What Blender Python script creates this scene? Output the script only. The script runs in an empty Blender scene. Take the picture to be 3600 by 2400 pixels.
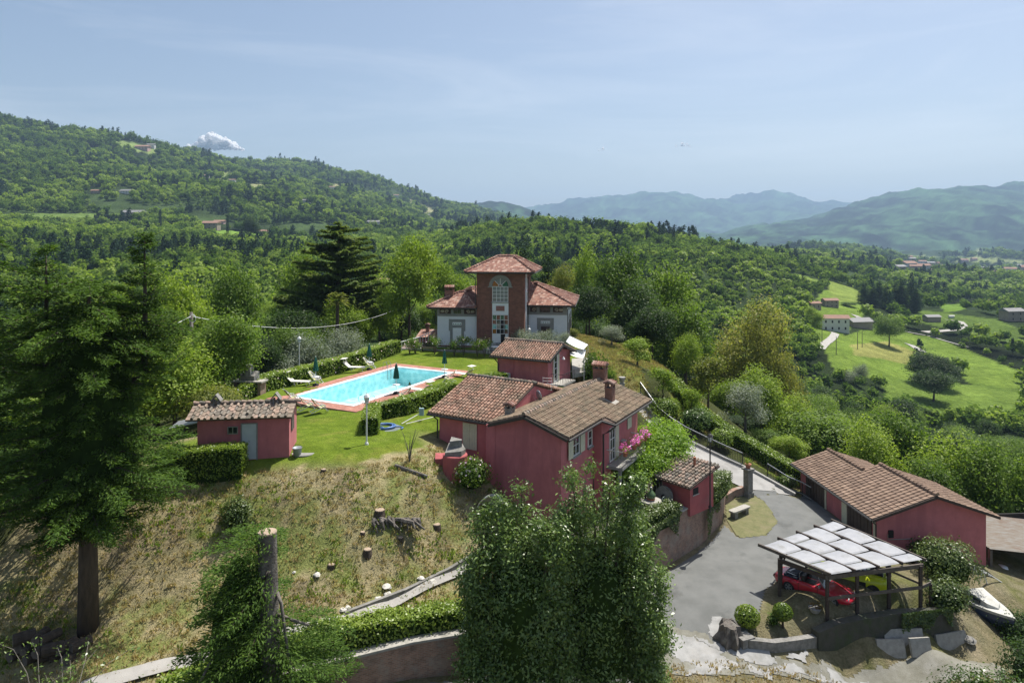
import bpy, math, random
import numpy as np
from mathutils import Vector, Matrix, Quaternion

RD = random.Random(11)
RG = np.random.default_rng(11)
SC = bpy.context.scene
COL = SC.collection
CAMZ = 12.5      # camera height over the pool lawn (z = 0)
FPX = 2400.0     # focal length in photo pixels, horizon on row 829, axis on column 1800

# ---------------------------------------------------------------- camera, sky, sun
cam = bpy.data.cameras.new('camera')
cam.lens = 24.0
cam.sensor_width = 36.0
cam.shift_y = -371.0 / 3600.0
cam.clip_start = 0.5
cam.clip_end = 60000.0
cam_o = bpy.data.objects.new('camera', cam)
cam_o.location = (0, 0, CAMZ)
cam_o.rotation_euler = (math.radians(90), 0, 0)
COL.objects.link(cam_o)
SC.camera = cam_o

SUN_EL, SUN_AZ = math.radians(63), math.radians(42)      # azimuth from +Y towards +X
w = bpy.data.worlds.new('World')
SC.world = w
w.use_nodes = True
nt = w.node_tree
nt.nodes.clear()
sky = nt.nodes.new('ShaderNodeTexSky')
sky.sky_type = 'NISHITA'
sky.sun_disc = False
sky.sun_elevation = SUN_EL
sky.sun_rotation = SUN_AZ
sky.altitude = 300
sky.air_density = 1.0
sky.dust_density = 2.6
sky.ozone_density = 1.2
tc = nt.nodes.new('ShaderNodeTexCoord')
mp = nt.nodes.new('ShaderNodeMapping')
mp.inputs['Scale'].default_value = (1.2, 2.0, 9.0)
mp.inputs['Rotation'].default_value = (0.0, 0.22, 0.35)
n1 = nt.nodes.new('ShaderNodeTexNoise')
n1.inputs['Scale'].default_value = 1.6
n1.inputs['Detail'].default_value = 7
n1.inputs['Roughness'].default_value = 0.62
n1.inputs['Distortion'].default_value = 0.6
rp = nt.nodes.new('ShaderNodeValToRGB')
rp.color_ramp.elements[0].position = 0.46
rp.color_ramp.elements[0].color = (0, 0, 0, 1)
rp.color_ramp.elements[1].position = 0.85
rp.color_ramp.elements[1].color = (0.26, 0.26, 0.26, 1)
mx = nt.nodes.new('ShaderNodeMixRGB')
mx.inputs['Color2'].default_value = (9.0, 9.4, 9.8, 1)
bg = nt.nodes.new('ShaderNodeBackground')
bg.inputs['Strength'].default_value = 0.083
wo = nt.nodes.new('ShaderNodeOutputWorld')
L = nt.links.new
L(tc.outputs['Generated'], mp.inputs['Vector'])
L(mp.outputs['Vector'], n1.inputs['Vector'])
L(n1.outputs['Fac'], rp.inputs['Fac'])
L(rp.outputs['Color'], mx.inputs['Fac'])
L(sky.outputs['Color'], mx.inputs['Color1'])
tn = nt.nodes.new('ShaderNodeMixRGB')
tn.blend_type = 'MULTIPLY'
tn.inputs['Fac'].default_value = 1
tn.inputs['Color2'].default_value = (1.0, 0.96, 0.92, 1)
L(mx.outputs['Color'], tn.inputs['Color1'])
L(tn.outputs['Color'], bg.inputs['Color'])
L(bg.outputs['Background'], wo.inputs['Surface'])

sd = bpy.data.lights.new('sun', 'SUN')
sd.energy = 4.1
sd.angle = math.radians(0.5)
sd.color = (1.0, 0.95, 0.87)
so = bpy.data.objects.new('sun', sd)
to_sun = Vector((math.sin(SUN_AZ) * math.cos(SUN_EL), math.cos(SUN_AZ) * math.cos(SUN_EL), math.sin(SUN_EL)))
so.rotation_mode = 'QUATERNION'
so.rotation_quaternion = to_sun.to_track_quat('Z', 'Y')
so.location = (40, 40, 80)
COL.objects.link(so)

SC.view_settings.view_transform = 'Standard'
SC.view_settings.look = 'None'
SC.view_settings.exposure = 0.76
SC.view_settings.gamma = 1.0
SC.view_settings.use_curve_mapping = False
SC.cycles.max_bounces = 6
SC.cycles.transparent_max_bounces = 6
SC.cycles.use_denoising = True

# ---------------------------------------------------------------- helpers
def S(r, g, b):
    """sRGB 0-255 to linear"""
    f = lambda c: (c / 255 / 12.92) if c / 255 <= 0.04045 else ((c / 255 + 0.055) / 1.055) ** 2.4
    return (f(r), f(g), f(b))

def tag(o, label=None, cat=None, group=None, kind=None):
    if label: o['label'] = label
    if cat: o['category'] = cat
    if group: o['group'] = group
    if kind: o['kind'] = kind
    return o

def empty(name, loc, rz=0.0, label=None, cat=None, group=None):
    o = bpy.data.objects.new(name, None)
    o.empty_display_size = 0.3
    o.location = loc
    o.rotation_euler = (0, 0, rz)
    COL.objects.link(o)
    return tag(o, label, cat, group)

def link(name, me, parent=None, mtx=None):
    o = bpy.data.objects.new(name, me)
    COL.objects.link(o)
    if parent is not None: o.parent = parent
    if mtx is not None: o.matrix_basis = mtx
    return o

def kids(o):
    return list(o.children)

def copy_tree(o, parent=None):
    c = o.copy()
    COL.objects.link(c)
    if parent is not None: c.parent = parent
    for ch in kids(o): copy_tree(ch, c)
    return c

class MB:
    def __init__(s): s.v = []; s.f = []
    def add(s, vs, fs):
        b = len(s.v)
        s.v += [tuple(p) for p in vs]
        s.f += [tuple(i + b for i in f) for f in fs]
        return s
    def box(s, x0, y0, z0, x1, y1, z1, m=None):
        vs = [(x, y, z) for z in (z0, z1) for y in (y0, y1) for x in (x0, x1)]
        if m is not None: vs = [m @ Vector(p) for p in vs]
        return s.add(vs, [(0, 2, 3, 1), (4, 5, 7, 6), (0, 1, 5, 4), (2, 6, 7, 3), (0, 4, 6, 2), (1, 3, 7, 5)])
    def beam(s, p, q, w=0.1, h=None, up=(0, 0, 1)):
        h = h or w
        p, q = Vector(p), Vector(q)
        d = (q - p).normalized()
        u = Vector(up)
        if abs(d.dot(u)) > 0.95: u = Vector((0, 1, 0))
        a = d.cross(u).normalized() * (w / 2)
        b = a.cross(d).normalized() * (h / 2)
        vs = [p - a - b, p + a - b, p + a + b, p - a + b, q - a - b, q + a - b, q + a + b, q - a + b]
        return s.add(vs, [(0, 3, 2, 1), (4, 5, 6, 7), (0, 1, 5, 4), (1, 2, 6, 5), (2, 3, 7, 6), (3, 0, 4, 7)])
    def tube(s, pts, r, n=8, caps=True):
        pts = [Vector(p) for p in pts]
        rs = r if isinstance(r, (list, tuple)) else [r] * len(pts)
        rings = []
        for i, p in enumerate(pts):
            d = (pts[min(i + 1, len(pts) - 1)] - pts[max(i - 1, 0)]).normalized()
            u = Vector((0, 0, 1)) if abs(d.z) < 0.9 else Vector((1, 0, 0))
            a = d.cross(u).normalized(); b = d.cross(a).normalized()
            rings.append([p + (a * math.cos(2 * math.pi * k / n) + b * math.sin(2 * math.pi * k / n)) * rs[i] for k in range(n)])
        vs = [p for rg in rings for p in rg]; fs = []
        for i in range(len(pts) - 1):
            for k in range(n):
                k2 = (k + 1) % n
                fs.append((i * n + k, i * n + k2, (i + 1) * n + k2, (i + 1) * n + k))
        if caps:
            fs.append(tuple(range(n))[::-1]); fs.append(tuple((len(pts) - 1) * n + k for k in range(n)))
        return s.add(vs, fs)
    def cyl(s, c, r0, r1, h, n=12):
        c = Vector(c)
        return s.tube([c, c + Vector((0, 0, h))], [r0, r1], n)
    def lathe(s, prof, n=16, c=(0, 0, 0)):
        vs = []; fs = []
        for r, z in prof:
            for k in range(n):
                a = 2 * math.pi * k / n
                vs.append((c[0] + r * math.cos(a), c[1] + r * math.sin(a), c[2] + z))
        for i in range(len(prof) - 1):
            for k in range(n):
                k2 = (k + 1) % n
                fs.append((i * n + k, i * n + k2, (i + 1) * n + k2, (i + 1) * n + k))
        fs.append(tuple(range(n))[::-1]); fs.append(tuple((len(prof) - 1) * n + k for k in range(n)))
        return s.add(vs, fs)
    def prism(s, poly, z0, z1):
        """poly (x, y) list counter-clockwise; z0, z1 numbers or per-vertex lists"""
        n = len(poly)
        a = z0 if isinstance(z0, (list, tuple)) else [z0] * n
        b = z1 if isinstance(z1, (list, tuple)) else [z1] * n
        vs = [(p[0], p[1], a[i]) for i, p in enumerate(poly)] + [(p[0], p[1], b[i]) for i, p in enumerate(poly)]
        fs = [tuple(range(n))[::-1], tuple(range(n, 2 * n))]
        fs += [(i, (i + 1) % n, n + (i + 1) % n, n + i) for i in range(n)]
        return s.add(vs, fs)
    def slab(s, pts, t):
        """flat polygon pts (3-D) given thickness t downwards along its normal"""
        pts = [Vector(p) for p in pts]
        nrm = (pts[1] - pts[0]).cross(pts[2] - pts[1]).normalized()
        n = len(pts)
        vs = pts + [p - nrm * t for p in pts]
        fs = [tuple(range(n)), tuple(range(n, 2 * n))[::-1]]
        fs += [(i, n + i, n + (i + 1) % n, (i + 1) % n) for i in range(n)]
        return s.add(vs, fs)
    def poly(s, pts): return s.add(pts, [tuple(range(len(pts)))])
    def mesh(s, name, mat, smooth=False):
        me = bpy.data.meshes.new(name)
        me.from_pydata(s.v, [], s.f)
        if mat is not None: me.materials.append(mat)
        if smooth: me.polygons.foreach_set('use_smooth', [True] * len(me.polygons))
        me.update()
        return me
    def build(s, name, mat, parent=None, mtx=None, smooth=False):
        return link(name, s.mesh(name, mat, smooth), parent, mtx)

def np_mesh(name, V, F, mat, smooth=False, colors=None):
    """V (n,3) floats, F (m,k) ints with the same k for every face"""
    me = bpy.data.meshes.new(name)
    V = np.ascontiguousarray(V, dtype=np.float32); F = np.ascontiguousarray(F, dtype=np.int32)
    m, k = F.shape
    me.vertices.add(len(V)); me.vertices.foreach_set('co', V.ravel())
    me.loops.add(m * k); me.loops.foreach_set('vertex_index', F.ravel())
    me.polygons.add(m)
    me.polygons.foreach_set('loop_start', np.arange(0, m * k, k, dtype=np.int32))
    if smooth: me.polygons.foreach_set('use_smooth', np.ones(m, dtype=bool))
    if mat is not None: me.materials.append(mat)
    me.update(calc_edges=True)
    if colors is not None:
        at = me.color_attributes.new('tint', 'FLOAT_COLOR', 'POINT')
        at.data.foreach_set('color', np.ascontiguousarray(colors, dtype=np.float32).ravel())
    return me

# ---------------------------------------------------------------- materials
def _mat(name):
    m = bpy.data.materials.new(name); m.use_nodes = True
    t = m.node_tree
    return m, t, t.nodes['Principled BSDF']

def _noise(t, scale, detail=5, rough=0.6, coord='Object', dist=0.0, mscale=None):
    c = t.nodes.new('ShaderNodeTexCoord'); n = t.nodes.new('ShaderNodeTexNoise')
    n.inputs['Scale'].default_value = scale; n.inputs['Detail'].default_value = detail
    n.inputs['Roughness'].default_value = rough; n.inputs['Distortion'].default_value = dist
    if mscale:
        q = t.nodes.new('ShaderNodeMapping'); q.inputs['Scale'].default_value = mscale
        t.links.new(c.outputs[coord], q.inputs['Vector']); t.links.new(q.outputs['Vector'], n.inputs['Vector'])
    else: t.links.new(c.outputs[coord], n.inputs['Vector'])
    return n

def _ramp(t, src, stops):
    r = t.nodes.new('ShaderNodeValToRGB')
    e = r.color_ramp.elements
    while len(e) < len(stops): e.new(0.5)
    for i, (p, c) in enumerate(stops):
        e[i].position = p; e[i].color = (*c, 1)
    t.links.new(src, r.inputs['Fac'])
    return r

def mat(name, c1, c2=None, scale=3.0, rough=0.8, bump=0.0, bscale=40.0, metal=0.0, detail=5, lo=0.35, hi=0.65, mscale=None, spec=None, c3=None, s3=0.6, stain=None, ms3=None):
    """noise-mixed colours with a fine bump; c3: a third, larger-scale stain colour"""
    m, t, b = _mat(name)
    c2 = c2 or tuple(x * 0.8 for x in c1)
    n = _noise(t, scale, detail, mscale=mscale)
    r = _ramp(t, n.outputs['Fac'], [(lo, c1), (hi, c2)])
    out = r.outputs['Color']
    if c3:
        n3 = _noise(t, s3, 6, 0.65, mscale=ms3)
        r3 = _ramp(t, n3.outputs['Fac'], [(0.52 if stain is None else stain, (0, 0, 0)), (0.72 if stain is None else stain + 0.15, (0.85, 0.85, 0.85))])
        k = t.nodes.new('ShaderNodeMixRGB'); k.inputs['Color2'].default_value = (*c3, 1)
        t.links.new(r3.outputs['Color'], k.inputs['Fac']); t.links.new(out, k.inputs['Color1'])
        out = k.outputs['Color']
    t.links.new(out, b.inputs['Base Color'])
    b.inputs['Roughness'].default_value = rough; b.inputs['Metallic'].default_value = metal
    if spec is not None: b.inputs['Specular IOR Level'].default_value = spec
    if bump:
        n2 = _noise(t, bscale, 4)
        u = t.nodes.new('ShaderNodeBump'); u.inputs['Strength'].default_value = bump; u.inputs['Distance'].default_value = 0.05
        t.links.new(n2.outputs['Fac'], u.inputs['Height']); t.links.new(u.outputs['Normal'], b.inputs['Normal'])
    return m

def mat_pieces(name, cols, rough=0.85, nscale=6.0, dirt=None, dscale=0.5, spec=0.2):
    """each piece (object or mesh island) gets its own colour out of cols; noise adds weathering"""
    m, t, b = _mat(name)
    g = t.nodes.new('ShaderNodeNewGeometry'); o = t.nodes.new('ShaderNodeObjectInfo')
    a = t.nodes.new('ShaderNodeMath'); a.operation = 'ADD'
    t.links.new(g.outputs['Random Per Island'], a.inputs[0]); t.links.new(o.outputs['Random'], a.inputs[1])
    wn = t.nodes.new('ShaderNodeTexWhiteNoise'); wn.noise_dimensions = '1D'
    t.links.new(a.outputs[0], wn.inputs['W'])
    r = _ramp(t, wn.outputs['Value'], [(i / max(1, len(cols) - 1), c) for i, c in enumerate(cols)])
    n = _noise(t, nscale, 5, coord='Object')
    n.noise_dimensions = '4D'; t.links.new(a.outputs[0], n.inputs['W'])
    k = t.nodes.new('ShaderNodeMixRGB'); k.blend_type = 'MULTIPLY'; k.inputs['Fac'].default_value = 1
    r2 = _ramp(t, n.outputs['Fac'], [(0.3, (0.62, 0.6, 0.58)), (0.65, (1.1, 1.1, 1.1))])
    t.links.new(r.outputs['Color'], k.inputs['Color1']); t.links.new(r2.outputs['Color'], k.inputs['Color2'])
    out = k.outputs['Color']
    if dirt:
        c = t.nodes.new('ShaderNodeNewGeometry'); nd = t.nodes.new('ShaderNodeTexNoise')
        nd.inputs['Scale'].default_value = dscale; nd.inputs['Detail'].default_value = 6; nd.inputs['Roughness'].default_value = 0.7
        t.links.new(c.outputs['Position'], nd.inputs['Vector'])
        rr = _ramp(t, nd.outputs['Fac'], [(0.45, (0, 0, 0)), (0.68, (0.8, 0.8, 0.8))])
        k2 = t.nodes.new('ShaderNodeMixRGB'); k2.inputs['Color2'].default_value = (*dirt, 1)
        t.links.new(rr.outputs['Color'], k2.inputs['Fac']); t.links.new(out, k2.inputs['Color1']); out = k2.outputs['Color']
    t.links.new(out, b.inputs['Base Color'])
    b.inputs['Roughness'].default_value = rough; b.inputs['Specular IOR Level'].default_value = spec
    return m

def mat_leaf(name, cols, trans=0.42, rough=0.55, spec=0.25, big=None, obj=0.30):
    """foliage: colour varies per leaf, per plant and softly through the crown"""
    m, t, b = _mat(name)
    g = t.nodes.new('ShaderNodeNewGeometry'); o = t.nodes.new('ShaderNodeObjectInfo')
    n = _noise(t, big or 0.5, 3, coord='Object')
    a = t.nodes.new('ShaderNodeMath'); a.operation = 'MULTIPLY_ADD'; a.inputs[1].default_value = 0.45
    t.links.new(g.outputs['Random Per Island'], a.inputs[0])
    a2 = t.nodes.new('ShaderNodeMath'); a2.operation = 'MULTIPLY_ADD'; a2.inputs[1].default_value = obj; a2.inputs[2].default_value = -obj * .42
    t.links.new(o.outputs['Random'], a2.inputs[0]); t.links.new(a2.outputs[0], a.inputs[2])
    a3 = t.nodes.new('ShaderNodeMath'); a3.operation = 'MULTIPLY_ADD'; a3.inputs[1].default_value = 0.6
    t.links.new(n.outputs['Fac'], a3.inputs[0]); t.links.new(a.outputs[0], a3.inputs[2])
    r = _ramp(t, a3.outputs[0], [(i / max(1, len(cols) - 1), (c[0] * 1.12, c[1] * 1.04, c[2] * 1.45)) for i, c in enumerate(cols)])
    t.links.new(r.outputs['Color'], b.inputs['Base Color'])
    b.inputs['Roughness'].default_value = rough; b.inputs['Specular IOR Level'].default_value = spec
    tr = t.nodes.new('ShaderNodeBsdfTranslucent')
    k = t.nodes.new('ShaderNodeMixRGB'); k.blend_type = 'MULTIPLY'; k.inputs['Fac'].default_value = 1; k.inputs['Color2'].default_value = (1.45, 1.5, 0.85, 1)
    t.links.new(r.outputs['Color'], k.inputs['Color1']); t.links.new(k.outputs['Color'], tr.inputs['Color'])
    ms = t.nodes.new('ShaderNodeMixShader'); ms.inputs['Fac'].default_value = trans
    t.links.new(b.outputs['BSDF'], ms.inputs[1]); t.links.new(tr.outputs['BSDF'], ms.inputs[2])
    t.links.new(ms.outputs['Shader'], t.nodes['Material Output'].inputs['Surface'])
    return m

def mat_brick(name, cols, mortar, bw=0.25, bh=0.065, stain=None, coord='UV', mortar_size=0.008, bump=0.35):
    """fine brickwork: boxes are mapped by a dominant-axis rule on object coordinates"""
    m, t, b = _mat(name)
    c = t.nodes.new('ShaderNodeTexCoord'); g = t.nodes.new('ShaderNodeNewGeometry')
    sx = t.nodes.new('ShaderNodeSeparateXYZ'); t.links.new(c.outputs['Object'], sx.inputs[0])
    sm = t.nodes.new('ShaderNodeMath'); sm.operation = 'ADD'
    t.links.new(sx.outputs[0], sm.inputs[0]); t.links.new(sx.outputs[1], sm.inputs[1])
    cb = t.nodes.new('ShaderNodeCombineXYZ'); t.links.new(sm.outputs[0], cb.inputs[0]); t.links.new(sx.outputs[2], cb.inputs[1])
    bt = t.nodes.new('ShaderNodeTexBrick'); t.links.new(cb.outputs[0], bt.inputs['Vector'])
    bt.inputs['Scale'].default_value = 1; bt.inputs['Brick Width'].default_value = bw; bt.inputs['Row Height'].default_value = bh
    bt.inputs['Mortar Size'].default_value = mortar_size; bt.inputs['Mortar'].default_value = (*mortar, 1)
    bt.inputs['Color1'].default_value = (*cols[0], 1); bt.inputs['Color2'].default_value = (*cols[1], 1)
    n = _noise(t, 2.2, 7, 0.7)
    r = _ramp(t, n.outputs['Fac'], [(0.3, (0.6, 0.6, 0.6)), (0.7, (1.2, 1.15, 1.1))])
    k = t.nodes.new('ShaderNodeMixRGB'); k.blend_type = 'MULTIPLY'; k.inputs['Fac'].default_value = 1
    t.links.new(bt.outputs['Color'], k.inputs['Color1']); t.links.new(r.outputs['Color'], k.inputs['Color2'])
    out = k.outputs['Color']
    if stain:
        n3 = _noise(t, 0.8, 7, 0.75)
        r3 = _ramp(t, n3.outputs['Fac'], [(0.5, (0, 0, 0)), (0.66, (0.8, 0.8, 0.8))])
        k2 = t.nodes.new('ShaderNodeMixRGB'); k2.inputs['Color2'].default_value = (*stain, 1)
        t.links.new(r3.outputs['Color'], k2.inputs['Fac']); t.links.new(out, k2.inputs['Color1']); out = k2.outputs['Color']
    t.links.new(out, b.inputs['Base Color']); b.inputs['Roughness'].default_value = 0.9
    u = t.nodes.new('ShaderNodeBump'); u.inputs['Strength'].default_value = bump; u.inputs['Distance'].default_value = 0.02
    t.links.new(bt.outputs['Fac'], u.inputs['Height']); u.invert = True
    t.links.new(u.outputs['Normal'], b.inputs['Normal'])
    return m

def mat_glass(name, col=(0.02, 0.03, 0.035), rough=0.05):
    m, t, b = _mat(name)
    b.inputs['Base Color'].default_value = (*col, 1); b.inputs['Roughness'].default_value = rough
    b.inputs['Specular IOR Level'].default_value = 0.8
    return m

X = {}
X['red'] = mat('red_plaster', (0.54, 0.180, 0.190), (0.46, 0.148, 0.158), 1.5, 0.9, 0.25, 30, c3=(0.40, 0.13, 0.14), s3=1.1, stain=0.47, ms3=(1, 1, 0.22))
X['red_pale'] = mat('red_plaster_faded', (0.42, 0.11, 0.11), (0.34, 0.085, 0.09), 1.2, 0.9, 0.25, 30, c3=(0.30, 0.13, 0.12), s3=0.8)
X['white_wall'] = mat('white_plaster', (0.72, 0.74, 0.76), (0.66, 0.69, 0.72), 1.0, 0.9, 0.15, 30)
X['grey_trim'] = mat('grey_stone_trim', (0.27, 0.27, 0.25), (0.22, 0.22, 0.21), 3, 0.85, 0.1, 30)
X['white_paint'] = mat('white_paint', (0.78, 0.79, 0.78), (0.72, 0.73, 0.72), 4, 0.5)
X['off_white'] = mat('off_white_fabric', (0.70, 0.68, 0.60), (0.64, 0.62, 0.54), 5, 0.85)
X['cream'] = mat('cream_shutter', (0.62, 0.62, 0.47), (0.55, 0.55, 0.42), 6, 0.7)
X['dark_metal'] = mat('dark_metal', (0.02, 0.02, 0.022), (0.03, 0.028, 0.026), 6, 0.5)
X['gutter'] = mat('brown_black_gutter', (0.035, 0.03, 0.028), (0.05, 0.045, 0.04), 5, 0.5)
X['grey_metal'] = mat('grey_metal', (0.35, 0.36, 0.37), (0.26, 0.27, 0.28), 6, 0.45, metal=0.6)
X['glass'] = mat_glass('window_glass')
X['glass_pale'] = mat_glass('curtained_glass', (0.22, 0.24, 0.23), 0.15)
X['glass_amber'] = mat_glass('amber_glass', (0.30, 0.12, 0.02), 0.2)
X['glass_green'] = mat_glass('green_glass', (0.01, 0.10, 0.05), 0.2)
X['glass_red'] = mat_glass('red_glass', (0.16, 0.05, 0.035), 0.2)
X['glass_teal'] = mat_glass('teal_glass', (0.16, 0.42, 0.40), 0.2)
X['dark_wood'] = mat('dark_wood', (0.045, 0.032, 0.025), (0.07, 0.05, 0.04), 4, 0.8, 0.2, 20, mscale=(1, 1, 8))
X['old_wood'] = mat('weathered_wood', (0.13, 0.11, 0.09), (0.08, 0.065, 0.055), 4, 0.85, 0.2, 20)
X['brown_door'] = mat('brown_door', (0.055, 0.038, 0.030), (0.075, 0.052, 0.04), 6, 0.7, 0.15, 30)
X['bark'] = mat('bark', (0.10, 0.075, 0.055), (0.055, 0.042, 0.032), 5, 0.95, 0.7, 14, mscale=(1, 1, 0.25))
X['bark_grey'] = mat('grey_bark', (0.17, 0.15, 0.13), (0.085, 0.075, 0.065), 6, 0.95, 0.9, 14, mscale=(1, 1, 0.5), c3=(0.26, 0.25, 0.22), s3=3)
X['cut_wood'] = mat('cut_wood', (0.42, 0.33, 0.24), (0.30, 0.23, 0.17), 8, 0.9, 0.2, 30)
X['stone'] = mat('grey_stone', (0.28, 0.27, 0.25), (0.17, 0.165, 0.15), 5, 0.95, 0.5, 18, c3=(0.12, 0.12, 0.10), s3=2)
X['pale_stone'] = mat('pale_stone', (0.42, 0.40, 0.36), (0.30, 0.29, 0.26), 4, 0.95, 0.4, 18, c3=(0.20, 0.20, 0.17), s3=1.5)
X['white_stone'] = mat('white_rock', (0.62, 0.60, 0.55), (0.45, 0.43, 0.38), 5, 0.95, 0.4, 12)
X['concrete'] = mat('concrete', (0.34, 0.33, 0.31), (0.27, 0.265, 0.25), 2, 0.95, 0.3, 25, c3=(0.20, 0.20, 0.185), s3=0.7)
X['terracotta'] = mat('terracotta', (0.42, 0.17, 0.10), (0.33, 0.13, 0.08), 6, 0.85, 0.1, 30)
X['black'] = mat('black_rubber', (0.012, 0.012, 0.013), (0.02, 0.02, 0.02), 6, 0.8)
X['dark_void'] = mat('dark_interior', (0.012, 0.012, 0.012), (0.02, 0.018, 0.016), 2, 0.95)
X['brick'] = mat_brick('old_brick', [(0.27, 0.125, 0.085), (0.20, 0.09, 0.065)], (0.24, 0.19, 0.16), stain=None)
X['brick_old'] = mat_brick('weathered_brick', [(0.36, 0.22, 0.16), (0.25, 0.15, 0.11)], (0.31, 0.275, 0.235), bh=0.075, stain=(0.30, 0.265, 0.22))
X['brick_tower'] = mat_brick('tower_brick', [(0.25, 0.105, 0.075), (0.17, 0.07, 0.052)], (0.22, 0.14, 0.11), bw=0.27, bh=0.075)
X['tile_pink'] = mat_pieces('roof_tile_pink', [(0.30, 0.17, 0.125), (0.42, 0.25, 0.18), (0.50, 0.33, 0.25), (0.36, 0.22, 0.16), (0.24, 0.16, 0.12)], dirt=(0.13, 0.12, 0.085), dscale=0.9)
X['tile_old'] = mat_pieces('roof_tile_old', [(0.27, 0.20, 0.14), (0.40, 0.31, 0.22), (0.33, 0.25, 0.18), (0.45, 0.35, 0.24), (0.30, 0.21, 0.15)], dirt=(0.14, 0.13, 0.09), dscale=1.2)
X['tile_grey'] = mat_pieces('roof_tile_lichen', [(0.20, 0.17, 0.14), (0.36, 0.28, 0.22), (0.42, 0.30, 0.24), (0.28, 0.25, 0.21), (0.17, 0.15, 0.13)], dirt=(0.12, 0.115, 0.085), dscale=1.6)
X['tile_red'] = mat_pieces('roof_tile_red', [(0.28, 0.135, 0.105), (0.46, 0.26, 0.195), (0.22, 0.11, 0.09), (0.60, 0.43, 0.35), (0.35, 0.18, 0.135)], dirt=(0.22, 0.12, 0.095), dscale=1.5)
X['tile_brown'] = mat_pieces('roof_tile_brown', [(0.235, 0.165, 0.122), (0.29, 0.205, 0.15), (0.20, 0.14, 0.105), (0.32, 0.23, 0.17)], nscale=3)
X['tile_under'] = mat('roof_underlay', (0.085, 0.06, 0.048), (0.12, 0.085, 0.065), 5, 0.95)
X['deck'] = mat_pieces('pool_paving', [(0.40, 0.19, 0.145), (0.46, 0.23, 0.18), (0.36, 0.17, 0.13), (0.50, 0.27, 0.21)], nscale=5)
X['deck_joint'] = mat('paving_joint', (0.33, 0.20, 0.16), (0.27, 0.16, 0.13), 3, 0.95)
X['parasol'] = mat('green_canvas', (0.012, 0.095, 0.065), (0.010, 0.075, 0.052), 4, 0.85)
X['white_tarp'] = mat('white_tarpaulin', (0.31, 0.32, 0.34), (0.26, 0.27, 0.29), 1.5, 0.6, c3=(0.19, 0.19, 0.18), s3=1.3)
X['awning'] = mat('white_awning', (0.74, 0.74, 0.72), (0.70, 0.70, 0.68), 2, 0.8)
X['asphalt'] = mat('pale_asphalt', (0.165, 0.17, 0.163), (0.125, 0.13, 0.124), 0.8, 0.95, 0.3, 30, detail=9, c3=(0.075, 0.077, 0.073), s3=0.5, stain=0.55)
X['cement'] = mat('cement_path', (0.40, 0.385, 0.36), (0.32, 0.31, 0.285), 1.2, 0.95, 0.2, 30, detail=8, c3=(0.25, 0.235, 0.20), s3=0.6)
X['patch'] = mat('white_cement_patch', (0.38, 0.38, 0.37), (0.24, 0.24, 0.23), 1.6, 0.95, 0.25, 30, detail=8, c3=(0.33, 0.32, 0.30), s3=0.9)
X['corrugated'] = mat('rusty_sheet', (0.36, 0.34, 0.30), (0.28, 0.22, 0.16), 1.5, 0.7, c3=(0.22, 0.12, 0.07), s3=0.7, mscale=(1, 6, 1))
X['wist'] = mat_leaf('leaf_wisteria', [S(52, 86, 18), S(84, 122, 28), S(118, 152, 40), S(150, 178, 66)], 0.45, 0.45, 0.35)
X['flower'] = mat_leaf('pink_flower', [(0.7, 0.12, 0.38), (0.75, 0.25, 0.5)], 0.2)
X['flower_pale'] = mat_leaf('pale_rose', [(0.75, 0.5, 0.42), (0.8, 0.74, 0.6), (0.7, 0.3, 0.3)], 0.2)
# ---------------------------------------------------------------- the lie of the land
def P(u, v, z):
    """where the photo's sight line through (u, v) meets height z"""
    y = FPX * (CAMZ - z) / (v - 829.0)
    return ((u - 1800.0) * y / FPX, y, z)

def PY(u, v, y):
    """the same at distance y"""
    return ((u - 1800.0) * y / FPX, y, CAMZ - (v - 829.0) * y / FPX)

class TPS:
    def __init__(s, pts, lam=0.002):
        p = np.array(pts, float); n = len(p)
        s.xy = p[:, :2] / 10.0
        d = np.hypot(s.xy[:, None, 0] - s.xy[None, :, 0], s.xy[:, None, 1] - s.xy[None, :, 1])
        K = s.phi(d) + lam * np.eye(n)
        Q = np.c_[np.ones(n), s.xy]
        A = np.block([[K, Q], [Q.T, np.zeros((3, 3))]])
        s.w = np.linalg.solve(A, np.r_[p[:, 2], 0, 0, 0])
    @staticmethod
    def phi(d): return np.where(d > 0, d * d * np.log(np.maximum(d, 1e-9)), 0.0)
    def __call__(s, x, y):
        x = np.asarray(x, float); y = np.asarray(y, float); sh = x.shape
        q = np.c_[x.ravel(), y.ravel()] / 10.0
        out = np.empty(len(q))
        for i in range(0, len(q), 20000):
            c = q[i:i + 20000]
            d = np.hypot(c[:, None, 0] - s.xy[None, :, 0], c[:, None, 1] - s.xy[None, :, 1])
            out[i:i + 20000] = s.phi(d) @ s.w[:-3] + s.w[-3] + c @ s.w[-2:]
        return out.reshape(sh)

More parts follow.
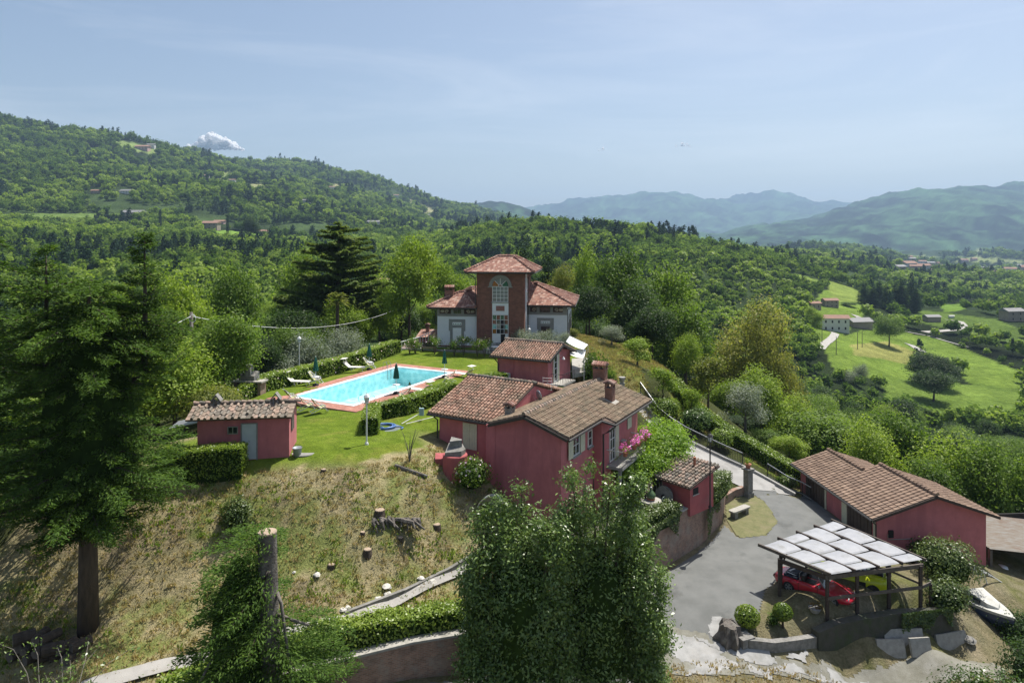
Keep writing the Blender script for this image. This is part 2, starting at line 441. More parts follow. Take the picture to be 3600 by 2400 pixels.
# upper ground: (photo column, photo row, height)
_A = [(1394, 1270, 0), (1605, 1308, 0), (1243, 1435, 0), (1015, 1396, 0), (1200, 1340, 0), (900, 1400, 0), (1400, 1230, 0), (1320, 1370, 0),
      (1560, 1240, 0), (1750, 1240, 0), (1900, 1240, 0), (1016, 1606, 0), (1289, 1562, 0), (1180, 1500, 0), (1400, 1560, -.1), (1200, 1620, -.15),
      (1480, 1530, -.2), (1545, 1553, -.5), (1450, 1470, 0), (720, 1610, -.1), (860, 1640, -.25), (860, 1520, 0), (1500, 1400, 0), (1700, 1330, 0), (1962, 1357, 0),
      (1300, 1670, -.75), (1300, 1760, -1.6), (1300, 1900, -3.0), (1300, 2030, -4.25), (1300, 2130, -4.85), (1420, 1640, -.6),
      (900, 1700, -.75), (900, 1900, -2.8), (900, 2100, -4.6), (900, 2260, -5.3),
      (500, 1720, -.9), (500, 1900, -2.7), (450, 2100, -4.5), (430, 2380, -5.7), (150, 1800, -2.2), (100, 2100, -4.6), (100, 2390, -6.2), (700, 2330, -5.55),
      (1600, 1640, -1.1), (1774, 1719, -2.5), (1660, 1660, -1.65), (1715, 1800, -3.0), (1600, 1900, -3.75), (1640, 2020, -4.85), (1500, 1800, -2.3),
      (1180, 2190, -4.95), (1180, 2330, -4.95), (1446, 2265, -4.95), (1640, 2241, -4.95), (1400, 2110, -4.9),
      (1900, 1900, -4.5), (2100, 1850, -4.6), (2289, 1789, -4.6), (2180, 1720, -4.6), (2400, 1800, -4.6), (2470, 1760, -4.6), (2200, 1900, -4.6), (2000, 2000, -4.7), (2330, 1700, -4.6)]
_Axy = [P(*a) for a in _A] + [
    (-6, 92, 0), (5, 92, 0), (12, 84, -.6), (-12, 82, -.4), (7, 73, 0), (-22, 74, -1.8), (-26, 60, -2.6), (-20, 50, -.8), (-30, 46, -3.4), (-42, 36, -6.5),
    (-36, 80, -8), (-46, 60, -8.5), (-60, 80, -14), (-60, 45, -11), (-20, 95, -4), (0, 105, -2.5), (-40, 110, -13), (0, 125, -8), (-75, 110, -20), (-30, 20, -7), (-60, 15, -11),
    (8.5, 52.5, -.3), (6.8, 55, 0), (10.6, 50.5, -2.4), (9.2, 46.5, -3.6), (9.6, 56.5, -2.2),
    # the driveway coming down behind the red house
    (10.6, 63.2, -2.9), (11.6, 60.3, -3.9), (13.4, 57.4, -4.85), (16.1, 54.8, -5.75), (18.6, 52.8, -6.5), (21, 51, -7.15), (17.7, 51.0, -6.9), (14.2, 52, -5.5),
    # garden on the right
    (12.0, 66, -.9), (15.5, 72, -2.2), (14.8, 76, -1.2), (18, 78, -3), (15.2, 62, -4.1), (17.6, 60.5, -5.0), (20.2, 57.5, -6.1), (22.6, 54.5, -7.2), (19.5, 65, -5.2), (22.5, 60, -6.9),
    (26, 56, -8.2), (32, 58, -11), (38, 62, -16), (36, 76, -15), (26, 72, -9), (25, 90, -10.5), (45, 90, -23), (16, 104, -6), (60, 52, -22), (60, 80, -28), (45, 44, -15), (80, 70, -36), (80, 110, -40), (35, 115, -22), (60, 120, -34), (20, 125, -15), (36, 52, -11)]
_B = [(1500, 2330, -6.3), (1300, 2420, -6.2), (1750, 2330, -6.6), (2000, 2200, -6.95), (2250, 2250, -7.6), (2313, 2012, -7.25), (2462, 1917, -7.25), (2533, 1839, -7.15), (2600, 2000, -7.35),
      (2833, 1753, -7.35), (3090, 1950, -7.5), (2740, 2095, -7.5), (2906, 2158, -7.5), (3015, 2145, -7.5), (3126, 2122, -7.5), (3234, 2117, -7.5), (3290, 2105, -7.6), (3150, 2030, -7.5), (2850, 2000, -7.45),
      (2700, 2190, -7.65), (2600, 2240, -7.95), (2400, 2300, -8.05), (2760, 2265, -8.2), (2900, 2330, -9.0), (3300, 2305, -9.0), (3420, 2340, -9.2), (3500, 2190, -9.6), (2950, 2296, -9.05), (3150, 2275, -9.2), (3300, 2255, -9.35),
      (2300, 2395, -8.1), (2610, 1800, -7.05), (2629, 1744, -6.9), (2700, 1760, -7.0), (2450, 2060, -7.35)]
_Bxy = [P(*b) for b in _B] + [(21, 51, -7.15), (22, 55.5, -7.4), (30, 55, -8.6), (33, 47, -9.4), (31.5, 43, -9.2), (29, 41.5, -8.7), (40, 42, -11.5), (40, 30, -10.5), (30, 26, -9.8), (10, 24, -7.6), (-10, 20, -6.4), (-30, 15, -7), (40, 15, -10)]
TA, TB = TPS(_Axy), TPS(_Bxy)
WALL = [(-14.0, 25.0), (-7.25, 27.85), (-4.3, 29.1), (-1.9, 29.75), (1.8, 32.0), (5.0, 36.0), (8.5, 40.25), (12.0, 43.75), (14.3, 46.9), (15.3, 49.4)]
def off_line(line, s):
    out = []
    for i, p in enumerate(line):
        a, c = line[max(i - 1, 0)], line[min(i + 1, len(line) - 1)]; dx, dy = c[0] - a[0], c[1] - a[1]; l_ = math.hypot(dx, dy); out.append((p[0] - dy / l_ * s, p[1] + dx / l_ * s))
    return out
B_POLY = off_line(WALL, .34) + [(17.6, 51.0), (20.0, 51.6), (22.2, 56.0), (33.5, 56.0), (41.0, 47.0), (48, 10), (-40, 5), (-30, 19)]

def in_poly(x, y, poly):
    x = np.asarray(x, float); y = np.asarray(y, float)
    r = np.zeros(x.shape, bool); n = len(poly)
    for i in range(n):
        x0, y0 = poly[i]; x1, y1 = poly[(i + 1) % n]
        if y0 == y1: continue
        c = ((y0 > y) != (y1 > y)) & (x < (x1 - x0) * (y - y0) / (y1 - y0) + x0)
        r ^= c
    return r

# far country: rows of (distance: photo row of the ground under each photo column), h = heights instead of rows
UC = np.array([-900, -300, 0, 300, 600, 900, 1200, 1500, 1650, 1800, 2000, 2200, 2400, 2600, 2800, 3000, 3200, 3400, 3600, 3900, 4500], float)
FAR = [
    (105, 'h', [-22, -17, -14, -11, -7, -4, -3, -3, -3, -3, -4, -6, -10, -15, -20, -25, -29, -31, -33, -36, -38]),
    (130, 'h', [-26, -20, -18, -16, -14, -12, -11, -10, -9.5, -9, -10, -13, -18, -23, -27, -30, -33, -35, -36, -38, -41]),
    (200, 'h', [-30, -22, -20, -17, -15, -14, -14, -15, -15, -15, -16, -19, -24, -31, -37, -41, -44, -45, -46, -47, -49]),
    (300, 'h', [-25, -12, -8, -6, -7, -9, -12, -16, -16, -16, -13, -16, -22, -30, -33, -37, -43, -45, -46, -48, -50]),
    (450, 'v', [850, 850, 870, 885, 890, 895, 900, 905, 900, 893, 885, 905, 935, 970, 1025, 1060, 1085, 1092, 1095, 1095, 1095]),
    (600, 'v', [780, 790, 822, 838, 842, 850, 865, 860, 822, 788, 785, 808, 855, 905, 955, 1000, 1040, 1052, 1055, 1055, 1055]),
    (800, 'v', [700, 710, 737, 762, 778, 800, 825, 850, 850, 850, 860, 880, 900, 912, 930, 952, 985, 1005, 1010, 1010, 1010]),
    (1100, 'v', [560, 560, 570, 602, 645, 692, 740, 800, 830, 855, 890, 905, 902, 897, 905, 930, 962, 978, 982, 985, 985]),
    (1500, 'v', [424, 424, 424, 484, 552, 615, 675, 762, 800, 850, 880, 900, 905, 905, 910, 922, 942, 954, 958, 960, 960]),
    (2200, 'v', [600, 600, 600, 600, 560, 570, 616, 705, 745, 795, 850, 885, 895, 895, 898, 904, 917, 924, 928, 930, 930]),
    (3200, 'v', [760, 760, 760, 760, 760, 760, 760, 780, 765, 800, 850, 870, 880, 882, 884, 886, 892, 896, 897, 897, 897]),
    (4500, 'v', [760, 760, 760, 760, 760, 760, 760, 706, 708, 722, 800, 840, 850, 838, 815, 785, 745, 730, 732, 740, 750]),
    (5500, 'v', [760, 760, 760, 760, 760, 760, 780, 830, 840, 840, 840, 840, 846, 806, 766, 716, 667, 643, 648, 672, 700]),
    (7500, 'v', [790, 790, 790, 790, 790, 790, 790, 800, 800, 800, 795, 790, 795, 800, 800, 800, 800, 800, 800, 800, 800]),
    (10000, 'v', [780, 780, 780, 780, 780, 780, 760, 745, 738, 712, 696, 681, 680, 696, 686, 706, 720, 735, 750, 770, 780]),
    (12300, 'v', [840] * 21)]
LY = np.log(np.array([r[0] for r in FAR], float))
EL = np.array([[(q - CAMZ) / r[0] if r[1] == 'h' else -(q - 829.0) / FPX for q in r[2]] for r in FAR])   # slope of the sight line

def _cr(p0, p1, p2, p3, t):
    return 0.5 * (2 * p1 + (p2 - p0) * t + (2 * p0 - 5 * p1 + 4 * p2 - p3) * t * t + (3 * p1 - p0 - 3 * p2 + p3) * t ** 3)

def _fbm(x, y, seed=0, oct=5):
    """cheap value noise"""
    out = np.zeros(np.shape(x)); a = 1.0
    for o in range(oct):
        xi = np.floor(x).astype(np.int64); yi = np.floor(y).astype(np.int64)
        fx = x - xi; fy = y - yi
        fx = fx * fx * (3 - 2 * fx); fy = fy * fy * (3 - 2 * fy)
        def h(i, j):
            n = (i * 374761393 + j * 668265263 + (seed + o) * 974634777) & 0x7fffffff
            n = ((n ^ (n >> 13)) * 1274126177) & 0x7fffffff
            return ((n ^ (n >> 16)) & 0xffff) / 65535.0 - 0.5
        out = out + a * ((h(xi, yi) * (1 - fx) + h(xi + 1, yi) * fx) * (1 - fy) + (h(xi, yi + 1) * (1 - fx) + h(xi + 1, yi + 1) * fx) * fy)
        x = x * 2.03 + 11.3; y = y * 2.03 + 5.7; a *= 0.5
    return out

def HF(x, y):
    x = np.asarray(x, float); y = np.maximum(np.asarray(y, float), 60.0)
    u = np.clip(x / y * FPX + 1800.0, UC[0], UC[-1]); ly = np.clip(np.log(y), LY[0], LY[-1])
    j = np.clip(np.searchsorted(LY, ly, 'right') - 1, 0, len(LY) - 2); i = np.clip(np.searchsorted(UC, u, 'right') - 1, 0, len(UC) - 2)
    t = (ly - LY[j]) / (LY[j + 1] - LY[j]); s = (u - UC[i]) / (UC[i + 1] - UC[i])
    def col(jj):
        jj = np.clip(jj, 0, len(LY) - 1); n = len(UC) - 1
        g = lambda k: EL[jj, np.clip(k, 0, n)]
        return _cr(g(i - 1), g(i), g(i + 1), g(i + 2), s)
    a, b = col(j), col(j + 1)
    tt = t * t * (3 - 2 * t) * 0.35 + t * 0.65
    e = a * (1 - tt) + b * tt
    z = CAMZ + e * y
    k = np.clip((y - 200) / 500, 0, 1) * np.clip((60000 - y) / 20000, 0, 1)
    z = z + k * _fbm(x / 210.0, y / 260.0, 3) * np.minimum(0.022 * y, 60) + np.clip((y - 3000) / 1500, 0, 1) * (_fbm(x / 900.0 + 7, y / 1500.0, 9, 6) * 0.022 + np.abs(_fbm(x / 420.0, y / 700.0, 12, 4)) * 0.006 - .0015) * y
    return z

def H(x, y):
    x = np.asarray(x, float); y = np.asarray(y, float)
    xc = np.clip(x, -85, 85)
    near = np.where(in_poly(x, y, B_POLY), TB(xc, y), TA(xc, np.minimum(y, 130)))
    rough = _fbm(x / 2.6, y / 2.6, 21, 4) * 0.22 * np.clip((40.5 - y) / 4, 0, 1) * np.clip((-1.0 - near) / 0.6, 0, 1) * np.where(in_poly(x, y, B_POLY), 0, 1)
    near = near + rough
    d = np.maximum(y, np.abs(x) * 1.25)
    k = np.clip((d - 92) / 40, 0, 1); k = k * k * (3 - 2 * k)
    return near * (1 - k) + HF(x, y) * k if np.ndim(x) else float(near * (1 - k) + HF(x, y) * k)

def Hs(x, y): return float(H(np.array([x]), np.array([y]))[0])

_YS = np.geomspace(14, 12000, 2600)
def G(u, v):
    """first ground point on the photo's sight line (u, v)"""
    z = CAMZ - (v - 829.0) * _YS / FPX
    x = (u - 1800.0) * _YS / FPX
    h = np.where(_YS < 160, H(x, _YS), HF(x, _YS)) if False else H(x, _YS)
    below = np.nonzero(z <= h)[0]
    i = below[0] if len(below) else len(_YS) - 1
    if i == 0: y = _YS[0]
    else:
        a, b = _YS[i - 1], _YS[i]
        for _ in range(18):
            m = (a + b) / 2
            if CAMZ - (v - 829.0) * m / FPX <= Hs((u - 1800.0) * m / FPX, m): b = m
            else: a = m
        y = b
    xx = (u - 1800.0) * y / FPX
    return (xx, y, Hs(xx, y))

# ---------------------------------------------------------------- ground near the villa: one fine sheet
def smooth01(t): t = np.clip(t, 0, 1); return t * t * (3 - 2 * t)

def dist_line(x, y, line):
    d = np.full(np.shape(x), 1e9)
    for (x0, y0), (x1, y1) in zip(line[:-1], line[1:]):
        l2 = (x1 - x0) ** 2 + (y1 - y0) ** 2
        t = np.clip(((x - x0) * (x1 - x0) + (y - y0) * (y1 - y0)) / l2, 0, 1)
        d = np.minimum(d, np.hypot(x - x0 - t * (x1 - x0), y - y0 - t * (y1 - y0)))
    return d

E1 = np.array([math.cos(math.radians(27)), -math.sin(math.radians(27))])     # along the pool's short side, and the red house
E2 = np.array([math.sin(math.radians(27)), math.cos(math.radians(27))])      # along the pool's long side
POOL_C = (-11.25, 57.55); POOL_L, POOL_W = 13.3, 5.75                          # water: long along E2
def pool_local(x, y):
    dx, dy = x - POOL_C[0], y - POOL_C[1]
    return dx * E1[0] + dy * E1[1], dx * E2[0] + dy * E2[1]

LAWN_POLY = [P(*q)[:2] for q in [(560, 1540, 0), (760, 1650, -.1), (900, 1665, -.3), (1080, 1640, -.2), (1200, 1640, -.3), (1330, 1620, -.4), (1480, 1590, -.5), (1540, 1560, -.5)]] + [(-2, 46), (1.5, 52), (3, 57), (4, 62), (8, 66), (7, 74), (-14, 77), (-24, 60), (-22, 48)]
GARDEN_POLY = [(6, 60), (10, 53), (12.4, 60), (13, 66), (12.5, 70), (14.5, 72), (15.8, 62), (18.2, 59), (21.5, 54.5), (23.5, 55), (22.5, 60), (21, 66), (19, 74), (18, 84), (8, 84), (7, 74)]

def near_colors(x, y, z):
    n = len(x)
    nz = _fbm(x / 3.1, y / 3.1, 5); nz2 = _fbm(x / 0.9, y / 0.9, 8); nz3 = _fbm(x / 9.0, y / 9.0, 15)
    C = np.empty((n, 4)); C[:, 3] = 1
    wood = np.array([0.055, 0.065, 0.025]); lawn = np.array([0.125, 0.185, 0.022]); dry = np.array([0.32, 0.28, 0.165]); weed = np.array([0.19, 0.215, 0.075]); soil = np.array([0.22, 0.18, 0.12]); meadow = np.array([0.17, 0.185, 0.05])
    C[:, :3] = wood
    def put(w, c):
        w = np.clip(w, 0, 1)[:, None]; C[:, :3] = C[:, :3] * (1 - w) + np.asarray(c) * w
    # mown slope below the lawn
    sl = (~in_poly(x, y, B_POLY)) & (y < 45) & (x < 1.5) & (x > -26)
    put(sl * 1.0, dry)
    put(sl * smooth01((nz + nz2 * 0.9 - 0.16) * 5), weed * 1.1)
    put(sl * smooth01((-nz * 0.8 + nz2 - 0.12) * 5) * 0.75, soil)
    put(sl * smooth01((nz3 - 0.3) * 4) * 0.4, weed * 1.25)
    L0 = in_poly(x + nz * 0.9, y + nz2 * 0.9, LAWN_POLY)
    fade = smooth01((z + 0.75 + nz * 0.5) / 0.7)
    put(L0 * fade, lawn)
    put(L0 * fade * smooth01((nz + 0.4 * nz3 - 0.12) * 4) * 0.5, (0.18, 0.205, 0.035))
    put(L0 * fade * smooth01((nz2 - 0.25) * 4) * 0.4, (0.22, 0.21, 0.06))
    Gd = in_poly(x + nz, y + nz2, GARDEN_POLY)
    put(Gd * 1.0, meadow)
    put(Gd * smooth01((nz + nz3 - 0.1) * 3) * 0.7, (0.26, 0.23, 0.11))
    put(Gd * smooth01((nz2 - nz3 - 0.05) * 3) * 0.6, lawn)
    # terrace gravel, court verge
    T = in_poly(x, y, [(3, 38.5), (8.4, 40.6), (12, 44), (14.2, 47), (14.5, 50), (9, 50), (4.5, 44)])
    put(T * 1.0, (0.27, 0.25, 0.22))
    B0 = in_poly(x, y, B_POLY)
    put(B0 * 1.0, (0.19, 0.17, 0.105))
    put(B0 * smooth01((nz + nz2 * 0.5) * 4) * 0.7, (0.115, 0.13, 0.04))
    put(B0 * smooth01((nz2 - 0.05) * 4) * 0.6, (0.25, 0.22, 0.16))
    return C

def ground_mat(name, fine=1.0):
    m, t, b = _mat(name)
    a = t.nodes.new('ShaderNodeVertexColor'); a.layer_name = 'tint'
    g = t.nodes.new('ShaderNodeNewGeometry')
    def nz(scale, det):
        n = t.nodes.new('ShaderNodeTexNoise'); n.inputs['Scale'].default_value = scale; n.inputs['Detail'].default_value = det; n.inputs['Roughness'].default_value = 0.7
        t.links.new(g.outputs['Position'], n.inputs['Vector']); return n
    n1, n2 = nz(1.3 * fine, 8), nz(9.0 * fine, 5)
    r1 = _ramp(t, n1.outputs['Fac'], [(0.3, (0.62, 0.66, 0.58)), (0.7, (1.32, 1.26, 1.25))])
    r2 = _ramp(t, n2.outputs['Fac'], [(0.3, (0.66, 0.68, 0.64)), (0.7, (1.3, 1.28, 1.3))])
    k = t.nodes.new('ShaderNodeMixRGB'); k.blend_type = 'MULTIPLY'; k.inputs['Fac'].default_value = 1
    k2 = t.nodes.new('ShaderNodeMixRGB'); k2.blend_type = 'MULTIPLY'; k2.inputs['Fac'].default_value = 1
    t.links.new(a.outputs['Color'], k.inputs['Color1']); t.links.new(r1.outputs['Color'], k.inputs['Color2'])
    t.links.new(k.outputs['Color'], k2.inputs['Color1']); t.links.new(r2.outputs['Color'], k2.inputs['Color2'])
    t.links.new(k2.outputs['Color'], b.inputs['Base Color'])
    b.inputs['Roughness'].default_value = 1; b.inputs['Specular IOR Level'].default_value = 0.05
    u = t.nodes.new('ShaderNodeBump'); u.inputs['Strength'].default_value = 0.9; u.inputs['Distance'].default_value = 0.12 / fine
    t.links.new(n2.outputs['Fac'], u.inputs['Height']); t.links.new(u.outputs['Normal'], b.inputs['Normal'])
    return m

def grid_faces(nx, ny):
    i = np.arange(nx - 1)[None, :]; j = np.arange(ny - 1)[:, None]
    a = (j * nx + i).ravel()
    return np.c_[a, a + 1, a + 1 + nx, a + nx]

def make_near():
    xs = np.concatenate([np.arange(-100, -30, 1.2), np.arange(-30, 36, 0.36), np.arange(36, 112, 1.2)])
    ys = np.concatenate([np.arange(8, 22, 1.0), np.arange(22, 62, 0.36), np.arange(62, 122, 0.9)])
    gx, gy = np.meshgrid(xs, ys); x, y = gx.ravel(), gy.ravel()
    z = H(x, y)
    # sink the sheet under the pool basin, the buildings' cellars stand in it
    px, py = pool_local(x, y)
    z = np.where((np.abs(px) < POOL_W / 2 + 0.5) & (np.abs(py) < POOL_L / 2 + 0.5), -2.2, z)
    me = np_mesh('ground', np.c_[x, y, z], grid_faces(len(xs), len(ys)), ground_mat('ground_cover'), True, near_colors(x, y, z))
    return tag(link('ground', me), kind='structure')
make_near()

# open fields of the far country, as outlines on the photo
FIELDS = [([(2850, 1110), (2890, 1020), (3030, 1030), (3060, 1080), (3020, 1130), (2960, 1180), (3080, 1150), (3160, 1165), (3300, 1190), (3400, 1230), (3600, 1310), (3600, 1375), (3440, 1370), (3390, 1330), (3330, 1260), (3240, 1270), (3210, 1330), (3300, 1370), (3440, 1410), (3430, 1450), (3280, 1440), (3150, 1400), (3100, 1330), (2945, 1320), (2900, 1230), (2840, 1180)], 205, 520, (0.155, 0.235, 0.040)),
          ([(2990, 1210), (3120, 1200), (3230, 1240), (3220, 1290), (3100, 1260), (3000, 1250)], 205, 520, (0.26, 0.27, 0.085)),
          ([(3100, 1330), (3300, 1340), (3600, 1370), (3600, 1470), (3300, 1475), (3120, 1420)], 190, 300, (0.14, 0.215, 0.040)),
          ([(2900, 980), (2960, 1000), (3020, 1020), (3020, 1060), (2930, 1060)], 400, 1000, (0.20, 0.27, 0.06)),
          ([(2720, 960), (2820, 965), (2880, 985), (2890, 1005), (2790, 990)], 400, 1200, (0.17, 0.25, 0.05)),
          ([(3300, 1075), (3380, 1065), (3400, 1085), (3330, 1100)], 350, 900, (0.15, 0.25, 0.04)),
          ([(3240, 1090), (3500, 1120), (3600, 1160), (3600, 1230), (3480, 1180), (3300, 1150), (3180, 1120)], 250, 700, (0.105, 0.165, 0.035)),
          ([(690, 815), (800, 810), (880, 815), (1010, 838), (1000, 850), (880, 850), (800, 845), (740, 830)], 350, 1000, (0.18, 0.30, 0.05)),
          ([(920, 838), (1020, 842), (1000, 852), (900, 850)], 350, 1000, (0.32, 0.30, 0.13)),
          ([(0, 752), (150, 752), (420, 748), (430, 762), (160, 790), (0, 780)], 500, 1100, (0.13, 0.20, 0.05)),
          ([(400, 495), (450, 498), (560, 525), (545, 545), (470, 530), (430, 525)], 800, 1800, (0.20, 0.27, 0.09)),
          ([(765, 605), (825, 605), (800, 640), (760, 630)], 700, 2000, (0.22, 0.27, 0.11)),
          ([(1150, 655), (1200, 645), (1250, 665), (1180, 675)], 900, 2600, (0.30, 0.30, 0.16)),
          ([(870, 650), (930, 645), (935, 670), (880, 675)], 700, 2000, (0.26, 0.28, 0.14)),
          ([(1400, 690), (1440, 700), (1550, 750), (1540, 765), (1470, 765), (1500, 745)], 900, 2600, (0.30, 0.30, 0.17)),
          ([(3180, 900), (3500, 905), (3600, 915), (3600, 925), (3200, 915)], 1800, 4000, (0.20, 0.24, 0.10)),
          ([(3420, 890), (3450, 870), (3460, 885), (3440, 910)], 1800, 4800, (0.22, 0.26, 0.12))]
FIELD_XY = []

def field_mask(x, y, z, col=None):
    u = x / y * FPX + 1800; v = 829 + FPX * (CAMZ - z) / y
    nn = _fbm(x / 14.0, y / 14.0, 31) * 10
    m = np.zeros(len(x), bool)
    for poly, y0, y1, c in FIELDS:
        k = (y > y0) & (y < y1)
        if not k.any(): continue
        q = np.zeros(len(x), bool); q[k] = in_poly(u[k] + nn[k], v[k] + nn[k] * 0.4, poly)
        if col is not None: col[q, :3] = c
        m |= q
    return m

def make_far():
    us = np.arange(-900, 4501, 11.0); n = 560
    ys = np.concatenate([[117.0, 121.0], np.geomspace(124, 12200, n)])
    U, Y = np.meshgrid(us, ys); x = ((U - 1800) / FPX * Y).ravel(); y = Y.ravel()
    z = H(x, y) - np.where(y < 122, 0.25, 0.0)
    C = np.empty((len(x), 4)); C[:, 3] = 1
    nz = _fbm(x / 45.0, y / 60.0, 41); nzb = _fbm(x / 220.0, y / 300.0, 43)
    C[:, :3] = (0.032, 0.052, 0.018)
    C[:, :3] *= np.clip(1 + nz * 1.3 + nzb * 1.0, .2, 3)[:, None]
    far = smooth01((y - 2300) / 1500)
    C[:, :3] = C[:, :3] * (1 - far[:, None]) + np.array([0.028, 0.058, 0.026]) * np.clip(1 + nz * 2.0 + nzb * 1.6 + 1.6 * _fbm(x / 130.0, y / 200.0, 47), .15, 3)[:, None] * far[:, None]
    field_mask(x, y, z, C)
    C[:, :3] *= (1 + 0.25 * _fbm(x / 9.0, y / 9.0, 44))[:, None]
    me = np_mesh('hills', np.c_[x, y, z], grid_faces(len(us), len(ys)), ground_mat('hill_cover', 0.06), True, np.clip(C, 0.004, 1))
    return tag(link('hills', me), kind='structure')
make_far()
# ---------------------------------------------------------------- roofs of single tiles
def barrel_mesh(name, r, ln, m, n=5):
    vs = []; fs = []
    for (y, rr, dz) in ((0, r, 0.035), (ln, r * 0.86, 0.0)):
        for k in range(n + 1):
            a = math.pi * k / n - math.pi / 2
            vs.append((rr * math.sin(a), y, rr * math.cos(a) * 1.25 + dz))
    for k in range(n): fs.append((k, k + 1, n + 2 + k, n + 1 + k))
    vs += [(-r * .72, 0.004, 0.02), (r * .72, 0.004, 0.02)]
    me = bpy.data.meshes.new(name); me.from_pydata(vs, [], fs + [tuple(range(n, -1, -1))]); me.materials.append(m)
    return me

def plate_mesh(name, w, ln, m, rib=0.035, th=0.022):
    xs = [(-.5, 0), (-.28, 0.004), (-.2, rib * .35), (.22, rib * .35), (.28, rib), (.44, rib), (.5, 0)]
    n = len(xs); vs = []
    for y, dz in ((0, th), (ln, 0.0)):
        for x, z in xs: vs.append((x * w, y, z + dz))
    for x, z in xs: vs.append((x * w, 0.0, -0.01))
    fs = [(k, k + 1, n + k + 1, n + k) for k in range(n - 1)] + [(2 * n + k, 2 * n + k + 1, k + 1, k) for k in range(n - 1)]
    me = bpy.data.meshes.new(name); me.from_pydata(vs, [], fs); me.materials.append(m)
    return me

class Tiles:
    """collects the tiles of one thing; the 300 nearest become objects, the rest one joined part"""
    def __init__(s, thing): s.thing = thing; s.items = []
    def slope(s, part, o, along, up, la, lu, sp, ex, me, clip=None, jit=0.012, skip=0.0, lift=0.015, half=False):
        o = Vector(o); al = Vector(along).normalized(); up = Vector(up).normalized(); nr = al.cross(up).normalized()
        na = max(1, int(round(la / sp))); nu = max(1, int(round(lu / ex))); sp = la / na; ex = lu / nu
        for j in range(nu):
            for i in range(na):
                if RD.random() < skip: continue
                da = (i + 0.5) * sp; du = j * ex - 0.03
                if clip and not clip(da, du + ex / 2): continue
                p = o + al * (da + RD.uniform(-jit, jit)) + up * (du + RD.uniform(-jit, jit)) + nr * (lift + RD.uniform(0, jit * .6))
                q = RD.uniform(-jit, jit) * 2.5
                a2 = (al + up * q).normalized(); u2 = nr.cross(a2)
                m = Matrix(((a2.x, u2.x, nr.x, p.x), (a2.y, u2.y, nr.y, p.y), (a2.z, u2.z, nr.z, p.z), (0, 0, 0, 1)))
                s.items.append((part, m, me))
    def row(s, part, p, q, sp, me):
        """ridge tiles from p to q, one after another"""
        p, q = Vector(p), Vector(q); d = (q - p); n = max(1, int(d.length / sp)); d.normalize()
        x = d.cross(Vector((0, 0, 1))).normalized(); z = x.cross(d)
        for i in range(n):
            c = p + d * ((i) * (q - p).length / n) + Vector((RD.uniform(-.01, .01), RD.uniform(-.01, .01), RD.uniform(0, .015)))
            s.items.append((part, Matrix(((x.x, d.x, z.x, c.x), (x.y, d.y, z.y, c.y), (x.z, d.z, z.z, c.z), (0, 0, 0, 1))), me))
    def finish(s, single=298, name='tile'):
        W = s.thing.matrix_basis if s.thing.type != 'EMPTY' else (Matrix.Translation(s.thing.location) @ s.thing.rotation_euler.to_matrix().to_4x4())
        cp = Vector((0, 0, CAMZ))
        s.items.sort(key=lambda it: ((W @ it[1].translation) - cp).length)
        for part, m, me in s.items[:single]: link(name, me, part, m)
        rest = {}
        for part, m, me in s.items[single:]: rest.setdefault((part.name, me.materials[0].name), []).append((part, m, me))
        for key, its in rest.items():
            vs = []; fs = []; b = 0
            for part, m, me in its:
                vs += [m @ v.co for v in me.vertices]
                fs += [tuple(b + i for i in p.vertices) for p in me.polygons]; b += len(me.vertices)
            nm = bpy.data.meshes.new('roof_tiles'); nm.from_pydata([tuple(v) for v in vs], [], fs); nm.materials.append(its[0][2].materials[0])
            tag(link('remaining_' + name + 's', nm, its[0][0]), kind='stuff')

T_PINK = barrel_mesh('tile_barrel_pink', 0.078, 0.42, X['tile_pink'])
T_OLD = barrel_mesh('tile_barrel_old', 0.074, 0.42, X['tile_old'])
T_GREY = barrel_mesh('tile_barrel_lichen', 0.09, 0.40, X['tile_grey'])
T_RIDGE = barrel_mesh('ridge_barrel', 0.135, 0.36, X['tile_grey'])
T_RIDGE_P = barrel_mesh('ridge_barrel_pink', 0.13, 0.36, X['tile_pink'])
T_RIDGE_R = barrel_mesh('ridge_barrel_red', 0.14, 0.40, X['tile_red'])
T_RIDGE_B = barrel_mesh('ridge_barrel_brown', 0.15, 0.42, X['tile_brown'])
T_RED = plate_mesh('tile_plate_red', 0.27, 0.38, X['tile_red'])
T_BROWN = plate_mesh('tile_plate_brown', 0.36, 0.44, X['tile_brown'], 0.05, 0.03)
T_FLAT = plate_mesh('tile_flat_grey', 0.33, 0.44, X['tile_grey'], 0.0, 0.03)
T_FLATBAR = barrel_mesh('tile_cap_grey', 0.085, 0.42, X['tile_grey'])

def extr(mb, poly, b0, b1):
    """polygon in (x, z) pulled along y from b0 to b1"""
    n = len(poly)
    vs = [(p[0], b0, p[1]) for p in poly] + [(p[0], b1, p[1]) for p in poly]
    fs = [tuple(range(n)), tuple(range(2 * n - 1, n - 1, -1))] + [(i, n + i, n + (i + 1) % n, (i + 1) % n) for i in range(n)]
    return mb.add(vs, fs)

def extx(mb, poly, a0, a1):
    """polygon in (y, z) pulled along x"""
    n = len(poly)
    vs = [(a0, p[0], p[1]) for p in poly] + [(a1, p[0], p[1]) for p in poly]
    fs = [tuple(range(n))[::-1], tuple(range(n, 2 * n))] + [(i, (i + 1) % n, n + (i + 1) % n, n + i) for i in range(n)]
    return mb.add(vs, fs)

def fm(loc, ang=0.0):
    """local frame: x along a wall, y into the wall, z up"""
    return Matrix.Translation(Vector(loc)) @ Matrix.Rotation(ang, 4, 'Z')

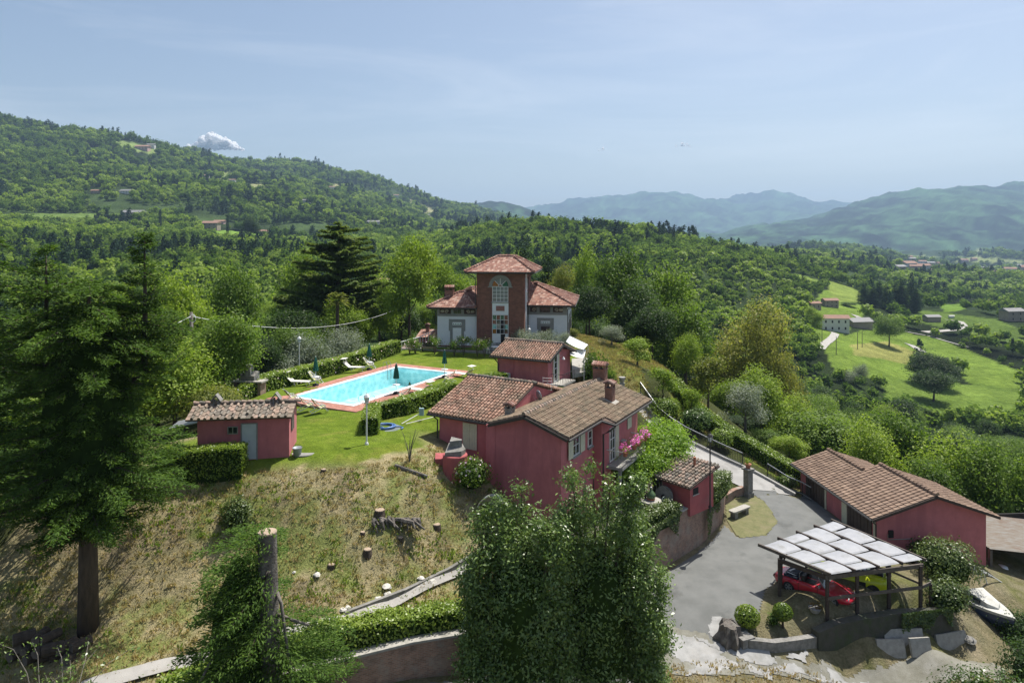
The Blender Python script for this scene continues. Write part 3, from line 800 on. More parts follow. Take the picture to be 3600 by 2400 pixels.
FRONT = 0.0            # facade whose outside is -y of the house
RIGHT = math.pi / 2    # facade whose outside is +x: local x runs along +y
def window(parent, loc, ang, w, h, nx=2, ny=3, fr=0.06, frame=None, glass=None, sill=True, panes=None, name='window', arch=False, depth=0.07):
    """frame with muntins standing proud, panes set back in it"""
    m = fm(loc, ang); f = MB(); d = depth
    f.box(-w / 2, -d, 0, -w / 2 + fr, .03, h, m); f.box(w / 2 - fr, -d, 0, w / 2, .03, h, m)
    f.box(-w / 2 + fr, -d, 0, w / 2 - fr, .03, fr, m); f.box(-w / 2 + fr, -d, h - fr, w / 2 - fr, .03, h, m)
    iw = (w - 2 * fr); ih = h - 2 * fr
    for i in range(1, nx): x = -w / 2 + fr + iw * i / nx; f.box(x - .02, -d * .8, fr, x + .02, .03, h - fr, m)
    for j in range(1, ny): z = fr + ih * j / ny; f.box(-w / 2 + fr, -d * .75, z - .02, w / 2 - fr, .025, z + .02, m)
    o = f.build(name, frame or X['white_paint'], parent)
    for i in range(nx):
        for j in range(ny):
            g = MB(); x0 = -w / 2 + fr + iw * i / nx; z0 = fr + ih * j / ny
            g.box(x0 + .01, -.02, z0 + .01, x0 + iw / nx - .01, .01, z0 + ih / ny - .01, m)
            gm = (panes(i, j) if panes else None) or glass or X['glass']
            g.build('pane', gm, o)
    if sill:
        s = MB(); s.box(-w / 2 - .08, -.14, -.09, w / 2 + .08, .02, -.002, m); s.build('sill', X['grey_trim'], o)
    return o

def shutter(parent, loc, ang, w, h, open_ang=0.0, boards=3, m_=None):
    m = fm(loc, ang) @ Matrix.Rotation(open_ang, 4, 'Z')
    f = MB(); s = w / boards
    for i in range(boards): f.box(i * s + .006, -.06, 0, (i + 1) * s - .006, -.02, h, m)
    f.box(.02, -.02, .15, w - .02, 0, .25, m); f.box(.02, -.02, h - .25, w - .02, 0, h - .15, m)
    return f.build('shutter', m_ or X['cream'], parent)

def gutter(parent, p, q, r=0.07, down=None):
    g = MB(); g.tube([p, q], r, 7); o = g.build('gutter', X['gutter'], parent)
    if down:
        d = MB(); d.tube(down, 0.05, 7); d.build('downpipe', X['gutter'], parent)
    return o

def chimney(parent, loc, w, d, h, brick, cap='house', name='chimney', holes=True, capm=None, rot=0):
    """brick shaft, open lantern of small piers, tiled cap"""
    capm = capm or X['tile_red']
    m = fm(loc, rot); s = MB(); hs = h * 0.66
    s.box(-w / 2, -d / 2, -.7, w / 2, d / 2, hs, m); s.box(-w / 2 - .04, -d / 2 - .04, hs, w / 2 + .04, d / 2 + .04, hs + .06, m)
    hp = h * 0.18; z0 = hs + .06
    k = 3 if w > .7 else 2
    for i in range(k):
        x = -w / 2 + .05 + (w - .1) * i / (k - 1)
        for y in (-d / 2 + .05, d / 2 - .05): s.box(x - .055, y - .055, z0, x + .055, y + .055, z0 + hp, m)
    o = s.build(name, brick, parent)
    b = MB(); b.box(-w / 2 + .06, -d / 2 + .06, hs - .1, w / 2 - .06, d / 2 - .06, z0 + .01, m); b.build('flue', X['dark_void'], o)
    c = MB(); z1 = z0 + hp; e = .09; rise = max(.14, w * .3)
    if cap == 'house':
        extr(c, [(-w / 2 - e, z1), (w / 2 + e, z1), (0, z1 + rise)], -d / 2 - e, d / 2 + e); c.v = [tuple(m @ Vector(p)) for p in c.v]
        co = c.build('cap', X['tile_under'], o)
        t = MB(); n = max(3, int((d + 2 * e) / .17))
        for sgn in (-1, 1):
            for i in range(n):
                y = -d / 2 - e + (i + .5) * (d + 2 * e) / n
                t.tube([m @ Vector((sgn * (w / 2 + e + .02), y, z1 + .03)), m @ Vector((0, y, z1 + rise + .03))], [.085, .075], 6)
        t.build('cap_tiles', capm, o)
    else:
        extx(c, [(-d / 2 - e, z1), (d / 2 + e, z1), (0, z1 + rise * .7)], -w / 2 - e, w / 2 + e); c.v = [tuple(m @ Vector(p)) for p in c.v]
        c.build('cap', X['tile_under'], o)
        t = MB(); n = max(4, int((w + 2 * e) / .18))
        for sgn in (-1, 1):
            for i in range(n):
                x = -w / 2 - e + (i + .5) * (w + 2 * e) / n
                t.tube([m @ Vector((x, sgn * (d / 2 + e + .02), z1 + .03)), m @ Vector((x, 0, z1 + rise * .7 + .03))], [.09, .08], 6)
        t.build('cap_tiles', capm, o)
    return o

# ---------------------------------------------------------------- the red house
RH = math.radians(30)
house = empty('red_house', (-0.5, 40.0, 0), -RH, 'large red plastered house with two tiled roof ridges and a balcony, behind the laurels', 'house')
def rh(a, b, z=0):
    return (-0.5 + math.cos(RH) * a + math.sin(RH) * b, 40.0 - math.sin(RH) * a + math.cos(RH) * b, z)
ZR, SL, AR = 2.26, 0.326, 1.56
wl = MB()
zt = lambda a: ZR - SL * abs(a - AR) - 0.14
extr(wl, [(-.85, -5.2), (3.74, -5.2), (3.74, zt(3.74)), (AR, zt(AR)), (-.85, zt(-.85))], 0, 11.0)
wl.build('wall', X['red'], house)
wl = MB(); extr(wl, [(3.76, -5.2), (4.29, -5.2), (4.29, zt(4.29)), (3.76, zt(3.76))], 4.53, 10.97); wl.build('wall', X['red'], house)
wl = MB(); wl.box(-1.2, -.02, -5.2, -.55, 1.6, 1.28); wl.build('pilaster', X['red'], house)
wl = MB(); extx(wl, [(1.15, -3.6), (9.4, -3.6), (9.4, 1.35), (5.5, 2.56), (1.15, 1.2)], -5.45, -.88); wl.build('wall', X['red'], house)
roof = MB()
roof.slab([(AR, -.35, ZR), (AR, 11.45, ZR), (-.85, 11.45, ZR - SL * (AR + .85)), (-.85, -.35, ZR - SL * (AR + .85))], .12)
zr = lambda a: ZR - SL * (a - AR)
roof.slab([(AR, -.35, ZR), (4.35, -.35, zr(4.35)), (4.35, 4.25, zr(4.35)), (5.1, 4.66, zr(5.1)), (5.1, 11.45, zr(5.1)), (AR, 11.45, ZR)], .12)
roof_main = roof.build('roof', X['tile_under'], house)
roof = MB()
roof.slab([(-6.1, .75, 1.2), (-.85, .75, 1.2), (-.85, 5.5, 2.7), (-6.1, 5.5, 2.7)], .12)
roof.slab([(-6.1, 5.5, 2.7), (-.85, 5.5, 2.7), (-.85, 9.7, 1.38), (-6.1, 9.7, 1.38)], .12)
roof_wing = roof.build('roof', X['tile_under'], house)
tl = Tiles(house)
s_up = Vector((-1, 0, SL)).normalized(); kx = math.sqrt(1 + SL * SL)
tl.slope(roof_main, (4.35, -.35, zr(4.35)), (0, 1, 0), s_up, 4.6, (4.35 - AR) * kx, .225, .37, T_OLD)
tl.slope(roof_main, (5.1, 4.25, zr(5.1)), (0, 1, 0), s_up, 7.2, (5.1 - AR) * kx, .225, .37, T_OLD, clip=lambda a, u: not (a < .4 and u < .8))
tl.slope(roof_main, (-.85, 11.45, ZR - SL * (AR + .85)), (0, -1, 0), Vector((1, 0, SL)).normalized(), 11.8, (AR + .85) * kx, .225, .37, T_OLD)
tl.row(roof_main, (AR, -.4, ZR + .02), (AR, 11.4, ZR + .02), .30, T_RIDGE)
u_w = Vector((0, 4.75, 1.5)).normalized()
tl.slope(roof_wing, (-6.1, .75, 1.2), (1, 0, 0), u_w, 5.25, 4.98, .235, .355, T_PINK)
tl.slope(roof_wing, (-.85, 9.7, 1.38), (-1, 0, 0), Vector((0, -4.2, 1.32)).normalized(), 5.25, 4.4, .235, .355, T_PINK)
tl.row(roof_wing, (-6.15, 5.5, 2.72), (-.75, 5.5, 2.72), .30, T_RIDGE)
tl.row(roof_wing, (-.80, 9.4, 1.5), (-.80, 5.6, 2.66), .30, T_RIDGE_P)
tl.finish(300)
eb = MB(); eb.beam((4.30, -.38, zr(4.35) - .12), (AR, -.38, ZR - .12), .05, .16); eb.beam((AR, -.38, ZR - .12), (-.85, -.38, ZR - SL * (AR + .85) - .12), .05, .16)
eb.build('verge_board', X['gutter'], house)
gutter(house, (4.42, -.4, zr(4.35) - .1), (4.42, 4.2, zr(4.35) - .1))
gutter(house, (4.42, 4.2, zr(4.35) - .1), (5.16, 4.55, zr(5.1) - .1))
gutter(house, (5.16, 4.55, zr(5.1) - .1), (5.16, 11.5, zr(5.1) - .1), down=[(5.12, 4.7, .9), (4.7, 4.6, .55), (4.37, 4.65, .35), (4.37, 4.65, -4.6)])
gutter(house, (-6.1, .68, 1.1), (-.9, .68, 1.1), down=[(-5.55, .7, 1.0), (-5.55, 1.08, .75), (-5.55, 1.08, -.9)])
# shutters, windows, balcony
shutter(house, (-3.62, 1.15, -.78), FRONT, .52, 1.62, boards=3); shutter(house, (-3.09, 1.15, -.78), FRONT, .52, 1.62, boards=3)
window(house, (3.74, 1.9, -.25), RIGHT, .95, 1.2, 2, 2)
shutter(house, (3.80, .78, -.25), RIGHT, .62, 1.2); shutter(house, (3.80, 2.42, -.25), RIGHT, .62, 1.2)
window(house, (3.74, 3.95, -.3), RIGHT, .6, 1.0, 1, 2)
shutter(house, (4.30, 6.75, -1.7), RIGHT, .55, 2.1); window(house, (4.29, 6.2, -1.7), RIGHT, .9, 2.1, 2, 3, sill=False, name='balcony_door')
shutter(house, (4.30, 8.9, -.4), RIGHT, .75, 1.15)
window(house, (4.29, 7.3, -4.6), RIGHT, 1.1, 2.1, 2, 2, sill=False, frame=X['brown_door'], name='door')
bl = MB(); bl.box(4.31, 5.3, -1.95, 5.35, 9.6, -1.78); balc = bl.build('balcony', X['concrete'], house)
br = MB(); br.tube([(4.32, 5.3, -.78), (5.33, 5.3, -.78), (5.33, 9.6, -.78), (4.32, 9.6, -.78)], .03, 6)
br.build('handrail', X['white_paint'], balc)
br = MB()
for k in range(40): br.tube([(5.33, 5.35 + k * .108, -1.78), (5.33, 5.35 + k * .108, -.78)], .009, 4)
for k in range(9): br.tube([(4.4 + k * .108, 5.3, -1.78), (4.4 + k * .108, 5.3, -.78)], .009, 4)
br.build('balusters', X['grey_metal'], balc)
for (a, b) in ((5.1, 5.5), (5.1, 9.4)):
    p = MB(); p.box(a - .09, b - .09, -5.0, a + .09, b + .09, -1.96); p.build('balcony_post', X['grey_trim'], house)
sk = MB(); sk.lathe([(.05, -.22), (.10, -.18), (.26, -.03), (.30, 0), (.27, .02)], 14, (4.36, 7.9, -.85)); sk.build('wall_basin', X['pale_stone'], house, smooth=True)
chimney(house, (1.5, 11.0, 2.1), .9, .55, 1.35, X['brick'], 'long')
chimney(house, (3.55, 7.75, 1.45), .52, .5, 1.55, X['brick'], 'house')
chimney(house, (-.35, 1.35, 1.45), .45, .45, .9, X['stone'], 'house')
fl = MB(); fl.add([(3.3, 7.3, zr(3.3) + .13), (4.1, 7.35, zr(4.1) + .13), (4.05, 8.2, zr(4.05) + .13), (3.3, 8.15, zr(3.3) + .13)], [(0, 1, 2, 3)]); fl.build('flashing', X['pale_stone'], house)
# satellite dish and aerial on the roof
ds = empty('satellite_dish', rh(-.35, 5.3, 1.55), -RH - .5, 'grey satellite dish on the gable between the red house roofs', 'satellite dish')
b = MB(); b.lathe([(.02, .09), (.15, .075), (.28, .03), (.34, -.02), (.33, -.035), (.26, .01), (.02, .07)], 20)
b.v = [tuple(Matrix.Rotation(math.radians(-75), 4, 'X') @ Vector((p[0] * .92, p[1] * 1.1, -p[2])) + Vector((0, -.1, .5))) for p in b.v]
b.build('dish', X['grey_metal'], ds, smooth=True)
b = MB(); b.tube([(0, .05, -.2), (0, .05, .5)], .03, 6); b.tube([(0, -.05, .2), (0, -.45, .35), (0, -.5, .48)], .015, 5); b.build('arm', X['grey_metal'], ds)
an = empty('aerial', rh(-.9, 7.4, 1.6), -RH + .3, 'small grid television aerial standing on the red roof below the upper building', 'aerial')
b = MB(); b.tube([(0, 0, -.4), (0, 0, 1.15)], .02, 6); b.build('mast', X['grey_metal'], an)
b = MB(); b.tube([(0, -.05, .8), (.75, -.3, .68)], .02, 5)
for k in range(5): b.tube([(-.32, 0, .35 + k * .2), (.32, 0, .35 + k * .2)], .012, 4)
for s in (-1, 1): b.tube([(.3 * s, 0, .3), (.3 * s, 0, 1.2)], .012, 4)
b.build('grid', X['white_paint'], an)

# ---------------------------------------------------------------- the small red building above it
AN = math.radians(27.5)
A0 = Vector((3.03, 57.4, 0))     # right front corner
annex = empty('red_annex', A0, -AN, 'small red plastered building with a pink tiled gable roof and glazed door, beside the lawn', 'outbuilding')
b = MB(); extx(b, [(0, -1.6), (4.85, -1.6), (4.85, 2.15), (2.42, 2.94), (0, 2.15)], -4.85, 0); b.build('wall', X['red'], annex)
b = MB(); b.box(-3.42, -.06, -1.6, -3.24, -.002, 2.15); b.build('pilaster', X['red'], annex)
b = MB(); sl = .325
b.slab([(-5.35, -.45, 2.08), (.38, -.45, 2.08), (.38, 2.42, 3.06), (-5.35, 2.42, 3.06)], .12)
b.slab([(-5.35, 2.42, 3.06), (.38, 2.42, 3.06), (.38, 5.3, 2.08), (-5.35, 5.3, 2.08)], .12)
ar = b.build('roof', X['tile_under'], annex)
tl = Tiles(annex)
tl.slope(ar, (-5.35, -.45, 2.08), (1, 0, 0), (0, 2.87, .98), 5.73, 3.03, .24, .345, T_PINK)
tl.slope(ar, (.38, 5.3, 2.08), (-1, 0, 0), (0, -2.88, .98), 5.73, 3.04, .24, .345, T_PINK)
tl.row(ar, (-5.4, 2.42, 3.1), (.42, 2.42, 3.1), .30, T_RIDGE)
tl.finish(290)
b = MB(); b.beam((.42, -.5, 2.0), (.42, 2.42, 3.0), .05, .2); b.beam((.42, 2.42, 3.0), (.42, 5.35, 2.0), .05, .2); b.build('verge_board', X['gutter'], annex)
for k in range(4):
    b = MB(); b.box(.02, .3 + k * 1.45, 2.12 + (.325 * (.3 + k * 1.45) if k < 2 else .325 * (4.85 - .3 - k * 1.45)) - .13, .4, .42 + k * 1.45, 2.22 + (.325 * (.3 + k * 1.45) if k < 2 else .325 * (4.85 - .3 - k * 1.45)) - .1); b.build('rafter_end', X['dark_wood'], annex)
gutter(annex, (-5.38, -.52, 2.0), (.36, -.52, 2.0), down=[(-4.95, -.5, 1.95), (-4.95, -.1, 1.65), (-4.75, -.07, 1.4), (-4.75, -.07, -1.5)])
b = MB(); b.box(.002, .95, 0.0, .05, 2.2, 2.32); b.build('door_surround', X['cream'], annex)
window(annex, (.05, 1.38, .02), RIGHT, .72, 2.24, 1, 4, fr=.07, sill=False, name='door')
shutter(annex, (.055, 1.76, .02), RIGHT, .38, 2.24)
b = MB(); b.tube([(0.02, 2.5, 2.0), (.3, 2.5, 2.05), (.33, 2.5, 1.95)], .015, 5); b.lathe([(.04, .1), (.10, 0), (.16, -.12), (.15, -.12)], 10, (.33, 2.5, 1.88)); b.build('wall_lamp', X['white_paint'], annex)
b = MB(); b.box(.02, .4, -.16, 1.25, 3.0, -.02); bc = b.build('balcony', X['pale_stone'], annex)
b = MB(); b.tube([(.05, .42, .85), (1.22, .42, .85), (1.22, 2.98, .85)], .02, 5)
for k in range(13):
    y = .45 + k * .2
    b.tube([(1.22, y, -.02), (1.22 + (.05 if k % 2 else -.0), y + (.1 if k % 2 else -.1), .4), (1.22, y, .85)], .011, 4)
for k in range(6): b.tube([(.1 + k * .2, .42, -.02), (.1 + k * .2 + .06, .42, .4), (.1 + k * .2, .42, .85)], .011, 4)
b.build('railing', X['dark_metal'], bc)
ac = empty('air_conditioner', A0 + Vector((-3.95 * math.cos(AN) - .28 * math.sin(AN), 3.95 * math.sin(AN) - .28 * math.cos(AN), .05)), -AN, 'white air conditioner outdoor unit on the front wall of the small red building', 'air conditioner')
b = MB(); b.box(-.45, -.16, .0, .45, .16, .62); b.build('casing', X['white_paint'], ac)
b = MB()
for k in range(3): b.lathe([(.27 - k * .08, .0), (.25 - k * .08, .015)], 18)
b.v = [tuple(Matrix.Rotation(math.radians(90), 4, 'X') @ Vector(p) + Vector((-.1, -.165, .31))) for p in b.v]
b.build('fan_grille', X['black'], ac)
b = MB(); b.box(-.35, -.1, -.14, -.3, .22, 0); b.box(.3, -.1, -.14, .35, .22, 0); b.build('bracket', X['grey_metal'], ac)

# ---------------------------------------------------------------- the villa with its brick tower
VA = math.radians(8)
villa = empty('villa', (-3.89, 75.0, 0), -VA, 'white villa with a brick tower and red tiled hip roofs beyond the lawn', 'villa')
def vl(a, b, z=0): return (-3.89 + math.cos(VA) * a + math.sin(VA) * b, 75.0 - math.sin(VA) * a + math.cos(VA) * b, z)
b = MB(); b.box(0, 0, -1, 5.28, 6.2, 8.55); b.build('tower_wall', X['brick_tower'], villa)
b = MB(); b.box(-4.55, .5, -1, -.003, 12, 4.6); b.build('wall', X['white_wall'], villa)
b = MB(); b.box(5.283, 2.6, -1, 9.75, 12, 4.75); b.build('wall', X['white_wall'], villa)
b = MB(); b.box(0.003, 6.203, -1, 5.277, 12, 4.6); b.build('wall', X['white_wall'], villa)
# white strip on the tower's right flank
b = MB(); b.box(5.285, .9, .9, 5.33, 2.3, 8.4); b.build('flank_render', X['white_wall'], villa)
for z0 in (5.2, 6.6): window(villa, (5.34, 1.6, z0), RIGHT, .7, 1.1, 1, 2, sill=False)
# frieze bands
b = MB(); b.box(-4.58, .46, 3.66, -.01, .497, 4.6); fr1 = b.build('frieze', X['grey_trim'], villa)
b = MB(); b.box(5.29, 2.56, 3.75, 9.78, 2.597, 4.75); fr2 = b.build('frieze', X['grey_trim'], villa)
b = MB(); b.box(-4.62, .42, 3.58, -.012, .495, 3.66); b.build('string_course', X['grey_trim'], villa)
b = MB(); b.box(5.292, 2.52, 3.67, 9.81, 2.595, 3.75); b.build('string_course', X['grey_trim'], villa)
X['scroll_bg'] = mat('scroll_ground', (0.06, 0.035, 0.035), (0.08, 0.05, 0.045), 6, 0.9)
X['scroll'] = mat('scroll_cream', (0.55, 0.50, 0.42), (0.45, 0.40, 0.33), 8, 0.9)
def scroll_panel(x0, x1, y, z0, z1, part, flip=1):
    p = MB(); p.box(x0, y - .02, z0, x1, y, z1); po = p.build('scroll_panel', X['scroll_bg'], part)
    s = MB(); cx = (x0 + x1) / 2 + flip * (x1 - x0) * .12; cz = (z0 + z1) / 2; R0 = (z1 - z0) * .42
    def ribbon(pts, wd=.045):
        pts = [Vector(q) for q in pts]
        for q, r in zip(pts[:-1], pts[1:]): s.beam(q, r, .02, wd, up=(0, 0, 1)) if False else s.tube([q, r], wd / 2, 5)
    def spiral(cx, cz, R, sg, turns=1.6):
        ribbon([(cx + sg * R * (1 - t / 18 * .8) * math.cos(t / 18 * turns * 6.283), y - .03, cz + R * (1 - t / 18 * .8) * math.sin(t / 18 * turns * 6.283)) for t in range(19)], .07)
    spiral(cx, cz, R0, flip)
    if x1 - x0 > 1.0:
        spiral(cx - flip * R0 * 2.0, cz, R0 * .75, -flip, 1.1)
        for k in range(4): ribbon([(cx - flip * R0 * (1.2 + .5 * k), y - .03, cz - R0 * .6), (cx - flip * R0 * (1.5 + .5 * k), y - .03, cz), (cx - flip * R0 * (1.3 + .5 * k), y - .03, cz + R0 * .7)], .06)
    s.build('scroll', X['scroll'], part if False else po)
scroll_panel(-4.28, -3.0, .455, 3.84, 4.36, villa, 1)
scroll_panel(-1.5, -.2, .455, 3.84, 4.36, villa, -1)
scroll_panel(5.62, 6.35, 2.555, 3.96, 4.5, villa, 1)
scroll_panel(8.2, 9.3, 2.555, 3.96, 4.5, villa, -1)
window(villa, (-2.25, .44, 3.82), FRONT, .98, .56, 2, 1, frame=X['grey_trim'], sill=False)
window(villa, (7.3, 2.54, 3.93), FRONT, 1.15, .6, 2, 1, frame=X['brown_door'], sill=False)
# tall windows in their grey surrounds
def surround(cx, y, z0, h, w, infill, nm):
    f = MB(); t = .3
    f.box(cx - w / 2 - t, y - .05, z0, cx - w / 2, y - .002, z0 + h + .95); f.box(cx + w / 2, y - .05, z0, cx + w / 2 + t, y - .002, z0 + h + .95)
    f.box(cx - w / 2, y - .05, z0 + h, cx + w / 2, y - .002, z0 + h + .95)
    f.box(cx - w / 2 - t - .14, y - .055, z0 + h - .35, cx - w / 2 - t, y - .002, z0 + h + .955); f.box(cx + w / 2 + t, y - .055, z0 + h - .35, cx + w / 2 + t + .14, y - .002, z0 + h + .955)
    o = f.build('window_surround', X['grey_trim'], villa)
    g = MB(); g.box(cx - w / 2, y - .03, z0, cx + w / 2, y - .003, z0 + h); g.build(nm, infill, villa)
    tp = MB(); tp.box(cx - w / 2 - .02, y - .07, z0 + h + .32, cx + w / 2 + .02, y - .05, z0 + h + .62); tp.build('tile_strip', X['white_paint'], o)
    q = MB()
    for k in range(5): q.box(cx - w / 2 + .06 + k * .2, y - .085, z0 + h + .38, cx - w / 2 + .15 + k * .2, y - .07, z0 + h + .5)
    q.build('strip_motif', X['glass_green'], o)
surround(-2.3, .5, .35, 1.95, .98, X['white_paint'], 'shutter')
surround(7.35, 2.6, .35, 2.0, 1.0, X['scroll_bg'], 'shutter')
b = MB(); b.box(-4.5, .42, .2, -.3, .497, .35); b.build('brick_course', X['brick'], villa)
# tower front: arch, big window, plaque, glazed door
cx = 2.64; wz = 1.74 / 2
b = MB(); n = 18
for k in range(n):
    a0 = math.pi * k / n; a1 = math.pi * (k + 1) / n
    q = []
    for (r, a) in ((wz + .03, a0), (wz + .38, a0), (wz + .38, a1), (wz + .03, a1)): q.append((cx + r * math.cos(a), r * math.sin(a) + 6.98))
    extr(b, q, -.09, -.003)
b.box(cx - wz - .5, -.1, 6.86, cx - wz - .02, -.003, 6.975); b.box(cx + wz + .02, -.1, 6.86, cx + wz + .5, -.003, 6.975)
arch = b.build('arch_surround', X['grey_trim'], villa)
cols = [X['glass_green'], X['glass_pale'], X['glass_pale'], X['glass_amber']]
for k in range(4):
    g = MB(); q = [(cx + .22 * math.cos(math.pi * k / 4), 6.98 + .22 * math.sin(math.pi * k / 4))]
    for t in range(6): a = math.pi * (k + t / 5) / 4; q.append((cx + wz * math.cos(a), 6.98 + wz * math.sin(a)))
    for t in range(5, 0, -1): a = math.pi * (k + t / 5) / 4; q.append((cx + .22 * math.cos(a), 6.98 + .22 * math.sin(a)))
    extr(g, q, -.03, -.004); g.build('fanlight_pane', cols[k], arch)
b = MB()
for k in range(1, 4): a = math.pi * k / 4; b.beam((cx + .2 * math.cos(a), -.05, 6.98 + .2 * math.sin(a)), (cx + wz * math.cos(a), -.05, 6.98 + wz * math.sin(a)), .05)
b.tube([(cx + .22 * math.cos(math.pi * t / 10), -.05, 6.98 + .22 * math.sin(math.pi * t / 10)) for t in range(11)], .03, 5)
b.build('glazing_bar', X['white_paint'], arch)
window(villa, (cx, -.004, 5.28), FRONT, 1.76, 1.70, 4, 4, fr=.05, glass=X['glass_pale'], sill=False)
b = MB(); b.box(cx - 1.0, -.13, 5.18, cx + 1.0, -.003, 5.275); b.build('sill', X['grey_trim'], villa)
b = MB(); b.box(cx - .9, -.03, 3.9, cx + .9, -.004, 5.175); pl = b.build('white_panel', X['white_wall'], villa)
b = MB(); b.box(cx - .47, -.05, 4.3, cx + .47, -.031, 4.85); b.build('plaque', mat('red_marble', (0.27, 0.12, 0.10), (0.2, 0.08, 0.07), 14, 0.5), villa)
def door_glass(i, j):
    return [[X['glass_amber'], X['glass_teal'], X['glass_red'], X['glass_green']], [X['glass'], X['glass_pale'], X['glass'], X['glass_red']],
            [X['dark_void']] * 3 + [X['glass_green']], [X['glass'], X['glass_teal'], X['glass_red'], X['glass_red']]][i][j]
window(villa, (cx, -.004, 1.78), FRONT, 1.8, 2.1, 4, 4, fr=.05, sill=False, panes=door_glass, name='glazed_door')
b = MB(); b.box(cx - .9, -.06, .84, cx + .05, -.004, 1.775); b.box(cx + .55, -.06, .84, cx + .9, -.004, 1.775); b.build('door_panel', X['white_paint'], villa)
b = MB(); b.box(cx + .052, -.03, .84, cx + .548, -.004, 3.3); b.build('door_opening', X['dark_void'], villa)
for k in range(4):
    b = MB(); b.box(cx - 1.3 - k * .15, -.4 - .3 * k, -.4, cx + 1.3 + k * .15, -.1 - .3 * k, .82 - .2 * k); b.build('step', X['grey_trim'], villa)
# roofs: tower hip, wings
def hip(part_name, x0, x1, y0, y1, ze, zr_, rx0, rx1, ry0, ry1, tiles, front_m, sp=.27, ex=.36):
    r = MB(); c = [(x0, y0, ze), (x1, y0, ze), (x1, y1, ze), (x0, y1, ze)]
    A, B_, C_, D = (rx0, ry0, zr_), (rx1, ry0, zr_), (rx1, ry1, zr_), (rx0, ry1, zr_)
    r.slab([c[0], c[1], B_, A], .1); r.slab([c[1], c[2], C_, B_], .1); r.slab([c[2], c[3], D, C_], .1); r.slab([c[3], c[0], A, D], .1)
    if rx1 - rx0 > .01 and ry1 - ry0 > .01: r.slab([A, B_, C_, D], .1)
    part = r.build(part_name, X['tile_under'], villa)
    def fill(p0, p1, q1, q0):
        p0, p1, q0, q1 = map(Vector, (p0, p1, q0, q1)); al = (p1 - p0); la = al.length; al.normalize()
        mid = (q0 + q1) / 2 - p0; up = mid - al * mid.dot(al); lu = up.length; up.normalize()
        s0 = (q0 - p0).dot(al); s1 = (q1 - p0).dot(al)
        tiles.slope(part, p0, al, up, la, lu, sp, ex, front_m, clip=lambda a, u: s0 * u / lu - .05 < a < la - (la - s1) * u / lu + .05, jit=.006)
    fill(c[0], c[1], B_, A); fill(c[1], c[2], C_, B_); fill(c[3], c[0], A, D); fill(c[2], c[3], D, C_)
    for p, q in ((c[0], A), (c[1], B_), (c[2], C_), (c[3], D), (A, B_), (B_, C_), (D, C_)):
        if (Vector(p) - Vector(q)).length > .3: tiles.row(part, Vector(p) + Vector((0, 0, .03)), Vector(q) + Vector((0, 0, .03)), .34, T_RIDGE_R)
    e = MB(); e.tube([(x0, y0 - .05, ze - .1), (x1, y0 - .05, ze - .1)], .06, 6); e.tube([(x1 + .05, y0, ze - .1), (x1 + .05, y1, ze - .1)], .06, 6); e.build('gutter', X['gutter'], villa)
    s = MB(); s.box(x0 + .05, y0 + .05, ze - .2, x1 - .05, y1 - .05, ze - .12); s.build('soffit', X['dark_wood'], villa)
    return part
tl = Tiles(villa)
hip('roof', -1.15, 6.45, -1.05, 7.3, 8.6, 10.15, 1.95, 3.75, 2.6, 4.0, tl, T_RED)
hip('roof', -5.55, -.02, -.35, 12.8, 4.62, 6.05, -2.6, -1.9, 2.9, 9.8, tl, T_RED)
hip('roof', 5.3, 10.65, 1.75, 12.8, 4.8, 6.9, 5.32, 5.6, 6.9, 8.0, tl, T_RED)
r = MB(); r.slab([(-4.6, 6.4, 4.7), (0, 6.4, 4.7), (0, 9.0, 6.75), (-2.2, 9.0, 6.2)], .1); r.slab([(0, 6.25, 4.65), (5.28, 6.25, 4.65), (5.28, 9, 6.8), (0, 9, 6.8)], .1); r.slab([(5.28, 9, 6.8), (5.28, 12.8, 4.7), (-2, 12.8, 4.7), (0, 9, 6.8)], .1)
rb = r.build('roof', X['tile_under'], villa)
tl.slope(rb, (-4.0, 6.4, 4.85), (1, 0, 0), (0, 2.6, 2.0), 4.0, 3.28, .27, .36, T_RED, clip=lambda a, u: a > u * .9)
tl.finish(0)
chimney(villa, (-3.55, 2.2, 5.0), .95, .7, 1.9, X['brick'], 'long')
for q in ([(-1.05, -.9, 8.45), (-.35, -.06, 8.0), (-.12, -.06, 7.7), (-.12, -.06, 4.9)], [(6.3, -.9, 8.45), (5.5, 2.3, 7.9), (5.42, 2.4, 7.5), (5.42, 2.4, .3)], [(-5.45, -.2, 4.5), (-4.7, .42, 4.1), (-4.66, .42, .2)], [(10.5, 1.9, 4.65), (9.85, 2.55, 4.3), (9.83, 2.55, .2)]):
    b = MB(); b.tube(q, .05, 6); b.build('downpipe', X['gutter'], villa)
for y in (4.2, 7.2, 9.8):
    b = MB(); b.box(9.752, y - .65, .6, 9.80, y + .65, 3.3); so_ = b.build('window_surround', X['grey_trim'], villa)
    b = MB(); b.box(9.802, y - .42, .7, 9.83, y + .42, 2.6); b.build('shutter', X['scroll_bg'], so_)
# lantern on the tower's flank
b = MB(); b.tube([(5.3, 1.0, 2.6), (5.75, .7, 2.65), (5.75, .7, 2.45)], .025, 5); b.lathe([(.02, .35), (.18, .2), (.2, .15), (.12, -.2), (.05, -.25)], 8, (5.75, .7, 2.1)); b.build('lantern', X['white_paint'], villa)
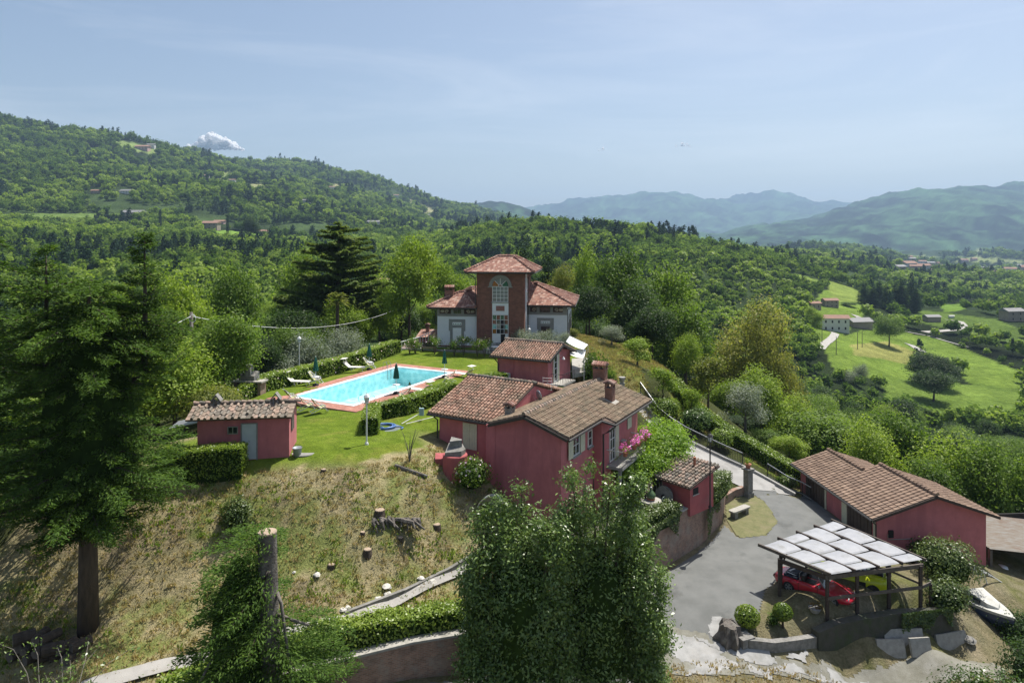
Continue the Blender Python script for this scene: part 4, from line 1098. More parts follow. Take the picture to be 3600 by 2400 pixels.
# terrace pavement before the villa
b = MB(); poly = [vl(-8.5, -1.2), vl(7.0, -2.6), vl(10.5, -2.0), vl(10.8, 2.4), vl(5.0, 2.4), vl(5.0, .1), vl(-4.5, .4), vl(-8.5, 3)]
b.prism([(p[0], p[1]) for p in poly], -.4, .07); tag(b.build('terrace_pavement', mat('terrace_tiles', (0.24, 0.17, 0.15), (0.19, 0.14, 0.125), 2.5, .9, .2, 20)), kind='structure')
b = MB(); b.beam(vl(-8.5, -1.32, .08), vl(7.0, -2.72, .08), .16, .2); tag(b.build('terrace_edging', X['concrete']), kind='structure')

# ---------------------------------------------------------------- shed
SA = math.radians(7)
S0 = Vector((-12.6, 38.6, 0))   # right front corner; the front runs to -x
shed = empty('garden_shed', S0, SA, 'small red shed with mossy tiled roof and white door, beside the clipped hedge', 'shed')
b = MB(); extx(b, [(0, -.5), (2.2, -.5), (2.2, 2.36), (1.1, 2.78), (0, 2.36)], -4.95, 0); b.build('wall', X['red'], shed)
b = MB(); b.slab([(-5.5, -.3, 2.33), (.2, -.3, 2.33), (.2, 1.1, 2.84), (-5.5, 1.1, 2.84)], .08); b.slab([(-5.5, 1.1, 2.84), (.2, 1.1, 2.84), (.2, 2.5, 2.33), (-5.5, 2.5, 2.33)], .08)
sr = b.build('roof', X['tile_under'], shed)
tl = Tiles(shed)
for (o, al, up) in (((-5.5, -.3, 2.33), (1, 0, 0), (0, 1.4, .51)), ((.2, 2.5, 2.33), (-1, 0, 0), (0, -1.4, .51))):
    tl.slope(sr, o, al, up, 5.7, 1.49, .36, .37, T_FLAT, jit=.015)
    tl.slope(sr, Vector(o) + Vector(al) * .18, al, up, 5.34, 1.49, .36, .37, T_FLATBAR, jit=.025, skip=.07, lift=.03)
tl.row(sr, (-5.5, 1.1, 2.86), (.45, 1.1, 2.86), .33, T_RIDGE)
tl.finish(290)
for x in (-4.25, -.95):
    b = MB(); b.box(x - .16, .9, 2.7, x - .08, 1.3, 3.1); b.box(x + .08, .9, 2.7, x + .16, 1.3, 3.1); b.beam((x - .26, 1.1, 3.06), (x + .02, 1.1, 3.42), .5, .06, up=(0, 0, 1)); b.beam((x + .28, 1.1, 3.04), (x, 1.1, 3.42), .5, .06, up=(0, 0, 1)); b.build('vent_chimney', X['stone'], shed)
b = MB(); b.box(-2.55, -.04, -.02, -1.78, -.003, 1.95); dr = b.build('door', mat('pale_blue_door', (0.50, 0.55, 0.57), (0.44, 0.49, 0.51), 2, .6), shed)
b = MB(); b.box(-2.62, -.06, -.06, -2.55, -.002, 2.0); b.box(-1.78, -.06, -.06, -1.71, -.002, 2.0); b.box(-2.55, -.06, 1.951, -1.78, -.002, 2.0); b.build('door_frame', X['grey_trim'], dr)
window(shed, (-3.05, -.003, 1.42), FRONT, .55, .42, 2, 1, fr=.04, frame=X['grey_metal'], sill=False)
b = MB(); b.box(.002, .5, 1.35, .05, 1.2, 2.2); b.build('dark_hatch', X['old_wood'], shed)
b = MB(); b.slab([(-6.6, .3, 1.75), (-5.0, .3, 2.05), (-5.0, 1.9, 2.05), (-6.6, 1.9, 1.75)], .05); b.build('lean_to_sheet', X['grey_metal'], shed)
# ---------------------------------------------------------------- foliage
def kites(P_, N_, size, aspect=0.55, rng=RG, fold=0.12, roll=None):
    """leaf-shaped quads centred on P_ with normals N_"""
    n = len(P_); P_ = np.asarray(P_, float)
    N_ = N_ / np.maximum(np.linalg.norm(N_, axis=1, keepdims=True), 1e-9)
    r = rng.normal(size=(n, 3)) if roll is None else roll
    T = r - N_ * (r * N_).sum(1, keepdims=True); T /= np.maximum(np.linalg.norm(T, axis=1, keepdims=True), 1e-9)
    Bn = np.cross(N_, T)
    s = (np.asarray(size) * (0.7 + 0.6 * rng.random(n)))[:, None] if np.ndim(size) == 0 else np.asarray(size)[:, None]
    a = P_ - T * s * 0.5; c = P_ + T * s * 0.5
    b = P_ + Bn * s * aspect * 0.5 + N_ * s * fold - T * s * 0.08; d = P_ - Bn * s * aspect * 0.5 + N_ * s * fold - T * s * 0.08
    V = np.stack([a, b, c, d], 1).reshape(-1, 3)
    return V

def leaf_mesh(name, Vs, m):
    V = np.concatenate(Vs) if isinstance(Vs, list) else Vs
    F = np.arange(len(V)).reshape(-1, 4)
    return np_mesh(name, V, F, m)

def blob_leaves(blobs, nclump, per, clump_r, size, rng=RG, aspect=0.6, shell=0.55, up=0.5, out=0.7, flat=1.0):
    """clumps on the outer part of ellipsoids, leaves scattered in every clump"""
    bl = np.array(blobs, float); vol = (bl[:, 3] * bl[:, 4] * bl[:, 5]) ** (2 / 3); pr = vol / vol.sum()
    k = rng.choice(len(bl), nclump, p=pr)
    d = rng.normal(size=(nclump, 3)); d /= np.linalg.norm(d, axis=1, keepdims=True)
    low = d[:, 2] < -0.5; d[low, 2] *= 0.6
    r = shell + (1 - shell) * rng.random(nclump) ** 0.6
    C = bl[k, :3] + d * bl[k, 3:6] * r[:, None]
    j = np.repeat(np.arange(nclump), per); n = len(j)
    q = rng.normal(size=(n, 3)) * np.array([1, 1, flat]) * 0.5
    Pn = C[j] + q * clump_r
    N_ = d[j] * out + rng.normal(size=(n, 3)) * 0.55 + np.array([0, 0, up])
    return kites(Pn, N_, size, aspect, rng)

G1 = S(62, 84, 30); G2 = S(92, 118, 42); G3 = S(126, 148, 52); G4 = S(46, 66, 30)
LEAF = {
    'broad': mat_leaf('leaf_broad', [S(46, 70, 22), S(70, 98, 30), S(98, 126, 40), S(122, 148, 56)]),
    'light': mat_leaf('leaf_light', [S(66, 92, 22), S(96, 124, 32), S(124, 150, 44), S(152, 172, 66)]),
    'dark': mat_leaf('leaf_dark', [S(28, 46, 20), S(44, 66, 26), S(62, 88, 34), S(84, 108, 46)], 0.4),
    'gold': mat_leaf('leaf_gold', [S(66, 86, 30), S(98, 112, 40), S(130, 138, 56), S(158, 158, 88)]),
    'olive': mat_leaf('leaf_olive', [S(74, 90, 62), S(104, 120, 86), S(136, 150, 116), S(160, 170, 142)], 0.25),
    'laurel': mat_leaf('leaf_laurel', [S(34, 52, 20), S(60, 86, 32), S(92, 120, 46), S(132, 158, 76)], 0.22, 0.36, 0.5),
    'spruce': mat_leaf('needle_spruce', [S(32, 52, 20), S(52, 78, 26), S(76, 106, 36), S(118, 146, 60)], 0.36, 0.7, 0.15),
    'cedar': mat_leaf('needle_cedar', [S(44, 66, 28), S(70, 94, 38), S(100, 120, 50), S(126, 140, 66)], 0.34, 0.7, 0.15),
    'pine': mat_leaf('needle_pine', [S(24, 40, 24), S(38, 58, 34), S(54, 76, 44), S(72, 94, 56)], 0.15, 0.8, 0.1),
    'hedge': mat_leaf('leaf_hedge', [S(54, 78, 20), S(84, 112, 28), S(118, 144, 42), S(150, 170, 72)], 0.35, 0.4, 0.45),
    'ivy': mat_leaf('leaf_ivy', [S(44, 62, 24), S(66, 88, 34), S(98, 116, 50), S(126, 140, 74)], 0.2, 0.4, 0.4),
    'rust': mat_leaf('leaf_rust', [S(70, 60, 34), S(104, 84, 44), S(126, 112, 50), S(96, 104, 44)]),
    'grass': mat_leaf('grass_blade', [S(104, 112, 48), S(142, 138, 78), S(170, 156, 104), S(190, 176, 132)], 0.3, 0.8, 0.1),
}
LEAF_CORE = mat('leaf_shadow_core', S(36, 50, 20), S(48, 66, 26), 3, 1.0, spec=0.0)  # dark green that paints the inner shade of hedges and crowns

def tube_mesh(name, segs, m, n=7):
    b = MB()
    for pts, r in segs: b.tube(pts, r, n)
    return b.mesh(name, m, True)

def limbs(h, r, rng, spread=1.0, nl=6, fork=0.45, lean=0.0):
    """a tapered trunk that sways, with limbs reaching into the crown"""
    segs = []; pts = [Vector((0, 0, -.6))]; x = y = 0
    for k in range(1, 7):
        x += rng.normal() * .04 * h / 6 + lean * h / 6; y += rng.normal() * .04 * h / 6
        pts.append(Vector((x, y, h * .9 * k / 6)))
    segs.append((pts, [r * (1.25 - .95 * k / 6) if k else r * 1.5 for k in range(7)]))
    for k in range(nl):
        t = fork + (0.9 - fork) * k / nl; i = min(5, int(t * 6)); p = pts[i].lerp(pts[i + 1], t * 6 - i)
        a = k * 2.4 + rng.random(); ln = spread * (1.05 - t * .5) * (.8 + .4 * rng.random())
        d = Vector((math.cos(a), math.sin(a), .55 + .4 * rng.random()))
        q1 = p + d * ln * .5; q2 = p + d * ln + Vector((0, 0, ln * .25))
        segs.append(([p, q1, q2], [r * .45 * (1 - t * .5), r * .28, r * .09]))
    return segs

PROTO = {}
def proto(kind, seed, h, rad, leaf, nclump, per, clump_r, size, form='round', trunk=0.22, r0=0.16, bark='bark', aspect=0.6, shell=0.5):
    """(trunk mesh, crown mesh) of a tree with base at 0, height h and crown radius rad"""
    rng = np.random.default_rng(seed)
    zb = h * trunk
    bl = []
    if form == 'round':
        cz = (h + zb) / 2; hz = (h - zb) / 2
        bl.append((0, 0, cz, rad * .72, rad * .72, hz * .86))
        for k in range(9):
            a = k * 2.4 + rng.random(); zz = zb + (h - zb) * (.22 + .62 * rng.random()); rr = rad * math.sqrt(max(.1, 1 - ((zz - cz) / hz) ** 2)) * .62
            s = rad * (.34 + .2 * rng.random()); bl.append((rr * math.cos(a), rr * math.sin(a), zz, s, s, s * .9))
    elif form == 'open':
        for k in range(11):
            a = k * 2.4 + rng.random(); t = rng.random(); zz = zb + (h - zb) * (.15 + .8 * t); rr = rad * (.85 - .45 * t) * (.35 + .65 * rng.random())
            s = rad * (.22 + .2 * rng.random()); bl.append((rr * math.cos(a), rr * math.sin(a), zz, s * 1.15, s * 1.15, s * .75))
    elif form == 'cone':
        for k in range(14):
            t = k / 13; zz = zb + (h - zb) * t; s = max(.25, rad * (1 - t) ** .8); bl.append((rng.normal() * .1 * rad, rng.normal() * .1 * rad, zz, s, s, (h - zb) * .075 + .1))
    elif form == 'column':
        bl.append((0, 0, (h + zb) / 2, rad, rad, (h - zb) / 2))
    elif form == 'multi':
        for k in range(7):
            a = k * 2.4 + rng.random(); rr = rad * .5 * math.sqrt(rng.random()); hh = h * (.62 + .38 * rng.random()); s = rad * (.42 + .15 * rng.random())
            bl.append((rr * math.cos(a), rr * math.sin(a), zb + (hh - zb) / 2, s, s, (hh - zb) / 2))
    V = blob_leaves(bl, nclump, per, clump_r, size, rng, aspect, shell, flat=.45 if form == 'cone' else .8)
    crown = leaf_mesh('crown_' + kind, V, LEAF[leaf])
    tr = tube_mesh('trunk_' + kind, limbs(h * (.8 if form in ('cone', 'column') else .72), r0, rng, rad * .75, 3 if form in ('cone', 'column') else 7), X[bark])
    PROTO[kind] = (tr, crown)

#      kind        seed  h   rad  leaf     clumps per  cr   size
proto('broad_a', 1, 9.0, 3.4, 'broad', 520, 24, 1.0, .26)
proto('broad_b', 2, 8.0, 3.6, 'light', 520, 24, 1.0, .26, 'open')
proto('broad_c', 3, 9.5, 3.2, 'dark', 520, 24, .95, .26)
proto('broad_d', 4, 7.5, 3.0, 'broad', 520, 24, .85, .24, 'multi', .12)
proto('broad_e', 5, 10.0, 3.3, 'light', 500, 24, 1.05, .25, 'multi', .15)
proto('broad_f', 6, 8.5, 3.8, 'gold', 700, 26, .75, .2)
proto('olive', 7, 4.6, 2.4, 'olive', 340, 16, .7, .22, 'open', .2, .14, 'bark_grey', .3)
proto('fir', 8, 13.0, 2.9, 'pine', 460, 14, .9, .42, 'cone', .08, .2, 'bark', .3, .35)
proto('cypress', 9, 9.0, .8, 'pine', 260, 14, .5, .3, 'column', .03, .12, 'bark', .5, .7)
proto('fruit', 10, 4.2, 1.7, 'light', 240, 14, .6, .2, 'open', .22, .09)
proto('bush', 11, 2.2, 1.5, 'broad', 220, 16, .45, .17, 'multi', .0, .05)
proto('bush_dark', 12, 2.4, 1.6, 'dark', 230, 16, .45, .18, 'multi', .0, .05)
proto('bush_olive', 13, 3.0, 2.2, 'olive', 330, 16, .55, .18, 'multi', .0, .08, 'bark_grey', .35)

def plant(kind, loc, s=1.0, rz=None, name='tree', label=None, cat='tree', group=None, sz=None, crown_mat=None):
    o = empty(name, loc, RD.uniform(0, 6.28) if rz is None else rz, label, cat, group)
    o.scale = (s, s, sz or s)
    tr, cr = PROTO[kind]
    if crown_mat:
        cr = cr.copy(); cr.materials.clear(); cr.materials.append(LEAF[crown_mat])
    link('trunk', tr, o); link('crown', cr, o)
    return o

# ---- hedges: clipped boxes of leaves round a shaded core
def hedge_line(name, pts, wd, ht, label, leaf='hedge', size=.11, dens=170, zfun=None, taper=.06, cat='hedge', wave=.06, flowers=None):
    """pts: list of (x, y) or (x, y, z); runs along the ground"""
    P3 = [(p[0], p[1], (p[2] if len(p) > 2 else Hs(p[0], p[1]))) for p in pts]
    ps = []; ns = []; core = MB(); rings = []
    L_ = [Vector(p) for p in P3]
    for i, p in enumerate(L_):
        d = (L_[min(i + 1, len(L_) - 1)] - L_[max(i - 1, 0)]); d.z = 0; d.normalize(); rings.append((p, Vector((-d.y, d.x, 0))))
    for (p, a), (q, b) in zip(rings[:-1], rings[1:]):
        ln = (q - p).length; n1 = int(ln * ht * dens); n2 = int(ln * wd * dens * 2.4)
        t = RG.random(n1 * 2 + n2)
        base = np.array(p)[None] * (1 - t[:, None]) + np.array(q)[None] * t[:, None]
        sd_ = np.array(a)[None] * (1 - t[:, None]) + np.array(b)[None] * t[:, None]
        hh = np.r_[RG.random(n1 * 2), np.ones(n2)]
        si = np.r_[np.ones(n1), -np.ones(n1), RG.random(n2) * 2 - 1]
        k = np.r_[np.ones(n1 * 2), np.zeros(n2)]
        w_ = wd / 2 * (1 - taper * hh)
        topw = ht + wave * np.sin(base[:, 0] * 2.1 + base[:, 1] * 1.3) * 0.6
        Pn = base + sd_ * (si * w_)[:, None] + np.array([0, 0, 1]) * (hh * topw)[:, None] + RG.normal(size=(len(t), 3)) * wave * .8
        Nn = sd_ * (si * k)[:, None] + np.array([0, 0, 1]) * (1 - k + .25)[:, None] + RG.normal(size=(len(t), 3)) * .5
        ps.append(Pn); ns.append(Nn)
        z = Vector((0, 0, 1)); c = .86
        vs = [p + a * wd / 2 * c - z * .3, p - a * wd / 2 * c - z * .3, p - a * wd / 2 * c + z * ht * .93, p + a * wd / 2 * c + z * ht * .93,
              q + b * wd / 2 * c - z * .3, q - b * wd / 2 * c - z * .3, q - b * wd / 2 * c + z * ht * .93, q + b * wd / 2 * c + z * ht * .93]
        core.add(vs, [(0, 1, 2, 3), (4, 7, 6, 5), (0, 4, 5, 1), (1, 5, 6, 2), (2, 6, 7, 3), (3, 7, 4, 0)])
    # ends
    for (p, a), sg in ((rings[0], -1), (rings[-1], 1)):
        n1 = int(wd * ht * dens * 1.2); d = a.cross(Vector((0, 0, 1))) * 1.0
        dd = Vector((a.y, -a.x, 0)) * (-sg) * -1
        Pn = np.array(p)[None] + np.array(a)[None] * ((RG.random(n1) - .5) * wd)[:, None] + np.array([0, 0, 1]) * (RG.random(n1) * ht)[:, None] + np.array(dd)[None] * .03
        ps.append(Pn + RG.normal(size=(n1, 3)) * .04); ns.append(np.array(dd)[None] + RG.normal(size=(n1, 3)) * .5)
    V = kites(np.concatenate(ps), np.concatenate(ns), size, .6)
    o = link(name, leaf_mesh(name, V, LEAF[leaf])); tag(o, label, cat)
    core.build('branch_core', LEAF_CORE, o)  # solid dark core painted as shade behind the leaves
    if flowers:
        fm_, num = flowers; A = np.concatenate(ps); B = np.concatenate(ns); ii = RG.integers(0, len(A), num)
        tag(link('blossom', leaf_mesh('blossom', kites(A[ii] + B[ii] * .04, B[ii] + RG.normal(size=(num, 3)) * .3, size * .9, .9), fm_), o), kind='stuff')
    return o

def ball_bush(name, loc, rx, ry, rz_, label, leaf='hedge', size=.1, n=1500, cat='bush', stem=True, flowers=None, jitter=.07, group=None, flat=False):
    """one rounded shrub sitting at loc"""
    o = empty(name, loc, 0, label, cat, group)
    rng = np.random.default_rng(int(abs(loc[0] * 131 + loc[1] * 17) * 10) % 99991)
    d = rng.normal(size=(n, 3)); d /= np.linalg.norm(d, axis=1, keepdims=True); d[:, 2] = np.where(d[:, 2] < -.45, -d[:, 2], d[:, 2])
    lump = 1 + .12 * np.sin(d[:, 0] * 5 + loc[0]) * np.cos(d[:, 1] * 4.3 + d[:, 2] * 3)
    Pn = d * np.array([rx, ry, rz_]) * (lump * (.9 + .14 * rng.random(n)))[:, None] + np.array([0, 0, rz_ * .95]) + rng.normal(size=(n, 3)) * jitter
    V = kites(Pn, d + rng.normal(size=(n, 3)) * .45 + np.array([0, 0, .3]), size, .6, rng)
    link('foliage', leaf_mesh('foliage', V, LEAF[leaf]), o)
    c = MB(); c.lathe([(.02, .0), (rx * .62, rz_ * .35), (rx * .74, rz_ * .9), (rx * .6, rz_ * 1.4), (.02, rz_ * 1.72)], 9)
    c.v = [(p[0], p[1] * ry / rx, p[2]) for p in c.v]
    c.build('branch_core', LEAF_CORE, o)  # dark lathe painted as the shrub's inner shade
    if flowers:
        fm_, num = flowers; ii = rng.integers(0, n, num)
        tag(link('blossom', leaf_mesh('blossom', kites(Pn[ii] + d[ii] * .05, d[ii] + rng.normal(size=(num, 3)) * .3, size * 1.2, .9, rng), fm_), o), kind='stuff')
    return o

def fronds_tree(name, loc, h, r0, levels, label, leaf, cat, seed, into=None, spray=.22, droop=.25, top_taper=.75, rmax=4.0, rmin=.6, z0=2.0, dens=1.0, up_tips=0.0, asp=.32, yscale=1.0, sector=None, trunk_mat='bark', bent=None):
    """conifer: trunk, whorled branches, flat fans of needle sprays along every branch"""
    rng = np.random.default_rng(seed)
    o = into or empty(name, loc, 0, label, cat); mo = Matrix.Translation(Vector(loc) - o.location) if into else None
    b = MB(); pt = [(0, 0, -.8), (0, 0, h * .3), (.05, 0, h * .65), (0, .05, h)] if not into else [(-(loc[0] - o.location.x), -(loc[1] - o.location.y), z0 - 2.2), (0, 0, z0), (.05, 0, (z0 + h) / 2), (0, .05, h)]
    b.tube(pt, [r0 * 1.3, r0, r0 * .6, r0 * .12], 10); b.build('leader' if into else 'trunk', X[trunk_mat], o, mo, smooth=True)
    Ps = []; Ns = []; Ro = []; Sz = []; br = MB()
    for L_ in range(levels):
        t = L_ / (levels - 1); z = z0 + (h - z0) * t
        rad = rmin + (rmax - rmin) * (1 - t) ** top_taper
        if bent: rad *= bent(t)
        nb = max(4, int((7 + 3 * rng.random()) * (1 - t * .35)))
        a0 = rng.random() * 6.28
        for k in range(nb):
            a = a0 + k * 6.283 / nb + rng.normal() * .2
            if sector and not sector(a, t): continue
            ln = rad * (.65 + .5 * rng.random()); zz = z + rng.normal() * .25
            dx, dy = math.cos(a), math.sin(a) * yscale
            m = int(max(5, ln / .16) )
            s = (np.arange(m) + .5) / m
            rise = .18 * (1 - t)
            pz = zz + ln * (rise * s - droop * s ** 2 + up_tips * s ** 3)
            spine = np.c_[dx * ln * s, dy * ln * s, pz]
            br.tube([(0, 0, zz), tuple(spine[m // 2]), tuple(spine[-1])], [r0 * .16 * (1.1 - t), r0 * .09, .01], 4, caps=False)
            side = np.array([-dy, dx, 0.0])
            kk = int(8 * dens)
            for side_s in np.linspace(-1, 1, kk):
                w_ = (.12 + .30 * ln * .5 * (1 - s) + .1) * abs(side_s)
                Pn = spine + side[None] * (np.sign(side_s) * w_)[:, None] + np.array([dx, dy, 0])[None] * (w_ * .7)[:, None]
                Pn[:, 2] -= w_ * (.22 + .3 * droop) * rng.random(m); Pn += rng.normal(size=Pn.shape) * .07
                Ps.append(Pn); Ns.append(np.array([0, 0, 1.0])[None] + rng.normal(size=Pn.shape) * .42)
                Ro.append(side[None] * np.sign(side_s) * .8 + np.array([dx, dy, -.15])[None] + rng.normal(size=Pn.shape) * .35); Sz.append(spray * (.7 + .6 * rng.random(m)))
    # leader tuft
    V = kites(np.concatenate(Ps), np.concatenate(Ns), np.concatenate(Sz), asp, rng, .1, np.concatenate(Ro))
    link('crown', leaf_mesh('crown', V, LEAF[leaf]), o, mo)
    br.build('branches', X[trunk_mat], o, mo)
    return o
# ---------------------------------------------------------------- pool
pool = empty('swimming_pool', (POOL_C[0], POOL_C[1], 0), -math.radians(27), 'rectangular swimming pool with turquoise water, white rim and terracotta paving on the lawn', 'swimming pool')
hw, hl = POOL_W / 2, POOL_L / 2
def ring(mb, a0, b0, a1, b1, z0, z1):
    """frame between the half sizes (a0, b0) inside and (a1, b1) outside"""
    mb.box(-a1, -b1, z0, -a0, b1, z1); mb.box(a0, -b1, z0, a1, b1, z1); mb.box(-a0, -b1, z0, a0, -b0, z1); mb.box(-a0, b0, z0, a0, b1, z1)
    return mb
b = MB(); b.box(-hw, -hl, -2.0, hw, hl, -1.5)
b.box(-hw - .2, -hl - .2, -2, -hw, hl + .2, .02); b.box(hw, -hl - .2, -2, hw + .2, hl + .2, .02); b.box(-hw, -hl - .2, -2, hw, -hl, .02); b.box(-hw, hl, -2, hw, hl + .2, .02)
m, t, bs = _mat('pool_liner_caustics'); c = t.nodes.new('ShaderNodeTexCoord')
bs.inputs['Base Color'].default_value = (0.6, 0.86, 0.88, 1); bs.inputs['Roughness'].default_value = 0.6
vo = t.nodes.new('ShaderNodeTexVoronoi'); vo.feature = 'SMOOTH_F1'; vo.inputs['Scale'].default_value = 2.6; vo.inputs['Smoothness'].default_value = 0.4  # bright cell edges paint water caustics into the basin colour
nn = _noise(t, 1.6, 3); mm = t.nodes.new('ShaderNodeMixRGB'); mm.inputs['Fac'].default_value = .25
t.links.new(c.outputs['Object'], mm.inputs['Color1']); t.links.new(nn.outputs['Color'], mm.inputs['Color2']); t.links.new(mm.outputs['Color'], vo.inputs['Vector'])
r = _ramp(t, vo.outputs['Distance'], [(0.15, (0.46, 0.74, 0.78)), (0.45, (0.56, 0.82, 0.85)), (0.75, (0.80, 0.95, 0.96))]); t.links.new(r.outputs['Color'], bs.inputs['Base Color'])
b.build('basin', m, pool)
# water: a real body of clear, faintly blue water with ripples
m, t, bs = _mat('pool_water')
bs.inputs['Base Color'].default_value = (0.62, 0.90, 0.93, 1); bs.inputs['Roughness'].default_value = 0.03; bs.inputs['Specular IOR Level'].default_value = 0.5
nz_ = _noise(t, 2.4, 3, 0.5, dist=0.8); u = t.nodes.new('ShaderNodeBump'); u.inputs['Strength'].default_value = .5; u.inputs['Distance'].default_value = .06
t.links.new(nz_.outputs['Fac'], u.inputs['Height']); t.links.new(u.outputs['Normal'], bs.inputs['Normal'])
tb = t.nodes.new('ShaderNodeBsdfTransparent'); tb.inputs['Color'].default_value = (0.78, 0.96, 0.975, 1)
gl = t.nodes.new('ShaderNodeBsdfGlossy'); gl.inputs['Roughness'].default_value = .03; t.links.new(u.outputs['Normal'], gl.inputs['Normal'])
fr = t.nodes.new('ShaderNodeFresnel'); fr.inputs['IOR'].default_value = 1.33; t.links.new(u.outputs['Normal'], fr.inputs['Normal'])
ms = t.nodes.new('ShaderNodeMixShader'); t.links.new(fr.outputs['Fac'], ms.inputs['Fac']); t.links.new(tb.outputs['BSDF'], ms.inputs[1]); t.links.new(gl.outputs['BSDF'], ms.inputs[2])
t.links.new(ms.outputs['Shader'], t.nodes['Material Output'].inputs['Surface'])
b = MB(); b.poly([(-hw, -hl, -.13), (hw, -hl, -.13), (hw, hl, -.13), (-hw, hl, -.13)]); b.build('water', m, pool)
b = MB(); ring(b, hw - .02, hl - .02, hw + .34, hl + .34, .021, .075); b.build('rim', X['white_paint'], pool)
b = MB(); ring(b, hw + .34, hl + .34, hw + 1.5, hl + 1.5, -.3, .03); paving = b.build('paving', X['deck_joint'], pool)
sq = 0.387; pm = MB(); g = .008
pm.add([(-sq / 2 + g, -sq / 2 + g, .02), (sq / 2 - g, -sq / 2 + g, .02), (sq / 2 - g, sq / 2 - g, .02), (-sq / 2 + g, sq / 2 - g, .02), (-sq / 2 + g, -sq / 2 + g, 0), (sq / 2 - g, -sq / 2 + g, 0), (sq / 2 - g, sq / 2 - g, 0), (-sq / 2 + g, sq / 2 - g, 0)],
       [(0, 1, 2, 3), (0, 4, 5, 1), (1, 5, 6, 2), (2, 6, 7, 3), (3, 7, 4, 0)])
T_PAVE = pm.mesh('paving_tile', X['deck'])
tl = Tiles(pool)
na = int(round(2 * (hw + 1.5) / sq)); nb = int(round(2 * (hl + 1.5) / sq))
for i in range(na):
    for j in range(nb):
        x = -hw - 1.5 + (i + .5) * 2 * (hw + 1.5) / na; y = -hl - 1.5 + (j + .5) * 2 * (hl + 1.5) / nb
        if abs(x) < hw + .34 + sq / 2 - .02 and abs(y) < hl + .34 + sq / 2 - .02: continue
        tl.items.append((paving, Matrix.Translation((x, y, .03 + RD.uniform(0, .005))), T_PAVE))
tl.finish(299, 'paving_tile')
lad = MB()
for s in (-.25, .25): lad.tube([(-hw - .5, hl * .78 + s, .07), (-hw - .45, hl * .78 + s, .75), (-hw - .1, hl * .78 + s, .8), (-hw + .06, hl * .78 + s, .5), (-hw + .06, hl * .78 + s, -.8)], .022, 6)
lad.build('ladder', X['grey_metal'], pool)
def pw(a, b_, z=0):
    return (POOL_C[0] + E1[0] * a + E2[0] * b_, POOL_C[1] + E1[1] * a + E2[1] * b_, z)

# ---------------------------------------------------------------- poolside furniture
X['stripe'] = None
def stripe_mat():
    m, t, b = _mat('striped_canvas'); c = t.nodes.new('ShaderNodeTexCoord'); s = t.nodes.new('ShaderNodeSeparateXYZ'); t.links.new(c.outputs['Object'], s.inputs[0])
    a = t.nodes.new('ShaderNodeMath'); a.operation = 'MULTIPLY_ADD'; a.inputs[1].default_value = 1.9; a.inputs[2].default_value = .5; t.links.new(s.outputs[0], a.inputs[0])
    r = _ramp(t, a.outputs[0], [(0, (0.55, 0.52, 0.42)), (.22, (0.14, 0.24, 0.07)), (.40, (0.58, 0.45, 0.13)), (.5, (0.60, 0.56, 0.44)), (.62, (0.58, 0.45, 0.13)), (.72, (0.12, 0.22, 0.06)), (.9, (0.58, 0.55, 0.45))])
    r.color_ramp.interpolation = 'CONSTANT'; t.links.new(r.outputs['Color'], b.inputs['Base Color']); b.inputs['Roughness'].default_value = .9
    return m
X['stripe'] = stripe_mat()
def lounger(loc, rz, label, group='white sun loungers with canopies round the pool'):
    """foot at +x, raised back at -x, small sun canopy over the head"""
    o = empty('sun_lounger', loc, rz, label, 'sun lounger', group)
    b = MB()
    for s in (-.31, .31): b.tube([(-.42, s, .36), (1.05, s, .36)], .022, 6); b.tube([(-.42, s, .36), (-.95, s, .80)], .022, 6)
    b.tube([(1.05, -.31, .36), (1.05, .31, .36)], .022, 6); b.tube([(-.95, -.31, .80), (-.95, .31, .80)], .022, 6); b.build('frame', X['white_paint'], o)
    for x in (-.25, .8):
        for s in (-.29, .29): b = MB(); b.tube([(x, s, .36), (x + .12, s, .0)], .02, 6); b.build('leg', X['white_paint'], o)
    b = MB(); b.box(-.42, -.29, .362, 1.03, .29, .385); b.build('seat', X['off_white'], o)
    b = MB(); b.slab([(-.93, -.29, .805), (-.42, -.29, .385), (-.42, .29, .385), (-.93, .29, .805)], .025); b.build('backrest', X['off_white'], o)
    b = MB()
    for s in (-.31, .31): b.tube([(-.72, s, .62), (-.98, s, 1.12)], .015, 5)
    b.build('canopy_arm', X['white_paint'], o)
    b = MB(); b.slab([(-1.22, -.36, 1.12), (-.70, -.36, 1.16), (-.70, .36, 1.16), (-1.22, .36, 1.12)], .03); b.build('canopy', X['off_white'], o)
    return o
